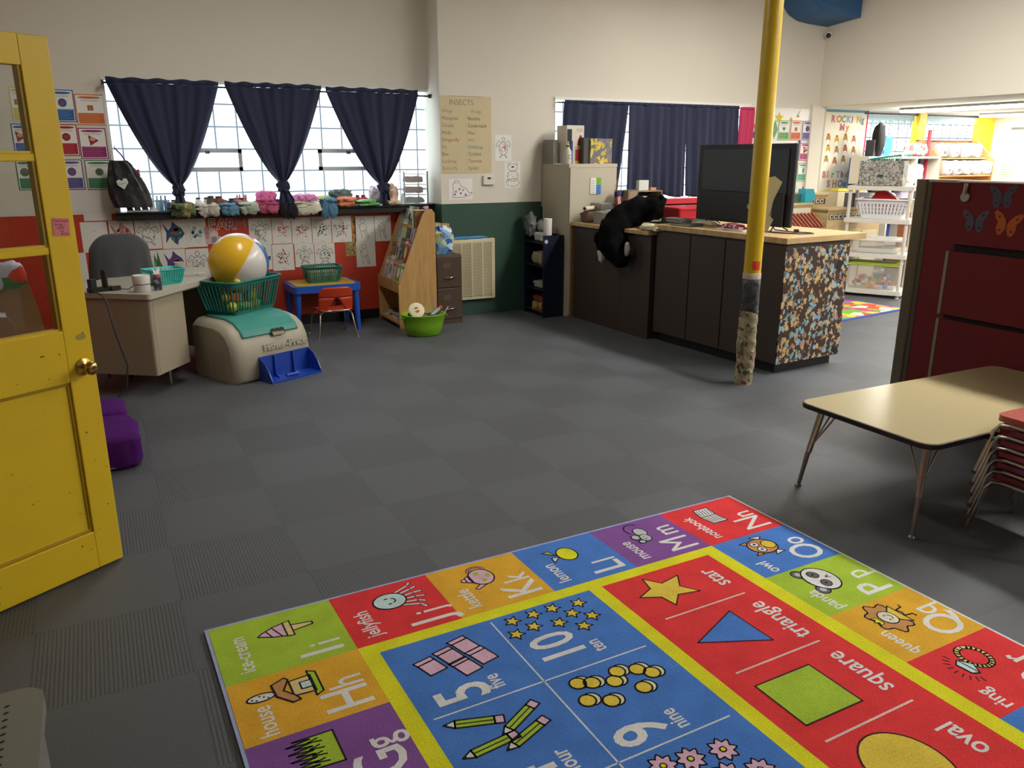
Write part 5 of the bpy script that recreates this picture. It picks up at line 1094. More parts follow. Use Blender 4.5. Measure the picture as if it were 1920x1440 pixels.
solo('blue_cloth', MB().lump((.0, 0, .014), (.36, .05, .026), mat('#3F86BC', .5), .5, .2, 4, fr=10), 'folded blue plastic sheet on top of the heater cover', 'sheet', loc=(3.50, YG - .032, .816))

# ================================================================ NAVY SHELF AND BEIGE CABINET
NB = mat('#10182E', .4); t = thing('narrow_shelf', 'narrow dark navy open shelf against the green wall', 'shelf', (4.12, 7.32, 0))
for y in (0, .41): MB().box(0, .24, y, y + .016, 0, .86, NB).build('side_panel', t)
MB().box(.225, .24, .016, .41, 0, .86, NB).build('back_panel', t)
for z in (.04, .28, .53, .77): MB().box(0, .225, .016, .41, z, z + .014, NB).build('shelf_board', t)
solo('round_sticker', MB().cyl((.03, -.002, .80), (.03, .0005, .80), .02, mat('#C9C9D0', .4)), 'round white sticker on the navy shelf side', 'sticker', loc=(4.12, 7.319, 0))
SP = [('crumpled_bag', (.10, .22, .10), '#B8B8B4', (.09, .20, .83), 'white plastic wrapped bundle on top of the navy shelf'),
      ('crumpled_paper', (.16, .22, .14), '#9A8A74', (.10, .20, .61), 'crumpled brown paper on the upper navy shelf'),
      ('paper_pad', (.15, .24, .07), '#9A9890', (.10, .18, .33), 'pile of pale papers on the middle navy shelf'),
      ('red_bundle', (.15, .22, .11), '#6E2A20', (.10, .18, .155), 'dark red bundle on the lowest navy shelf')]
for nm, sz_, c, lo, lab in SP: solo(nm, MB().lump((0, 0, 0), sz_, mat(c, .6, var=.2, vs=12), .55, .2, len(nm), fr=8), lab, 'bundle', loc=(4.12 + lo[0], 7.32 + lo[1], lo[2]))
solo('plastic_bundle', MB().lump((0, 0, 0), (.10, .12, .22), mat('#6A6A6C', .3, var=.3, vs=15), .7, .3, 12, fr=9), 'tall grey crumpled plastic behind the paper roll', 'bundle', loc=(4.15, 7.66, .96))
b = MB(); b.lathe([(0, 0), (.042, 0), (.044, .004), (.044, .17), (.02, .172), (.018, .165), (0, .165)], mat('#E2E0DA', .8)); solo('paper_towel_roll', b, 'white paper towel roll standing on the navy shelf', 'paper roll', loc=(4.20, 7.38, .861))
solo('toy_box_carton', MB().box(0, .20, 0, .22, 0, .09, voro('#5A6A34', ['#A89A3A', '#8A3A30', '#3A5A8A'], 14, .7, .5)), 'yellow and red game box at the bottom of the navy shelf', 'box', loc=(4.13, 7.36, .0545))
solo('soccer_ball', MB().ball((0, 0, 0), .075, voro('#8A8A86', ['#1E1E20', '#8A8A86', '#7A7A76'], 9, .5, .5), 20, 12), 'grey ball beside the paper towel roll', 'ball', loc=(4.27, 7.60, .937))
CB = mat('#A8A18E', .5, var=.03); t = thing('steel_cabinet', 'tall beige storage cabinet with boxes on top behind the counter end', 'cabinet', (4.375, 7.26, 0))
MB().box(0, .58, .0, .55, 0, 1.575, CB).build('body', t, bevel=.004); MB().box(-.004, .584, -.006, .0, 1.545, 1.58, mat('#B8B09C', .5)).build('top_trim', t)
MB().box(.006, .574, -.014, 0, .03, 1.54, mat('#B4AD9A', .5)).build('door', t, bevel=.003)
ZT = 1.5775; YC = 7.40
def ontop(px, Y=YC): return wy(px, 300, Y).x
def cbox(name, px0, px1, pyt, dep, m, label, fn=None, Y=YC, cat='box', z=ZT, grp=None):
    x0, x1 = wy(px0, 300, Y).x, wy(px1, 300, Y).x; h = wy((px0 + px1) / 2, pyt, Y).z - z
    b = MB(); b.box(0, x1 - x0, 0, dep, 0, h, m)
    if fn: fn(Art(b, (0, 0, 0), (1, 0, 0), (0, 0, 1), .0005, .0006), x1 - x0, h)
    return solo(name, b, label, cat, grp, loc=(x0, Y, z))
def popc(a, w, h):
    for i in range(5): a.rect(w * (.03 + .2 * i), h * .5, w * (.12 + .2 * i), h, P('#B8404A'), 0)
    for i in range(12): a.fill(ell(w * (.15 + .35 * (i % 3)), h * (.06 + .11 * (i // 3)), w * .09, h * .04, 8), P(['#C99A3A', '#8A3A3A'][i % 2]), 0)
b = MB(); b.rbox(-.03, .03, -.03, .03, 0, .17, mat('#DCD0C4', .6), .008, taper=.8); a = Art(b, (-.028, -.031, 0), (1, 0, 0), (0, 0, 1), .0005, .003); popc(a, .056, .16); solo('popcorn_cup', b, 'red striped popcorn carton at the left end of the cabinet top', 'carton', loc=(4.42, 7.72, ZT))
cbox('magazine_holder', 1037, 1046, 262, .22, mat('#7A766C', .5), 'grey magazine holder behind the white bottle', Y=7.58)
b = MB(); b.lathe([(0, 0), (.038, 0), (.04, .01), (.04, .12), (.018, .16), (.018, .175), (0, .175)], mat('#C4BEB0', .4), n=24); a = Art(b, (-.014, -.0405, .055), (1, 0, 0), (0, 0, 1), .0005, .0006); a.rect(0, 0, .04, .035, P('#2E4A3A')); a.rect(.004, .004, .036, .031, P('#D8D4C4'), 1)
bt = thing('dispenser_bottle', 'white bottle with a yellow nozzle on the beige cabinet', 'bottle', (4.415, 7.36, ZT)); b.build('body', bt); MB().lathe([(.018, .175), (.02, .185), (.01, .20), (.006, .225), (0, .228)], mat('#C9A23A', .4), n=16).build('nozzle', bt); MB().lathe([(.021, .17), (.021, .183), (0, .183)], DARK, n=16).build('collar', bt)
def bubb(a, w, h):
    a.rect(w * .02, 0, w * .3, h * .9, P('#2A3444'), 0); a.rect(w * .3, 0, w * .36, h * .6, P('#2A5AA8'), 0); a.rect(w * .5, h * .03, w * .95, h * .38, P('#B8303A'), 0); a.rect(w * .5, h * .0, w * .95, h * .08, P('#D9B83A'), 1)
    a.fill([(w * .6, h * .48), (w * .95, h * .48), (w * .92, h * .66), (w * .84, h * .76), (w * .74, h * .74), (w * .66, h * .62)], P('#B0282E'), 1); a.fill(ell(w * .87, h * .77, w * .07, h * .03, 10), P('#D8D8D4'), 2); a.rect(w * .45, h * .41, w * .95, h * .45, P('#D9A83A'), 1)
    for i in range(3): a.rect(w * .55, h * (.84 + .03 * i), w * .92, h * (.85 + .03 * i), P('#B07A7A'), 1)
cbox('vacuum_box', 1062, 1094, 235, .20, mat('#CFC9BA', .6), 'tall white box with a red and blue printed side on the beige cabinet', bubb, Y=7.46)
def leafy(a, w, h): pass
cbox('card_box', 1094, 1106, 258, .26, mat('#3E3C3A', .6), 'dark side of the patterned storage box', Y=7.38)
cbox('patterned_box', 1107, 1147, 260, .24, voro('#6A6670', ['#C9B43A', '#B8A83A', '#8A6A3A', '#7A7480', '#D0C050'], 24, .6, .4), 'storage box with a yellow floral print on the beige cabinet', Y=7.36)

# ================================================================ COUNTER
BRN = mat('#3A302A', .55, var=.06, vs=3); CT = wood('#C2A77C', '#A88A5C', (1, 6, 1), .35)
c1 = thing('long_counter', 'dark brown counter with a pale wood top, lower section by the cabinet', 'counter', (4.46, 5.97, 0), R(2))
MB().box(0.02, .56, 0, 1.26, 0, .965, BRN).build('body', c1); MB().box(-.02, .60, -.0, 1.27, .965, 1.0, CT).build('countertop', c1, bevel=.003); MB().box(-.015, .035, 1.262, 1.30, 0, .985, wood('#8A6C44', '#6E5232')).build('wood_post', c1, bevel=.002)
for y in (.45, .86): MB().box(.0185, .0205, y, y + .003, .02, .96, BLACK).build('panel_seam', c1)
c2 = thing('counter_cabinet', 'dark counter cabinet with floral paper on its end, holding up the television', 'counter', (4.61, 4.47, 0), R(3.5))
MB().box(0.05, .70, .05, 1.46, 0, .09, BLACK).build('toe_kick', c2); MB().box(0.012, .735, 0.004, 1.48, .08, 1.02, BRN).build('body', c2)
for y0, y1 in ((.006, .62), (.63, 1.03), (1.04, 1.475)): MB().box(0, .013, y0, y1, .085, 1.0, BRN).build('door', c2, bevel=.003)
MB().box(-.02, .90, -.02, 1.50, 1.02, 1.065, CT).build('countertop', c2, bevel=.003)
FL = voro('#38231B', ['#8FA9B4', '#B99E66', '#B9A27A', '#7EA0B4', '#A87A5E', '#7E9A92', '#C2A468'], 30, .52, .45, (1, 1, .8), patches=.55)
MB().box(.0, .735, -.003, .004, .085, .985, FL).build('floral_end_panel', c2); MB().box(.37, .72, -.0045, -.003, .535, .539, mat('#3A2A22', .5)).build('drawer_line', c2)
for q in ((.60, .66, .78, .86), (.64, .72, .10, .14)): MB().obox(((q[0] + q[1]) / 2, -.0035, (q[2] + q[3]) / 2), (q[1] - q[0], .002, q[3] - q[2]), BLACK, (0, .5, 0)).build('paper_tear', c2)
CTZ, CLZ = 1.066, 1.001
# television seen from behind
TVK = mat('#17181B', .5); t = thing('television', 'large flat television seen from behind, standing on the counter', 'television', (4.97, 4.81, 1.10), 0)
MB().box(.0, .03, 0, 1.155, 0, .655, TVK).build('screen_body', t, bevel=.006); MB().box(.03, .034, .012, 1.143, .015, .645, mat('#050506', .15)).build('screen', t)
MB().box(-.008, 0, .06, 1.09, .26, .615, mat('#2C333A', .45)).build('back_panel', t, bevel=.004); MB().box(-.035, .0, .06, 1.09, .0, .262, TVK).build('rear_housing', t, bevel=.01)
MB().box(-.0365, -.035, .42, .455, .13, .165, mat('#B8B8B4', .6)).build('label_sticker', t)['label'] = 'small pale label sticker'; MB().box(-.036, -.035, .40, .46, .18, .23, BLACK).box(-.036, -.035, .30, .36, .185, .22, BLACK).build('rating_plate', t)
MB().box(-.0375, -.035, .17, .19, .05, .21, STEEL).box(-.0375, -.035, .17, .33, .04, .05, STEEL).build('port_edge', t)
for i in range(5): MB().cyl((-.037, .2 + i * .2, .25), (-.034, .2 + i * .2, .25), .004, BLACK).build('screw', t)
for y in (.16, .98): MB().tube([(-.09, y - .05, -.031), (.01, y, .03)], .006, DARK).tube([(.10, y - .05, -.031), (.01, y, .03)], .006, DARK).build('stand_leg', t)
solo('power_cable', MB().tube([(4.95, 5.72, 1.16), (4.92, 5.70, 1.10), (4.90, 5.55, 1.071), (4.82, 5.35, 1.071), (4.78, 5.15, 1.071)], .004, BLACK), 'thin black cable from the left of the television', 'cable')
solo('looped_black_wire', MB().tube([(4.95, 5.0, 1.12), (4.93, 4.92, 1.08), (4.98, 4.80, 1.071), (5.05, 4.66, 1.071), (5.02, 4.60, 1.071), (4.90, 4.64, 1.071), (4.82, 4.80, 1.071), (4.80, 4.98, 1.071)], .0045, BLACK).obox((5.0, 4.76, 1.082), (.05, .03, .02), BLACK, (0, 0, 1)), 'black power cord looped on the counter corner', 'cord')
# black plush over the edge
FUR = mat('#060607', .98, var=.4, vs=30, bump=1., bs=90, spec=.1); t = thing('black_plush', 'big black furry plush lying on the counter and hanging over its edge', 'plush toy', (4.45, 6.55, CLZ))
def blobtube(b, pts, rs, m, seed, n=22, amp=.16):
    pts = [Vector(p) for p in pts]; P2 = []; R2 = []
    for i in range(len(pts) - 1):
        for k in range(5): f = k / 5; P2.append(pts[i].lerp(pts[i + 1], f)); R2.append(rs[i] + (rs[i + 1] - rs[i]) * f)
    P2.append(pts[-1]); R2.append(rs[-1]); v0 = len(b.v); b.tube(P2, 1, m, n, True, R2)
    for i in range(v0, len(b.v)):
        q = b.v[i]; d = noise.noise(q * 14 + Vector((seed, 0, 0))) * amp * .25 + noise.noise(q * 40) * amp * .06; c = min(P2, key=lambda p: (p - q).length); b.v[i] = q + (q - c).normalized() * d if (q - c).length > 1e-4 else q
OO = Vector((4.45, 6.55, CLZ))
def wp(px, py, X): return wx(px, py, X) - OO
b = MB(); blobtube(b, [wp(1240, 392, 4.86), wp(1222, 391, 4.76), wp(1195, 395, 4.64), wp(1166, 412, 4.50), wp(1150, 436, 4.385), wp(1150, 462, 4.35), wp(1160, 484, 4.35), wp(1168, 497, 4.36)], [.07, .11, .135, .14, .135, .125, .095, .05], FUR, 1); b.build('body', t)
b = MB(); blobtube(b, [wp(1214, 380, 4.84), wp(1232, 380, 4.90), wp(1246, 384, 4.95)], [.06, .08, .055], FUR, 3); b.ball(tuple(wp(1240, 370, 4.9)), .028, FUR, 12, 8); b.build('head', t)
b = MB(); blobtube(b, [wp(1128, 438, 4.37), wp(1124, 452, 4.355), wp(1130, 466, 4.35)], [.05, .05, .035], FUR, 5); b.build('arm', t)
b = MB(); b.lump(tuple(wp(1127, 476, 4.36)), (.06, .08, .15), mat('#B8B6B0', .9), .8, .15, 3); b.build('paw', t)['label'] = 'pale grey paw'
b = MB(); b.lump(tuple(wp(1176, 466, 4.37)), (.05, .05, .13), mat('#9A968C', .9), .8, .15, 5); b.build('paw', t)['label'] = 'pale grey paw'
solo('cream_cloth', MB().lump((0, 0, 0), (.12, .30, .06), mat('#C9BFA0', .8, var=.08), .7, .2, 2, fr=9), 'crumpled cream cloth under the black plush', 'cloth', loc=(4.52, 6.02, 1.03))
solo('flat_book', MB().box(0, .22, 0, .32, 0, .012, mat('#5A4632', .5)), 'thin brown board under the cream cloth', 'board', loc=(4.55, 5.99, CLZ))
# clear drawers, tube, frame, flags, organizer
def drawers(loc, w, d_, h, n, label, white=False, rz=0.):
    t = thing('mini_drawers', label, 'drawers', loc, rz); F_ = mat('#C4C2BC', .4) if white else mat('#8E8A82', .3, alpha=.9)
    MB().box(0, w, .004, d_, 0, h, F_).build('case', t, bevel=.003)
    for i in range(n):
        z = h * (i + .08) / n; f = MB().box(.008, w - .008, -.004, .006, z, z + h * .82 / n, mat('#6E6A66' if not white else '#7E7C78', .2, alpha=.9)).build('drawer', t, bevel=.002); MB().box(w * .4, w * .6, -.012, -.004, z + h * .5 / n, z + h * .58 / n, F_).build('pull', f)
drawers((4.60, 7.02, CLZ), .21, .18, .19, 3, 'clear drawer unit, taller one, behind the small white drawers')
drawers((4.63, 6.84, CLZ), .16, .15, .13, 3, 'small white drawer unit beside the black plush', True)
drawers((4.49, 6.82, CLZ), .125, .14, .12, 3, 'small clear drawer unit left of the white drawers')
o = solo('cardboard_tube', MB().cyl((0, 0, 0), (.22, .12, 0), .022, mat('#C9BEA8', .7)).cyl((-.002, -.001, 0), (.001, .0005, 0), .014, DARK), 'pale cardboard tube lying behind the clear drawers', 'tube', loc=(4.42, 7.02, 1.145))
solo('basket_of_scraps', MB().lump((0, 0, 0), (.14, .12, .12), mat('#5A4432', .8, var=.3, vs=20), .6, .2, 3), 'brown bundle below the cardboard tube', 'bundle', loc=(4.53, 7.12, 1.055))
def cal(a, w, h):
    a.rect(0, 0, w * .55, h, P('#D9D6CC'), 0); a.rect(w * .55, h * .55, w, h, P('#6FA83A'), 0); a.rect(w * .55, 0, w, h * .55, P('#3A7AC0'), 0)
    for i in range(6): a.rect(w * .06, h * (.08 + .14 * i), w * .4, h * (.10 + .14 * i), P('#6A6A70'), 1)
x0 = wy(1107, 340, 7.24).x; b = MB(); b.box(0, .13, 0, .006, 0, .165, PAPER); cal(Art(b, (0, 0, 0), (1, 0, 0), (0, 0, 1), .0004, .0004), .13, .165); solo('activity_card', b, 'white, green and blue printed card on the beige cabinet door', 'card', loc=(x0, 7.239, wy(1107, 364, 7.24).z))
t = thing('flag_holder', 'black pen cup with small striped flags', 'flags', (4.80, 6.98, CLZ))
MB().lathe([(0, 0), (.03, 0), (.03, .14), (.026, .14), (.026, .01), (0, .01)], DARK).build('cup', t)
for i in range(5):
    q = random.Random(i); dx, dy = q.uniform(-.05, .05), q.uniform(-.02, .02); MB().cyl((0, 0, .05), (dx, dy, .36 + .02 * i), .002, wood('#B08A52')).build('stick', t)
    b = MB(); a = Art(b, (dx * .6, dy, .17), (.05 + .4 * dx, 0, .02), (-.02, 0, .13), .0, .0)
    for k in range(5): a.fill([(.0 + k * .2, 0), (.2 + k * .2, 0), (.2 + k * .2, .6), (k * .2, .6)], P(['#A8323A', '#D8D2CC'][k % 2]), 0)
    a.fill([(0, .6), (1, .6), (1, 1), (0, 1)], P('#2A2F5A'), 0); b.build('flag', t, solid=.001)
SO = mat('#8A7660', .5); t = thing('desk_organizer', 'brown wooden letter tray stack beside the flags', 'organizer', (4.86, 6.90, CLZ), R(-2)); HO = .315
MB().box(0, .012, 0, .26, 0, HO, SO).box(0, .12, 0, .008, 0, HO, SO).box(.408, .42, 0, .26, 0, HO, SO).build('side', t); MB().box(0, .42, .252, .26, 0, HO, SO).build('back', t)
for z in (0, .075, .15, .225, .303): MB().box(.12, .42, 0, .26, z, z + .01, SO).build('tray', t)
for i, z in enumerate((.086, .161, .236)): solo('paper_stack', MB().box(0, .24, 0, .22, 0, .018 + .012 * (i % 2), mat('#D2CEC6', .8)), 'white papers in the %s slot of the brown letter tray' % ['low', 'middle', 'upper'][i], 'papers', loc=(5.01, 6.92, CLZ + z))
MB_ = MB().box(0, .12, 0, .05, 0, .10, mat('#C4C6BC', .6)); solo('card_box', MB_, 'small white card box on top of the letter tray', 'box', loc=(5.02, 6.94, CLZ + HO + .001))
solo('wood_block', MB().box(0, .07, 0, .04, 0, .025, mat('#B88A52', .6)), 'small tan block next to the card box', 'block', loc=(5.17, 6.94, CLZ + HO + .001))
# things on the counter cabinet
def bk(loc, s, c, lab, rz=0.): b = MB(); b.box(0, s[0], 0, s[1], 0, s[2], mat(c, .6)); b.box(-.001, s[0] - .004, .002, s[1] + .001, .004, s[2] - .004, mat('#8C8A80', .8)); solo('book', b, lab, 'book', 'books stacked at the left end of the counter cabinet', loc=loc, rz=rz)
bk((4.57, 5.55, CTZ), (.16, .24, .022), '#3A342C', 'dark book at the bottom of the counter stack', .1); bk((4.575, 5.70, CTZ + .0225), (.13, .20, .025), '#5A5852', 'grey book in the middle of the counter stack', -.05); bk((4.58, 5.72, CTZ + .048), (.12, .18, .012), '#7A766C', 'thin pale book on top of the counter stack', .08); 
solo('candy_bag', MB().lump((0, 0, 0), (.07, .26, .05), voro('#9A1E48', ['#D8C8D0', '#C23A6A', '#7A1A3A'], 30, .6, .3), .6, .2, 4, fr=12), 'shiny magenta bag lying on the counter', 'bag', loc=(4.74, 5.20, CTZ + .024))
solo('glasses', MB().tube([(.02 * math.cos(q), .03 + .03 * math.sin(q), .01) for q in [i * .5 for i in range(13)]], .004, BLACK).tube([(.02 * math.cos(q), -.04 + .03 * math.sin(q), .01) for q in [i * .5 for i in range(13)]], .004, BLACK).tube([(0, .06, .01), (.06, .08, .02)], .004, BLACK), 'black glasses behind the magenta bag', 'glasses', loc=(4.84, 5.18, CTZ + .003))
solo('paper_pile', MB().box(0, .12, 0, .34, 0, .006, PAPER2).obox((.05, .14, .009), (.10, .22, .004), mat('#C9BCA8', .8), (0, 0, .2)), 'white papers under the magenta bag', 'papers', loc=(4.66, 5.0, CTZ - .0005))
solo('fabric_scrap', MB().lump((0, 0, 0), (.08, .16, .04), mat('#D9C4B0', .7, var=.2, vs=20), .6, .2, 4), 'pale crafts in front of the television foot', 'craft', loc=(4.83, 5.62, CTZ + .018))
solo('red_bin', MB().rbox(0, .66, 0, .40, 0, .10, mat('#B81E28', .4), .03, taper=.94).rbox(-.01, .67, -.01, .41, .10, .118, mat('#C42430', .4), .03), 'long red plastic bin behind the plush and television', 'bin', loc=(5.52, 6.9, 1.01))
solo('green_cabinet', MB().box(0, .9, 0, .5, 0, 1.005, mat('#2C4A3C', .6)), 'low green cabinet under the red bin', 'cabinet', loc=(5.47, 6.85, 0))

# ================================================================ POLE
t = thing('support_pole', 'yellow steel support pole with silver tape and floral wrap at its foot', 'pole', (4.235, 4.415, 0))
MB().cyl((0, 0, .80), (0, 0, ZC), .062, mat('#C9A81C', .35, var=.06, vs=8), n=32, cap=False).build('painted_pipe', t)
MB().lathe([(.066, .50), (.067, .6), (.065, .72), (.066, .795), (.063, .80)], mat('#4E4E52', .35, .4, var=.9, vs=22, bump=.8, bs=40), n=32).build('tape_wrap', t)
MB().lathe([(.0655, .795), (.0655, .835), (.063, .84)], mat('#B8A896', .6), n=32).build('masking_tape', t)
WR = voro('#A69A7C', ['#4A5A34', '#B0A282', '#C2B492', '#2E3A24', '#A89A78', '#7A2A2A', '#B0A488', '#3E4A2C', '#8C7E5E'], 34, .55, .5, (1, 1, .8), .55)
b = MB(); b.grid(lambda u, v: ((.068 + .006 * math.sin(9 * v + 3 * math.sin(2 * PI * u)) * (1 - v) + .003 * math.sin(40 * v + 12 * u)) * math.cos(2 * PI * u), (.068 + .006 * math.sin(9 * v + 3 * math.sin(2 * PI * u)) * (1 - v) + .003 * math.sin(40 * v + 12 * u)) * math.sin(2 * PI * u), .0 + .56 * v), 36, 26, WR); b.build('floral_wrap', t)
b = MB(); b.grid(lambda u, v: (-.068 - .012 * math.sin(PI * v) - .02 * v * u, -.03 + .04 * u, .23 + .12 * v), 4, 4, mat('#8A8270', .7)); b.build('peeling_flap', t, solid=.001)
b = MB(); q0 = -PI / 2 - .8; b.grid(lambda u, v: (.0635 * math.cos(q0 + .95 * u), .0635 * math.sin(q0 + .95 * u), .865 + .062 * v), 8, 2, P('#D83A22')); 
a = Art(b, (.0650 * math.cos(q0 + .45), .0650 * math.sin(q0 + .45), .885), (-math.sin(q0 + .45), math.cos(q0 + .45), 0), (0, 0, 1), .0, .001); a.text('Sit', -.022, 0, .022, P('#4A1A14'), 0); solo('red_note', b, 'small red note stuck on the yellow pole', 'sticky note', loc=(4.235, 4.415, 0))
b = MB(); cx_, cy_ = .066 * math.cos(-.45), .066 * math.sin(-.45)
pts = [(0, .0), (.045, .10), (.01, .13), (.035, .24), (.085, .36), (.03, .40), (-.02, .39), (-.03, .15)]
b.prism([(x, z) for x, z in pts], -.001, .001, mat('#B8A87C', .8, var=.1, vs=18), 'y'); solo('paper_shape', b, 'tan paper arrow shape taped to the side of the yellow pole', 'paper shape', loc=(4.235 + cx_ - .005, 4.415 + cy_ - .02, 1.12), rz=R(-28))

# ================================================================ CORNER WALL AND CEILING PIECES
b = MB(); BC = mat('#2F5E8C', .6)
prf = [(7.60, 3.6), (7.60, 3.50), (7.66, 3.38), (7.76, 3.29), (7.90, 3.235), (8.08, 3.215)]
vs3 = []
b.loft([[(x, YG - .005, z) for x, z in prf] + [(8.415, YG - .005, 3.20), (8.415, YG - .005, 3.6)], [(x + .03, YG - .42, z + .03) for x, z in prf] + [(8.415, YG - .50, 3.24), (8.415, YG - .50, 3.6)]], BC)
if ZC < 3.6:
    for i, v in enumerate(b.v): v.z = min(v.z, ZC - .002)
solo('corner_soffit_box', b, 'blue curved box high in the corner above the camera dome', 'box')
b = MB(); b.ball((0, 0, 0), .045, mat('#D8D4CA', .4), 20, 12); b.ball((-.02, -.022, -.012), .03, mat('#1E1214', .1), 16, 10); solo('security_camera', b, 'small white dome camera with a dark lens high in the corner', 'camera', loc=(XS - .035, YG - .06, 3.10))
# boards between the counter window and the column
sheet((1441, 203, 1524, 372), YG, 'bulletin_board', 'white glossy board with posters and stars right of the yellow pole', 'board', None, None, mat('#DCD8CE', .25))
YB = YG - .004
FB2 = 'small posters on the white board'
for px, lab, c, sh in (((1459, 226, 1480, 263), 'green poster with a heart, top left of the white board', '#4F9A3A', 'heart'), ((1482, 226, 1502, 263), 'orange poster, top middle of the white board', '#C95A22', 'square'), ((1504, 227, 1523, 263), 'violet poster, top right of the white board', '#4A4A94', 'circle'),
    ((1489, 268, 1498, 301), 'blue poster half hidden by the television', '#3A62A8', 'circle'), ((1499, 268, 1519, 301), 'magenta poster with a red triangle, middle right of the white board', '#A8246A', 'tri'), ((1487, 308, 1494, 339), 'violet poster edge beside the television', '#5A4A94', 'circle'), ((1495, 306, 1516, 340), 'green poster with an oval, low right of the white board', '#3C9A78', 'oval')):
    sheet(px, YB, 'shape_poster', lab, 'poster', poster(c, '#C9C4BC', sh), FB2, P(c))
def cut(px, pts, col, lab, name, Y=YB, cat='cutout', grp=None):
    o = wy(px[0], px[1], Y); s = FPX / ((o - _C).dot(_fw)); b = MB(); b.prism([(x / s, z / s) for x, z in pts], -.0015, 0, P(col), 'y'); solo(name, b, lab, cat, grp, loc=(o.x, Y, o.z))
cut((1461, 221), star(0, 0, 11), '#D9C030', 'yellow paper star at the top left of the white board', 'paper_star'); cut((1483, 224), star(0, 0, 5), '#C9B03A', 'tiny yellow star above the orange poster', 'paper_star')
cut((1522, 228), star(0, 0, 5), '#2A3A8C', 'tiny blue star above the violet poster', 'paper_star'); cut((1499, 266), star(0, 0, 5), '#2A3AA0', 'small blue star between the two poster rows', 'paper_star'); cut((1496, 304), star(0, 0, 4), '#D9C84A', 'small yellow star above the green oval poster', 'paper_star')
cut((1515, 303), star(0, 0, 5), '#2A3AA0', 'small blue star right of the magenta poster', 'paper_star'); cut((1512, 340), star(0, 0, 4), '#2A6A9A', 'small teal star under the green oval poster', 'paper_star'); cut((1505, 357), star(0, 0, 8), '#2A3AA0', 'blue paper star at the bottom of the white board', 'paper_star')
cut((1497, 214), [(6, 8), (2, 4), (-2, -2), (-5, -6), (4, -5), (0, -1)], '#B8A24A', 'small tan paper moon at the top of the white board', 'paper_moon'); cut((1452, 243), [(0, 17), (9, 0), (0, -17), (-6, 0)], '#7AA07A', 'pale green paper diamond left of the heart poster', 'paper_diamond'); cut((1491, 352), [(0, 11), (5, 0), (0, -11), (-5, 0)], '#B4CDB4', 'faint green paper diamond low on the white board', 'paper_diamond')
cut((1414, 237), star(0, 0, 6), '#C9603A', 'orange star between the pink curtain and the pole', 'paper_star', YG - .001); cut((1413, 254), star(0, 0, 8), '#24408C', 'blue star between the pink curtain and the pole', 'paper_star', YG - .001)
# birthday shoes poster in the far room
def bday(a, w, h):
    cols = ['#B8707A', '#C08A5A', '#7A9A8A', '#8AA0B8', '#9A6A8A', '#B0A060', '#7A8AA0', '#C08A5A']
    a.rect(0, h * .97, w, h, P('#5A8AA8'), 0); a.rect(w * .965, 0, w, h, P('#C02A50'), 0); a.rect(0, 0, w * .9, h * .01, P('#D9C03A'), 1)
    def word(t, x, y, s, sp):
        for i, ch in enumerate(t):
            if ch != ' ': a.text(ch, x + i * sp, y, s, P(cols[i % 8]), 2, heavy=.05)
    word('ROCKiNg', w * .13, h * .85, .125, w * .118); word('My', w * .34, h * .75, .13, w * .15); word('BIrThday', w * .05, h * .17, .12, w * .108); word('SHOeS!', w * .18, h * .05, .13, w * .125)
    for j in range(3):
        for i in range(4):
            x, y = w * (.10 + .20 * i + .02 * (j == 1)), h * (.66 - .135 * j - (.02 if i % 2 else 0)); cc = ['#B07A34', '#C9A030', '#B0804A', '#A8683A'][(i + j) % 4]
            a.fill([(x - .042, y - .06), (x + .05, y - .06), (x + .044, y + .01), (x + .02, y + .055), (x - .02, y + .055), (x - .034, y + .01)], P(cc), 2); a.fill(ell(x + .003, y - .05, .04, .026, 12), P('#E8E4D8'), 3); a.rect(x - .018, y + .038, x + .018, y + .055, P('#5A4434'), 3)
sheet((1542, 206, 1621, 357), YF, 'birthday_poster', 'tall cream poster of paper shoes with coloured lettering in the far room', 'poster', bday, None, mat('#E0D9C4', .7))
# valances
for i, (xa, xb) in enumerate(((10.08, 11.18), (11.4, 12.64))):
    b = MB(); n = 8; LC = mat('#B9D2DA', .7)
    pts = [(xa, 2.235)]
    for k in range(n): w_ = (xb - xa) / n; x = xa + k * w_; pts += [(x, 2.12 + .02 * (k % 2)), (x + w_ * .25, 2.16), (x + w_ * .5, 2.03 - .03 * (k % 2)), (x + w_ * .75, 2.17)]
    pts += [(xb, 2.14), (xb, 2.235)]
    b.prism([(x, z) for x, z in pts], YF + .035, YF + .038, LC, 'y'); solo('window_valance', b, ['pale lace paper valance on the nearer far room window', 'pale lace paper valance on the window by the end wall'][i], 'valance')
    for z in (1.86,): solo('bead_string', MB().cyl((xa, YF + .06, z), (xb, YF + .06, z), .004, mat('#6A7A80', .5)), ['thin string across the nearer far room window', 'thin string across the window by the end wall'][i], 'string')

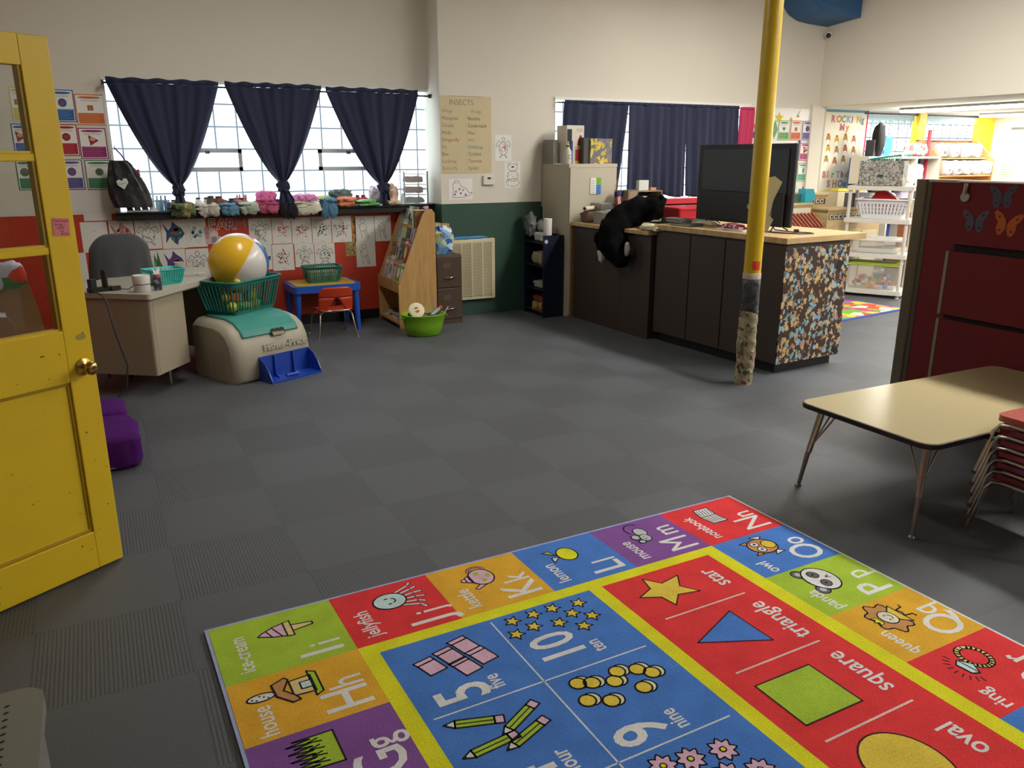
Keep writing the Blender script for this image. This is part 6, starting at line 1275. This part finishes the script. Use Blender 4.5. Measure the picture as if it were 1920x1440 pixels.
# ================================================================ FAR ROOM FURNITURE
NT = wood('#CDB78C', '#B59C6C', (1, 1, 6)); KN = mat('#3A332E', .5)
def kunit(name, x0, x1, y0, y1, h, label, strip=None, doors=2):
    t = thing(name, label, 'play furniture', (x0, y0, 0)); w, d_ = x1 - x0, y1 - y0
    MB().box(0, w, 0, d_, 0, h - .025, NT).build('body', t, bevel=.004); MB().box(-.02, w + .02, -.02, d_, h - .025, h, NT).box(-.01, w + .01, -.012, d_, h - .045, h - .025, mat('#A88C5C', .5)).build('top', t, bevel=.003)
    if strip:
        z = h - strip; MB().box(.02, w - .02, -.006, 0, z - .032, z + .032, KN).build('knob_strip', t); n = int((w - .04) / .075)
        for i in range(n):
            x = .055 + i * .075; k = MB().box(x - .028, x + .028, -.010, -.006, z - .025, z + .025, mat('#D8CFB8', .5)).cyl((x, -.011, z), (x, -.016, z), .016, KN).build('knob', t)
    for i in range(doors): MB().box(.03 + i * (w - .04) / doors, (i + 1) * (w - .04) / doors, -.008, 0, .06, h * .72, mat('#CFC6AA', .5)).build('door', t, bevel=.004)
    return t
kunit('play_counter', 6.95, 7.80, 7.22, 7.70, 1.11, 'wooden play kitchen unit just behind the television', .11)
kunit('play_kitchen', 7.82, 8.26, 7.42, 7.78, 1.21, 'taller cream play kitchen unit with a row of knobs', .10, 0)
kunit('play_sink', 7.98, 8.92, 7.12, 7.38, 1.04, 'wooden play unit with knobs behind the white rack', .10, 3)
solo('green_bin', MB().rbox(0, .34, 0, .25, 0, .10, mat('#3F5E4E', .5), .02), 'dark green bin on the play unit beside the television', 'bin', loc=(7.36, 7.30, 1.112))
solo('turquoise_block', MB().prism([(0, 0), (.13, 0), (.17, .07), (.13, .16), (0, .16)], 0, .12, mat('#2FA0B4', .4), 'y'), 'turquoise box between the green bin and tall play unit', 'box', loc=(7.70, 7.24, 1.112))
solo('orange_toy', MB().ball((0, 0, 0), .03, mat('#D98A2A', .5)).ball((.04, 0, 0), .026, mat('#D98A2A', .5)), 'small orange toy on the play unit', 'toy', loc=(7.30, 7.25, 1.142))
t = thing('ribbed_crate', 'slanted dark red ribbed panel between two play units', 'crate', (7.22, 6.95, 0))
MB().box(.02, .60, .05, .25, 0, .84, NT).build('base', t); MB().prism([(.0, .84), (.20, .99), (.22, .99), (.22, .84)], .0, .56, mat('#6E2A20', .5), 'x').build('slope', t)
for i in range(9): b = MB(); b.tube([(.04 + i * .06, .005, .852), (.04 + i * .06, .198, .998)], .008, mat('#A8684A', .5)); b.build('rib', t)
t = thing('pale_crate', 'pale slatted crate above the dark red panel', 'crate', (7.42, 7.16, 1.0)); MB().box(-.1, .3, 0, .05, -.02, .05, mat('#D2CDB8', .6)).build('body', t)
solo('grey_container', MB().rbox(0, .30, 0, .16, 0, .17, mat('#5E6470', .5), .02), 'grey blue container beside the tall play unit', 'container', loc=(8.45, 7.16, 1.042))
solo('yellow_tray', MB().rbox(0, .5, 0, .14, 0, .03, mat('#E0C63A', .5), .02), 'long yellow tray under the birthday poster', 'tray', loc=(8.60, 7.55, 1.215))
solo('tray_stand', MB().box(0, .55, 0, .2, 0, 1.21, mat('#C9C0A4', .5)), 'pale stand below the yellow tray', 'stand', loc=(8.57, 7.52, 0))
# cubby with cartons
t = thing('cubby_shelf', 'white cubby shelf with a blue back beneath the far window', 'shelf', (9.55, 7.92, 0)); CW = mat('#DAD5C6', .5); BB = mat('#2E4E9A', .5)
MB().box(0, 1.5, .30, .32, 0, 1.62, BB).build('back_panel', t)
for z in (.02, .42, .86, 1.25, 1.62): MB().box(0, 1.5, 0, .30, z, z + .03, CW).build('shelf_board', t)
for x in (0, .5, .98, 1.47): MB().box(x, x + .03, 0, .30, 0, 1.62, CW).build('upright', t)
for i in range(9):
    q = random.Random(i + 5); c = q.choice(['#B8B0B4', '#C9BFC4', '#A8A4B8', '#D2CDC6', '#9AA48A'])
    solo('supply_bag', MB().lump((0, 0, .13), (.17, .2, .26), mat(c, .5, var=.3, vs=14), .6, .15, i, fr=7), 'pale wrapped bag on the cubby shelf', 'bag', 'bags in the cubby shelf', loc=(9.68 + (i % 5) * .26, 8.06, 1.285 if i < 5 else .895))
ZQ = 1.651
def top(px0, px1, pyt, m, lab, name='carton', Y=8.0, d_=.14):
    x0, x1 = wy(px0, 280, Y).x, wy(px1, 280, Y).x; h = wy((px0 + px1) / 2, pyt, Y).z - ZQ; solo(name, MB().box(0, x1 - x0, 0, d_, 0, h, m), lab, 'box', loc=(x0, Y, ZQ))
solo('black_coat', MB().lump((0, 0, .22), (.16, .16, .44), mat('#1C181A', .8), .8, .12, 6), 'dark upright bag beside the red poster edge', 'bag', loc=(9.82, 8.02, ZQ - .005))
top(1638, 1645, 262, mat('#3A3A44', .5), 'dark carton on the cubby top'); top(1645, 1658, 262, voro('#2A4AA8', ['#5A7AC8', '#1A2A6A', '#8AA0D8'], 14), 'blue printed carton on the cubby top'); top(1658, 1672, 255, voro('#3A9AA8', ['#B8D8D8', '#2A7A8A'], 12), 'teal printed carton on the cubby top')
solo('gift_bag', MB().lump((0, 0, .09), (.34, .2, .18), voro('#A8D2C8', ['#C85A4A', '#7AB8A8', '#D8D8D4'], 14), .6, .15, 3), 'pale green crumpled bag on the cubby top', 'bag', loc=(10.66, 8.05, ZQ))
# diaper rack
t = thing('diaper_rack', 'wooden sloping rack holding packs of diapers before the end window', 'rack', (11.1, 7.95, 0)); RW = wood('#D2A468', '#B8864A')
for x in (0, 1.24): MB().prism([(0, 0), (.45, 0), (.45, 1.88), (.32, 1.88), (.0, 1.60), (0, 0)], x, x + .025, RW, 'x').build('side_panel', t)
MB().box(.025, 1.24, .43, .45, 0, 1.88, RW).build('back_panel', t); MB().box(.0, 1.27, .40, .455, 1.87, 1.885, mat('#6A3A34', .5)).build('top_rail', t)
for z in (.4, .9, 1.36, 1.61): MB().box(.025, 1.24, .02 if z < 1.6 else .12, .43, z, z + .02, RW).build('shelf_board', t)
for i in range(9):
    lo = i < 5; x = 11.20 + .12 + ((i if lo else i - 5) * (.235 if lo else .27)); b = MB(); b.lump((0, 0, .1), (.22, .22, .21), mat('#D8D8DC', .6, var=.08, vs=6), .55, .1, i, fr=6)
    a = Art(b, (-.03, -.112, .05), (1, 0, 0), (0, 0, 1), .0005, .006); a.rect(0, 0, .06, .05, P(['#D8B0B4', '#8C9298', '#B8D0B0', '#C8C4C4'][i % 4]), 0); a.fill(ell(.03, .025, .014, .012, 10), P(['#A83440', '#4A8A4A', '#A83440', '#5A9A7A'][i % 4]), 1)
    solo('diaper_pack', b, 'white pack of diapers on the %s row of the wooden rack' % ('lower' if lo else 'upper'), 'diaper pack', 'diaper packs, %s row' % ('lower' if lo else 'upper'), loc=(x, 8.06 if lo else 8.17, 1.381 if lo else 1.631))
solo('red_post', MB().box(0, .05, 0, .03, 0, 2.02, mat('#B8304A', .5)), 'thin red post left of the diaper rack', 'post', loc=(10.98, 8.1, 0))
def wxsheet(px, name, label, cat, col, fn=None):
    a0, a1 = wx(px[0], 270, XE), wx(px[2], 270, XE); y0, y1 = min(a0.y, a1.y), max(a0.y, a1.y); xm = (px[0] + px[2]) / 2; z1, z0 = wx(xm, px[1], XE).z, wx(xm, px[3], XE).z
    b = MB(); b.box(-.003, 0, 0, y1 - y0, 0, z1 - z0, col)
    if fn: fn(Art(b, (-.003, y1 - y0, 0), (0, -1, 0), (0, 0, 1), .0006, .0006), y1 - y0, z1 - z0)
    solo(name, b, label, cat, loc=(XE - .001, y0, z0))
def lst(a, w, h):
    a.rect(0, h * .92, w, h * .99, P('#6A6A60'), 0)
    for i in range(14): a.rect(w * .08, h * (.04 + .062 * i), w * (.9 if i % 3 else .6), h * (.06 + .062 * i), P('#A8A69C'), 0)
wxsheet((1892, 238, 1930, 302), 'notice_sheet', 'printed list in a clear sleeve on the end wall', 'notice', P('#C9C8BC'), lst)
wxsheet((1879, 307, 1912, 332), 'green_notice', 'pale green notice under the printed list on the end wall', 'notice', P('#B0C8AC'), lambda a, w, h: [a.rect(w * .2, h * (.15 + .2 * i), w * .85, h * (.2 + .2 * i), P('#7A9A78'), 0) for i in range(4)])
# far rug
b = MB(); b.box(-1.6, 0, 0, 1.25, .0005, .010, rugmat('#3A4A94')); b.box(-1.56, -.04, .04, 1.21, .010, .011, voro('#C9A93A', ['#C84A34', '#D8C040', '#6AA83A', '#4A8AC8', '#D8D2C0', '#B83A6A', '#D88A3A'], 8, .8, .95, patches=.7))
solo('play_rug', b, 'bright multicoloured rug with a blue edge on the far floor', 'rug', loc=(8.0, 5.88, 0), rz=R(7))
# white rack
RX, RYY, RZ_ = 8.13, 6.98, R(-61)
t = thing('plastic_rack', 'white four shelf plastic rack beside the red partition', 'rack', (RX, RYY, 0), RZ_); PL = mat('#D0CCC2', .45); RWD, RDP = .70, .42
LV = (.04, .475, .885, 1.265)
for i, z in enumerate(LV): MB().rbox(-.02, RWD + .02, -.02, RDP + .02, z, z + .05, PL, .02).build('shelf', t, bevel=.003)
for x in (.02, RWD - .02):
    for y in (.02, RDP - .02): MB().cyl((x, y, 0), (x, y, 1.30), .021, PL, n=14).build('post', t)
def rk(x, y): c, s = math.cos(RZ_), math.sin(RZ_); return RX + x * c - y * s, RYY + x * s + y * c
x, y = rk(.33, .2); BXM = voro('#8A867E', ['#3A3834', '#B8B4A8', '#4A4844', '#C9C4B8'], 75, .6, .7, patches=.6)
t = thing('storage_cube', 'open grey patterned fabric bin on top of the white rack', 'bin', (x, y, LV[3] + .051), RZ_)
b = MB()
for q in ((-.24, .24, -.17, -.16), (-.24, .24, .16, .17), (-.24, -.23, -.17, .17), (.23, .24, -.17, .17)): b.box(q[0], q[1], q[2], q[3], 0, .285, BXM)
b.box(-.24, .24, -.17, .17, 0, .008, BXM); b.build('body', t, bevel=.002); MB().box(-.03, .03, -.174, -.17, .10, .13, mat('#2A3A3A', .6)).build('handle_slot', t)
t = thing('teal_caddy', 'teal slatted tray tipped inside the grey patterned bin', 'basket', (x, y, LV[3] + .265), RZ_); lattice(t, .30, .16, .36, .22, .08, mat('#1F8A78', .4), 1, 12, .15, vert_only=True); t.rotation_euler = (R(22), R(-8), RZ_)
x, y = rk(.38, .2); t = thing('laundry_basket', 'white laundry basket with holes on the second highest rack shelf', 'basket', (x, y, LV[2] + .051), RZ_); lattice(t, .46, .30, .58, .38, .22, mat('#D2D2D4', .4), 3, 12, .24, rim=.012, bw=1.5)
b = MB(); b.prism([(-.17, 0), (.20, 0), (.13, .08), (.0, .16), (-.09, .15)], -.07, .07, mat('#C2202C', .35), 'y').ball((.06, -.062, .04), .025, BLACK, 10, 6, 1, .3, 1)
solo('red_toy', b, 'shiny red toy lying in the white laundry basket', 'toy', loc=(x, y, LV[2] + .215), rz=RZ_)
def bin_(x, y, z, w, d_, h, lidc, label, fill=None):
    t = thing('storage_bin', label, 'bin', (x, y, z), RZ_); CLR = mat('#C4C6C0', .2, alpha=.38)
    b = MB(); b.rbox(-w / 2, w / 2, -d_ / 2, d_ / 2, 0, h, CLR, .03, taper=.88); b.build('body', t); MB().rbox(-w / 2 - .015, w / 2 + .015, -d_ / 2 - .015, d_ / 2 + .015, h, h + .018, mat(lidc, .45), .03).rbox(-w / 2 + .03, w / 2 - .03, -d_ / 2 + .03, d_ / 2 - .03, h + .018, h + .03, mat(lidc, .45), .03).build('lid', t, bevel=.003)
    return t
x, y = rk(.36, .2); bin_(x, y, LV[1] + .051, .56, .36, .15, '#DAD8D0', 'clear bin with a white lid on the middle of the white rack')
solo('paper_ream', MB().box(-.2, .2, -.12, .12, 0, .05, PAPER), 'white papers inside the white lidded bin', 'papers', loc=(x, y, LV[1] + .056), rz=RZ_)
bin_(x, y, LV[0] + .051, .58, .36, .29, '#9AB040', 'clear bin with a lime lid full of blocks at the rack bottom')
rb = random.Random(12)
for i in range(46):
    lx, ly = rb.uniform(-.20, .20), rb.uniform(-.12, .12); c, s = math.cos(RZ_), math.sin(RZ_); col = rb.choice(['#C83A2A', '#2A6AC0', '#D8B02A', '#3A8A4A', '#D8782A', '#D8D4CC'])
    b = MB(); a_, c_ = rb.uniform(.02, .04), rb.uniform(.012, .02); b.box(-a_, a_, -c_, c_, -c_, c_, mat(col, .4))
    for k in (-1, 1): b.cyl((k * a_ * .5, 0, c_), (k * a_ * .5, 0, c_ + .005), .007, mat(col, .4), n=8)
    o = solo('toy_block', b, 'coloured plastic building block in the lime lidded bin', 'block', 'building blocks in the bin', loc=(x + lx * c - ly * s, y + lx * s + ly * c, LV[0] + .082 + (i // 12) * .036)); o.rotation_euler = (rb.uniform(-.3, .3), rb.uniform(-.3, .3), rb.uniform(0, 3))
solo('wooden_bench', MB().box(0, .9, 0, .3, .0, .45, wood('#8A5A3C', '#6E4430')).box(-.02, .92, -.02, .32, .45, .47, NT), 'brown wooden shelf unit behind the white rack', 'shelf', loc=(9.35, 7.0, 0))
solo('wooden_cabinet', MB().box(0, .5, 0, .4, 0, .92, wood('#A8643C', '#8A4A2C')).box(-.02, .52, -.02, .42, .92, .95, mat('#D8CFA0', .5)), 'reddish wood cabinet with a yellow tray behind the rack', 'cabinet', loc=(9.9, 7.2, 0))
solo('yellow_bin', MB().rbox(0, .42, 0, .3, 0, .08, mat('#D9C02A', .4), .03), 'shallow yellow bin on the reddish wood cabinet', 'bin', loc=(9.93, 7.22, .951))

# ================================================================ RED PARTITION
RF = mat('#6E1A20', .85, var=.06, vs=60, bump=.15, bs=400); OM = mat('#6E6654', .35, .5); XPn = 4.76
t = thing('office_partition', 'dark red fabric office partition with olive metal edges and three tiers', 'partition', (XPn, 0, 0))
MB().box(.0, .06, .4, 3.47, .02, 1.50, RF).build('fabric_panel', t)
MB().rbox(-.008, .068, 3.47, 3.56, .0, 1.515, OM, .02).box(-.003, -.0, 3.44, 3.47, .02, 1.5, mat('#4A4438', .5)).build('end_post', t, bevel=.002)
MB().box(-.004, .064, .4, 3.47, 1.50, 1.516, mat('#A89E88', .4)).build('top_cap', t)
MB().box(-.03, .0, .4, 3.215, .02, 1.50, mat('#1A0C0C', .8)).build('backing_frame', t)
for z0, z1 in ((1.135, 1.505), (.695, 1.09), (.27, .665)):
    p_ = MB().box(-.055, -.03, .4, 3.225, z0, z1, RF).build('tile', t, bevel=.004)
    if z1 < 1.2: MB().box(-.058, -.028, 3.225, 3.245, z0, z1, mat('#8A8068', .45)).build('edge_strip', p_)
MB().box(-.058, -.028, .4, 3.232, 1.505, 1.512, mat('#B8AE98', .3)).build('top_rail', t)
MB().box(-.055, -.03, .4, 3.225, .03, .24, RF).build('tile', t)
def bfly(y, z, s, rot, col, lab, spots):
    b = MB(); a = Art(b, (0, 0, 0), (0, -1, 0), (0, 0, 1), .0006, .0008); c, d_ = math.cos(rot), math.sin(rot)
    for k in (-1, 1):
        up_ = [(0, .05), (.15, .42), (.45, .75), (.85, .95), (1.0, .8), (.85, .45), (.62, .2), (.68, -.2), (.5, -.6), (.25, -.62), (.08, -.25)]
        b.prism([((x * k * c - z_ * d_) * s, (x * k * d_ + z_ * c) * s) for x, z_ in up_][::k], -.003, -.001, P(col), 'x') if False else a.fill([((x * k * c - z_ * d_) * s, (x * k * d_ + z_ * c) * s) for x, z_ in up_], P(col), 0)
        for q in ((.6, .55, .12), (.4, -.3, .12)): a.fill(ell((q[0] * k * c - q[1] * d_) * s, (q[0] * k * d_ + q[1] * c) * s, q[2] * s, q[2] * s * .7, 10), P(spots), 1)
    a.line([(-.0 * s, -.4 * s), (0, .3 * s)], .1 * s, P(spots), 2)
    o = solo('paper_butterfly', b, lab, 'butterfly', None, loc=(XPn - .0555, y, z))
bfly(2.945, 1.42, .085, .05, '#4E4A5A', 'grey butterfly on the red partition, the highest of three', '#3A3844')
bfly(3.09, 1.27, .085, .02, '#55525E', 'grey butterfly on the red partition, lower left below the white hook', '#3A2A34')
bfly(2.895, 1.265, .088, -.1, '#B8602A', 'orange butterfly on the red partition', '#7A3420')
solo('white_hook', MB().cyl((-.002, 0, 0), (-.012, 0, 0), .028, mat('#A8A298', .5)).tube([(-.012, 0, .08), (-.016, 0, .02)], .012, mat('#A8A298', .5)), 'white oval hook hanging at the top of the red partition', 'hook', loc=(XPn - .0555, 3.17, 1.42))

# ================================================================ LOW TABLE
t = thing('activity_table', 'low rectangular table with a cream top, black edge and chrome legs', 'table', (3.08, 2.06, 0))
TWd, TDp = 1.60, .76
MB().rbox(0, TWd, 0, TDp, .432, .455, BLACK, .07, 6).build('edge_band', t, bevel=.006); MB().rbox(.006, TWd - .006, .006, TDp - .006, .455, .4575, mat('#B4A67F', .22, var=.03, vs=30), .066, 6).build('tabletop', t)
for x, y, a_, c_ in ((.10, .085, -1, -1), (TWd - .10, .085, 1, -1), (.10, TDp - .085, -1, 1), (TWd - .10, TDp - .085, 1, 1)):
    l = MB().cyl((x, y, .432), (x + a_ * .045, y + c_ * .025, .19), .018, CHROME, .015).build('leg', t)
    MB().cyl((x + a_ * .045, y + c_ * .025, .20), (x + a_ * .075, y + c_ * .04, .015), .0125, STEEL, .010).build('lower_leg', l); MB().lathe([(0, 0), (.017, 0), (.017, .006), (.009, .016), (0, .02)], STEEL, (x + a_ * .077, y + c_ * .041, 0), 16).build('foot', l)
    MB().cyl((x - a_ * .10, y, .432), (x + a_ * .04, y + c_ * .02, .22), .005, CHROME).cyl((x, y - c_ * .10, .432), (x + a_ * .04, y + c_ * .02, .22), .005, CHROME).build('brace', l)

# ================================================================ STACK OF RED CHAIRS
SR = mat('#7A2A1E', .18, coat=.3); SR2 = mat('#A84A40', .3)
def stackchair(i, lab):
    S = SR if i < 5 else SR2; t = thing('stacking_chair', lab, 'chair', (3.595 + i * .004, 1.865 + i * .004, i * .052), 0, 'stack of red school chairs')
    MB().add([], [], S)
    b = MB(); b.rbox(-.135, .155, -.15, .165, .262, .290, S, .04, 5); b.build('seat', t, bevel=.010)
    b = MB(); b.grid(lambda u, v: (-.14 + .28 * u, -.175 - .05 * v - .03 * math.sin(PI * u), .33 + .17 * v), 10, 8, S); b.build('backrest', t, solid=.012)
    for s in (-1, 1):
        x = s * .152
        MB().tube([(x * 1.10, .195, .006), (x * 1.03, .165, .14), (x, .15, .215), (x * .98, .125, .25), (x * .96, .08, .256), (x * .96, -.10, .252), (x * .98, -.16, .24), (x * 1.03, -.185, .14), (x * 1.10, -.205, .006)], .0095, CHROME, 12).build('leg_frame', t)
        MB().tube([(x * .96, -.10, .252), (x * .95, -.17, .30), (x * .92, -.20, .42)], .009, CHROME, 10).build('back_post', t)
        for y in (.195, -.205): MB().cyl((x * 1.10, y, 0), (x * 1.10, y, .014), .0135, mat('#5A5854', .5)).build('glide', t)
    return t
names = ['red stacking chair at the very bottom of the stack', 'red stacking chair, second from the bottom of the stack', 'red stacking chair, third from the bottom of the stack', 'red stacking chair, third from the top of the stack', 'red stacking chair just below the top one', 'lighter red stacking chair on top of the stack']
for i in range(6): stackchair(i, names[i])

# ================================================================ FOAM SEAT, STEP STOOL, THINGS BEHIND THE DOOR
PU = mat('#4E1E66', .98, var=.2, vs=25, bump=.3, bs=120, spec=.1)
t = thing('foam_seat', 'small purple fleece folding seat with a torn cover behind the yellow door', 'seat', (-.55, 4.62, 0))
MB().lump((.31, .20, .095), (.64, .42, .20), PU, .28, .02, 1, n=60, k=22).build('seat_cushion', t); MB().lump((.30, .48, .075), (.60, .26, .155), PU, .3, .02, 2, n=60, k=18).build('middle_fold', t); MB().lump((.29, .75, .09), (.58, .34, .185), PU, .3, .02, 3, n=60, k=20).build('back_cushion', t)
b = MB(); a = Art(b, (.42, -.004, .02), (1, 0, 0), (0, 0, 1), .0008, .002); TN = mat('#B8A070', .8)
a.fill([(-.04, .0), (.10, .0), (.13, .05), (.11, .09), (.0, .10), (-.05, .06)], TN, 0); a.fill([(-.02, .012), (.08, .012), (.10, .05), (.085, .078), (.01, .085), (-.03, .055)], mat('#4A1A14', .9), 1); a.fill(ell(.035, .05, .03, .018, 12), mat('#C9B07A', .7), 2); b.build('torn_patch', t)
t = thing('step_stool', 'grey plastic stool with rows of holes at the lower left corner', 'stool', (-.38, 2.06, 0)); GS = mat('#787A73', .4, var=.02)
# top face slopes gently; its far right corner is rounded
b = MB(); b.rbox(-.36, .10, -.22, .22, .22, .262, GS, .06, 6); b.build('top', t, bevel=.008)
for s in (-1, 1): MB().prism([(-.34 if s < 0 else .02, 0), (-.30 if s < 0 else .08, 0), (-.30 if s < 0 else .08, .22), (-.34 if s < 0 else .02, .22)], -.2, .2, GS, 'y').build('side_leg', t, bevel=.004)
b = MB(); a = Art(b, (0, 0, .262), (1, 0, 0), (0, 1, 0), .0003, .0005)
for i in range(9): a.fill(ell(.015 - .0 * i, .15 - i * .030, .0075, .0048, 12, rot=.4), mat('#16140F', .8), 0); a.fill(ell(-.07, .15 - i * .030, .0075, .0048, 12, rot=.4), mat('#16140F', .8), 0)
b.build('perforations', t)
t = thing('supply_cabinet', 'low pale cabinet behind the glass of the yellow door', 'cabinet', (-1.03, 5.15, 0)); MB().box(0, .74, 0, .45, 0, .56, mat('#A8A294', .5)).build('body', t); MB().box(-.01, .75, -.01, .46, .56, .58, mat('#B8B2A4', .5)).build('top', t)
CBD = mat('#8E6A44', .8, var=.08, vs=6); t = thing('cardboard_box', 'cut open brown cardboard box with rounded flaps seen through the door', 'box', (-.76, 5.28, .581))
b = MB(); b.prism([(0, 0), (.42, 0), (.40, .18), (.37, .34), (.34, .36), (0, .36)], .22, .226, CBD, 'y'); b.build('back_flap', t); b = MB(); b.prism([(0, 0), (.30, 0), (.28, .16), (.25, .20), (0, .20)], 0, .006, CBD, 'y'); b.build('front_flap', t); MB().box(0, .30, 0, .226, 0, .006, CBD).build('base', t)
solo('plastic_packet', MB().lump((0, 0, 0), (.20, .14, .22), mat('#A8A8A8', .3, var=.3, vs=16), .6, .15, 4), 'clear wrapped packets inside the cut open cardboard box', 'packet', loc=(-.62, 5.39, .70))
solo('clear_cup', MB().lathe([(0, 0), (.03, 0), (.04, .10), (.037, .10), (.028, .005), (0, .005)], mat('#8A8A86', .2, alpha=.6)), 'clear plastic cup right of the cardboard box', 'cup', loc=(-.345, 5.25, .581))
solo('blue_pouch', MB().lump((0, 0, 0), (.20, .05, .16), voro('#3A5AA8', ['#C83A2A', '#3A7A3A', '#B8B8C8', '#3A5AA8'], 9, .8, .4), .5, .15, 2), 'blue, red and green crinkled packets above the cardboard box', 'packet', loc=(-.50, 5.44, .995))
solo('white_tray', MB().box(0, .12, 0, .04, 0, .12, mat('#C9C6BC', .5)), 'white plastic tray edge above the cardboard box', 'tray', loc=(-.70, 5.42, .945))
solo('box_stack', MB().box(0, .34, 0, .03, 0, .36, CBD), 'taller brown carton behind the cut open box', 'box', loc=(-.78, 5.53, .581))
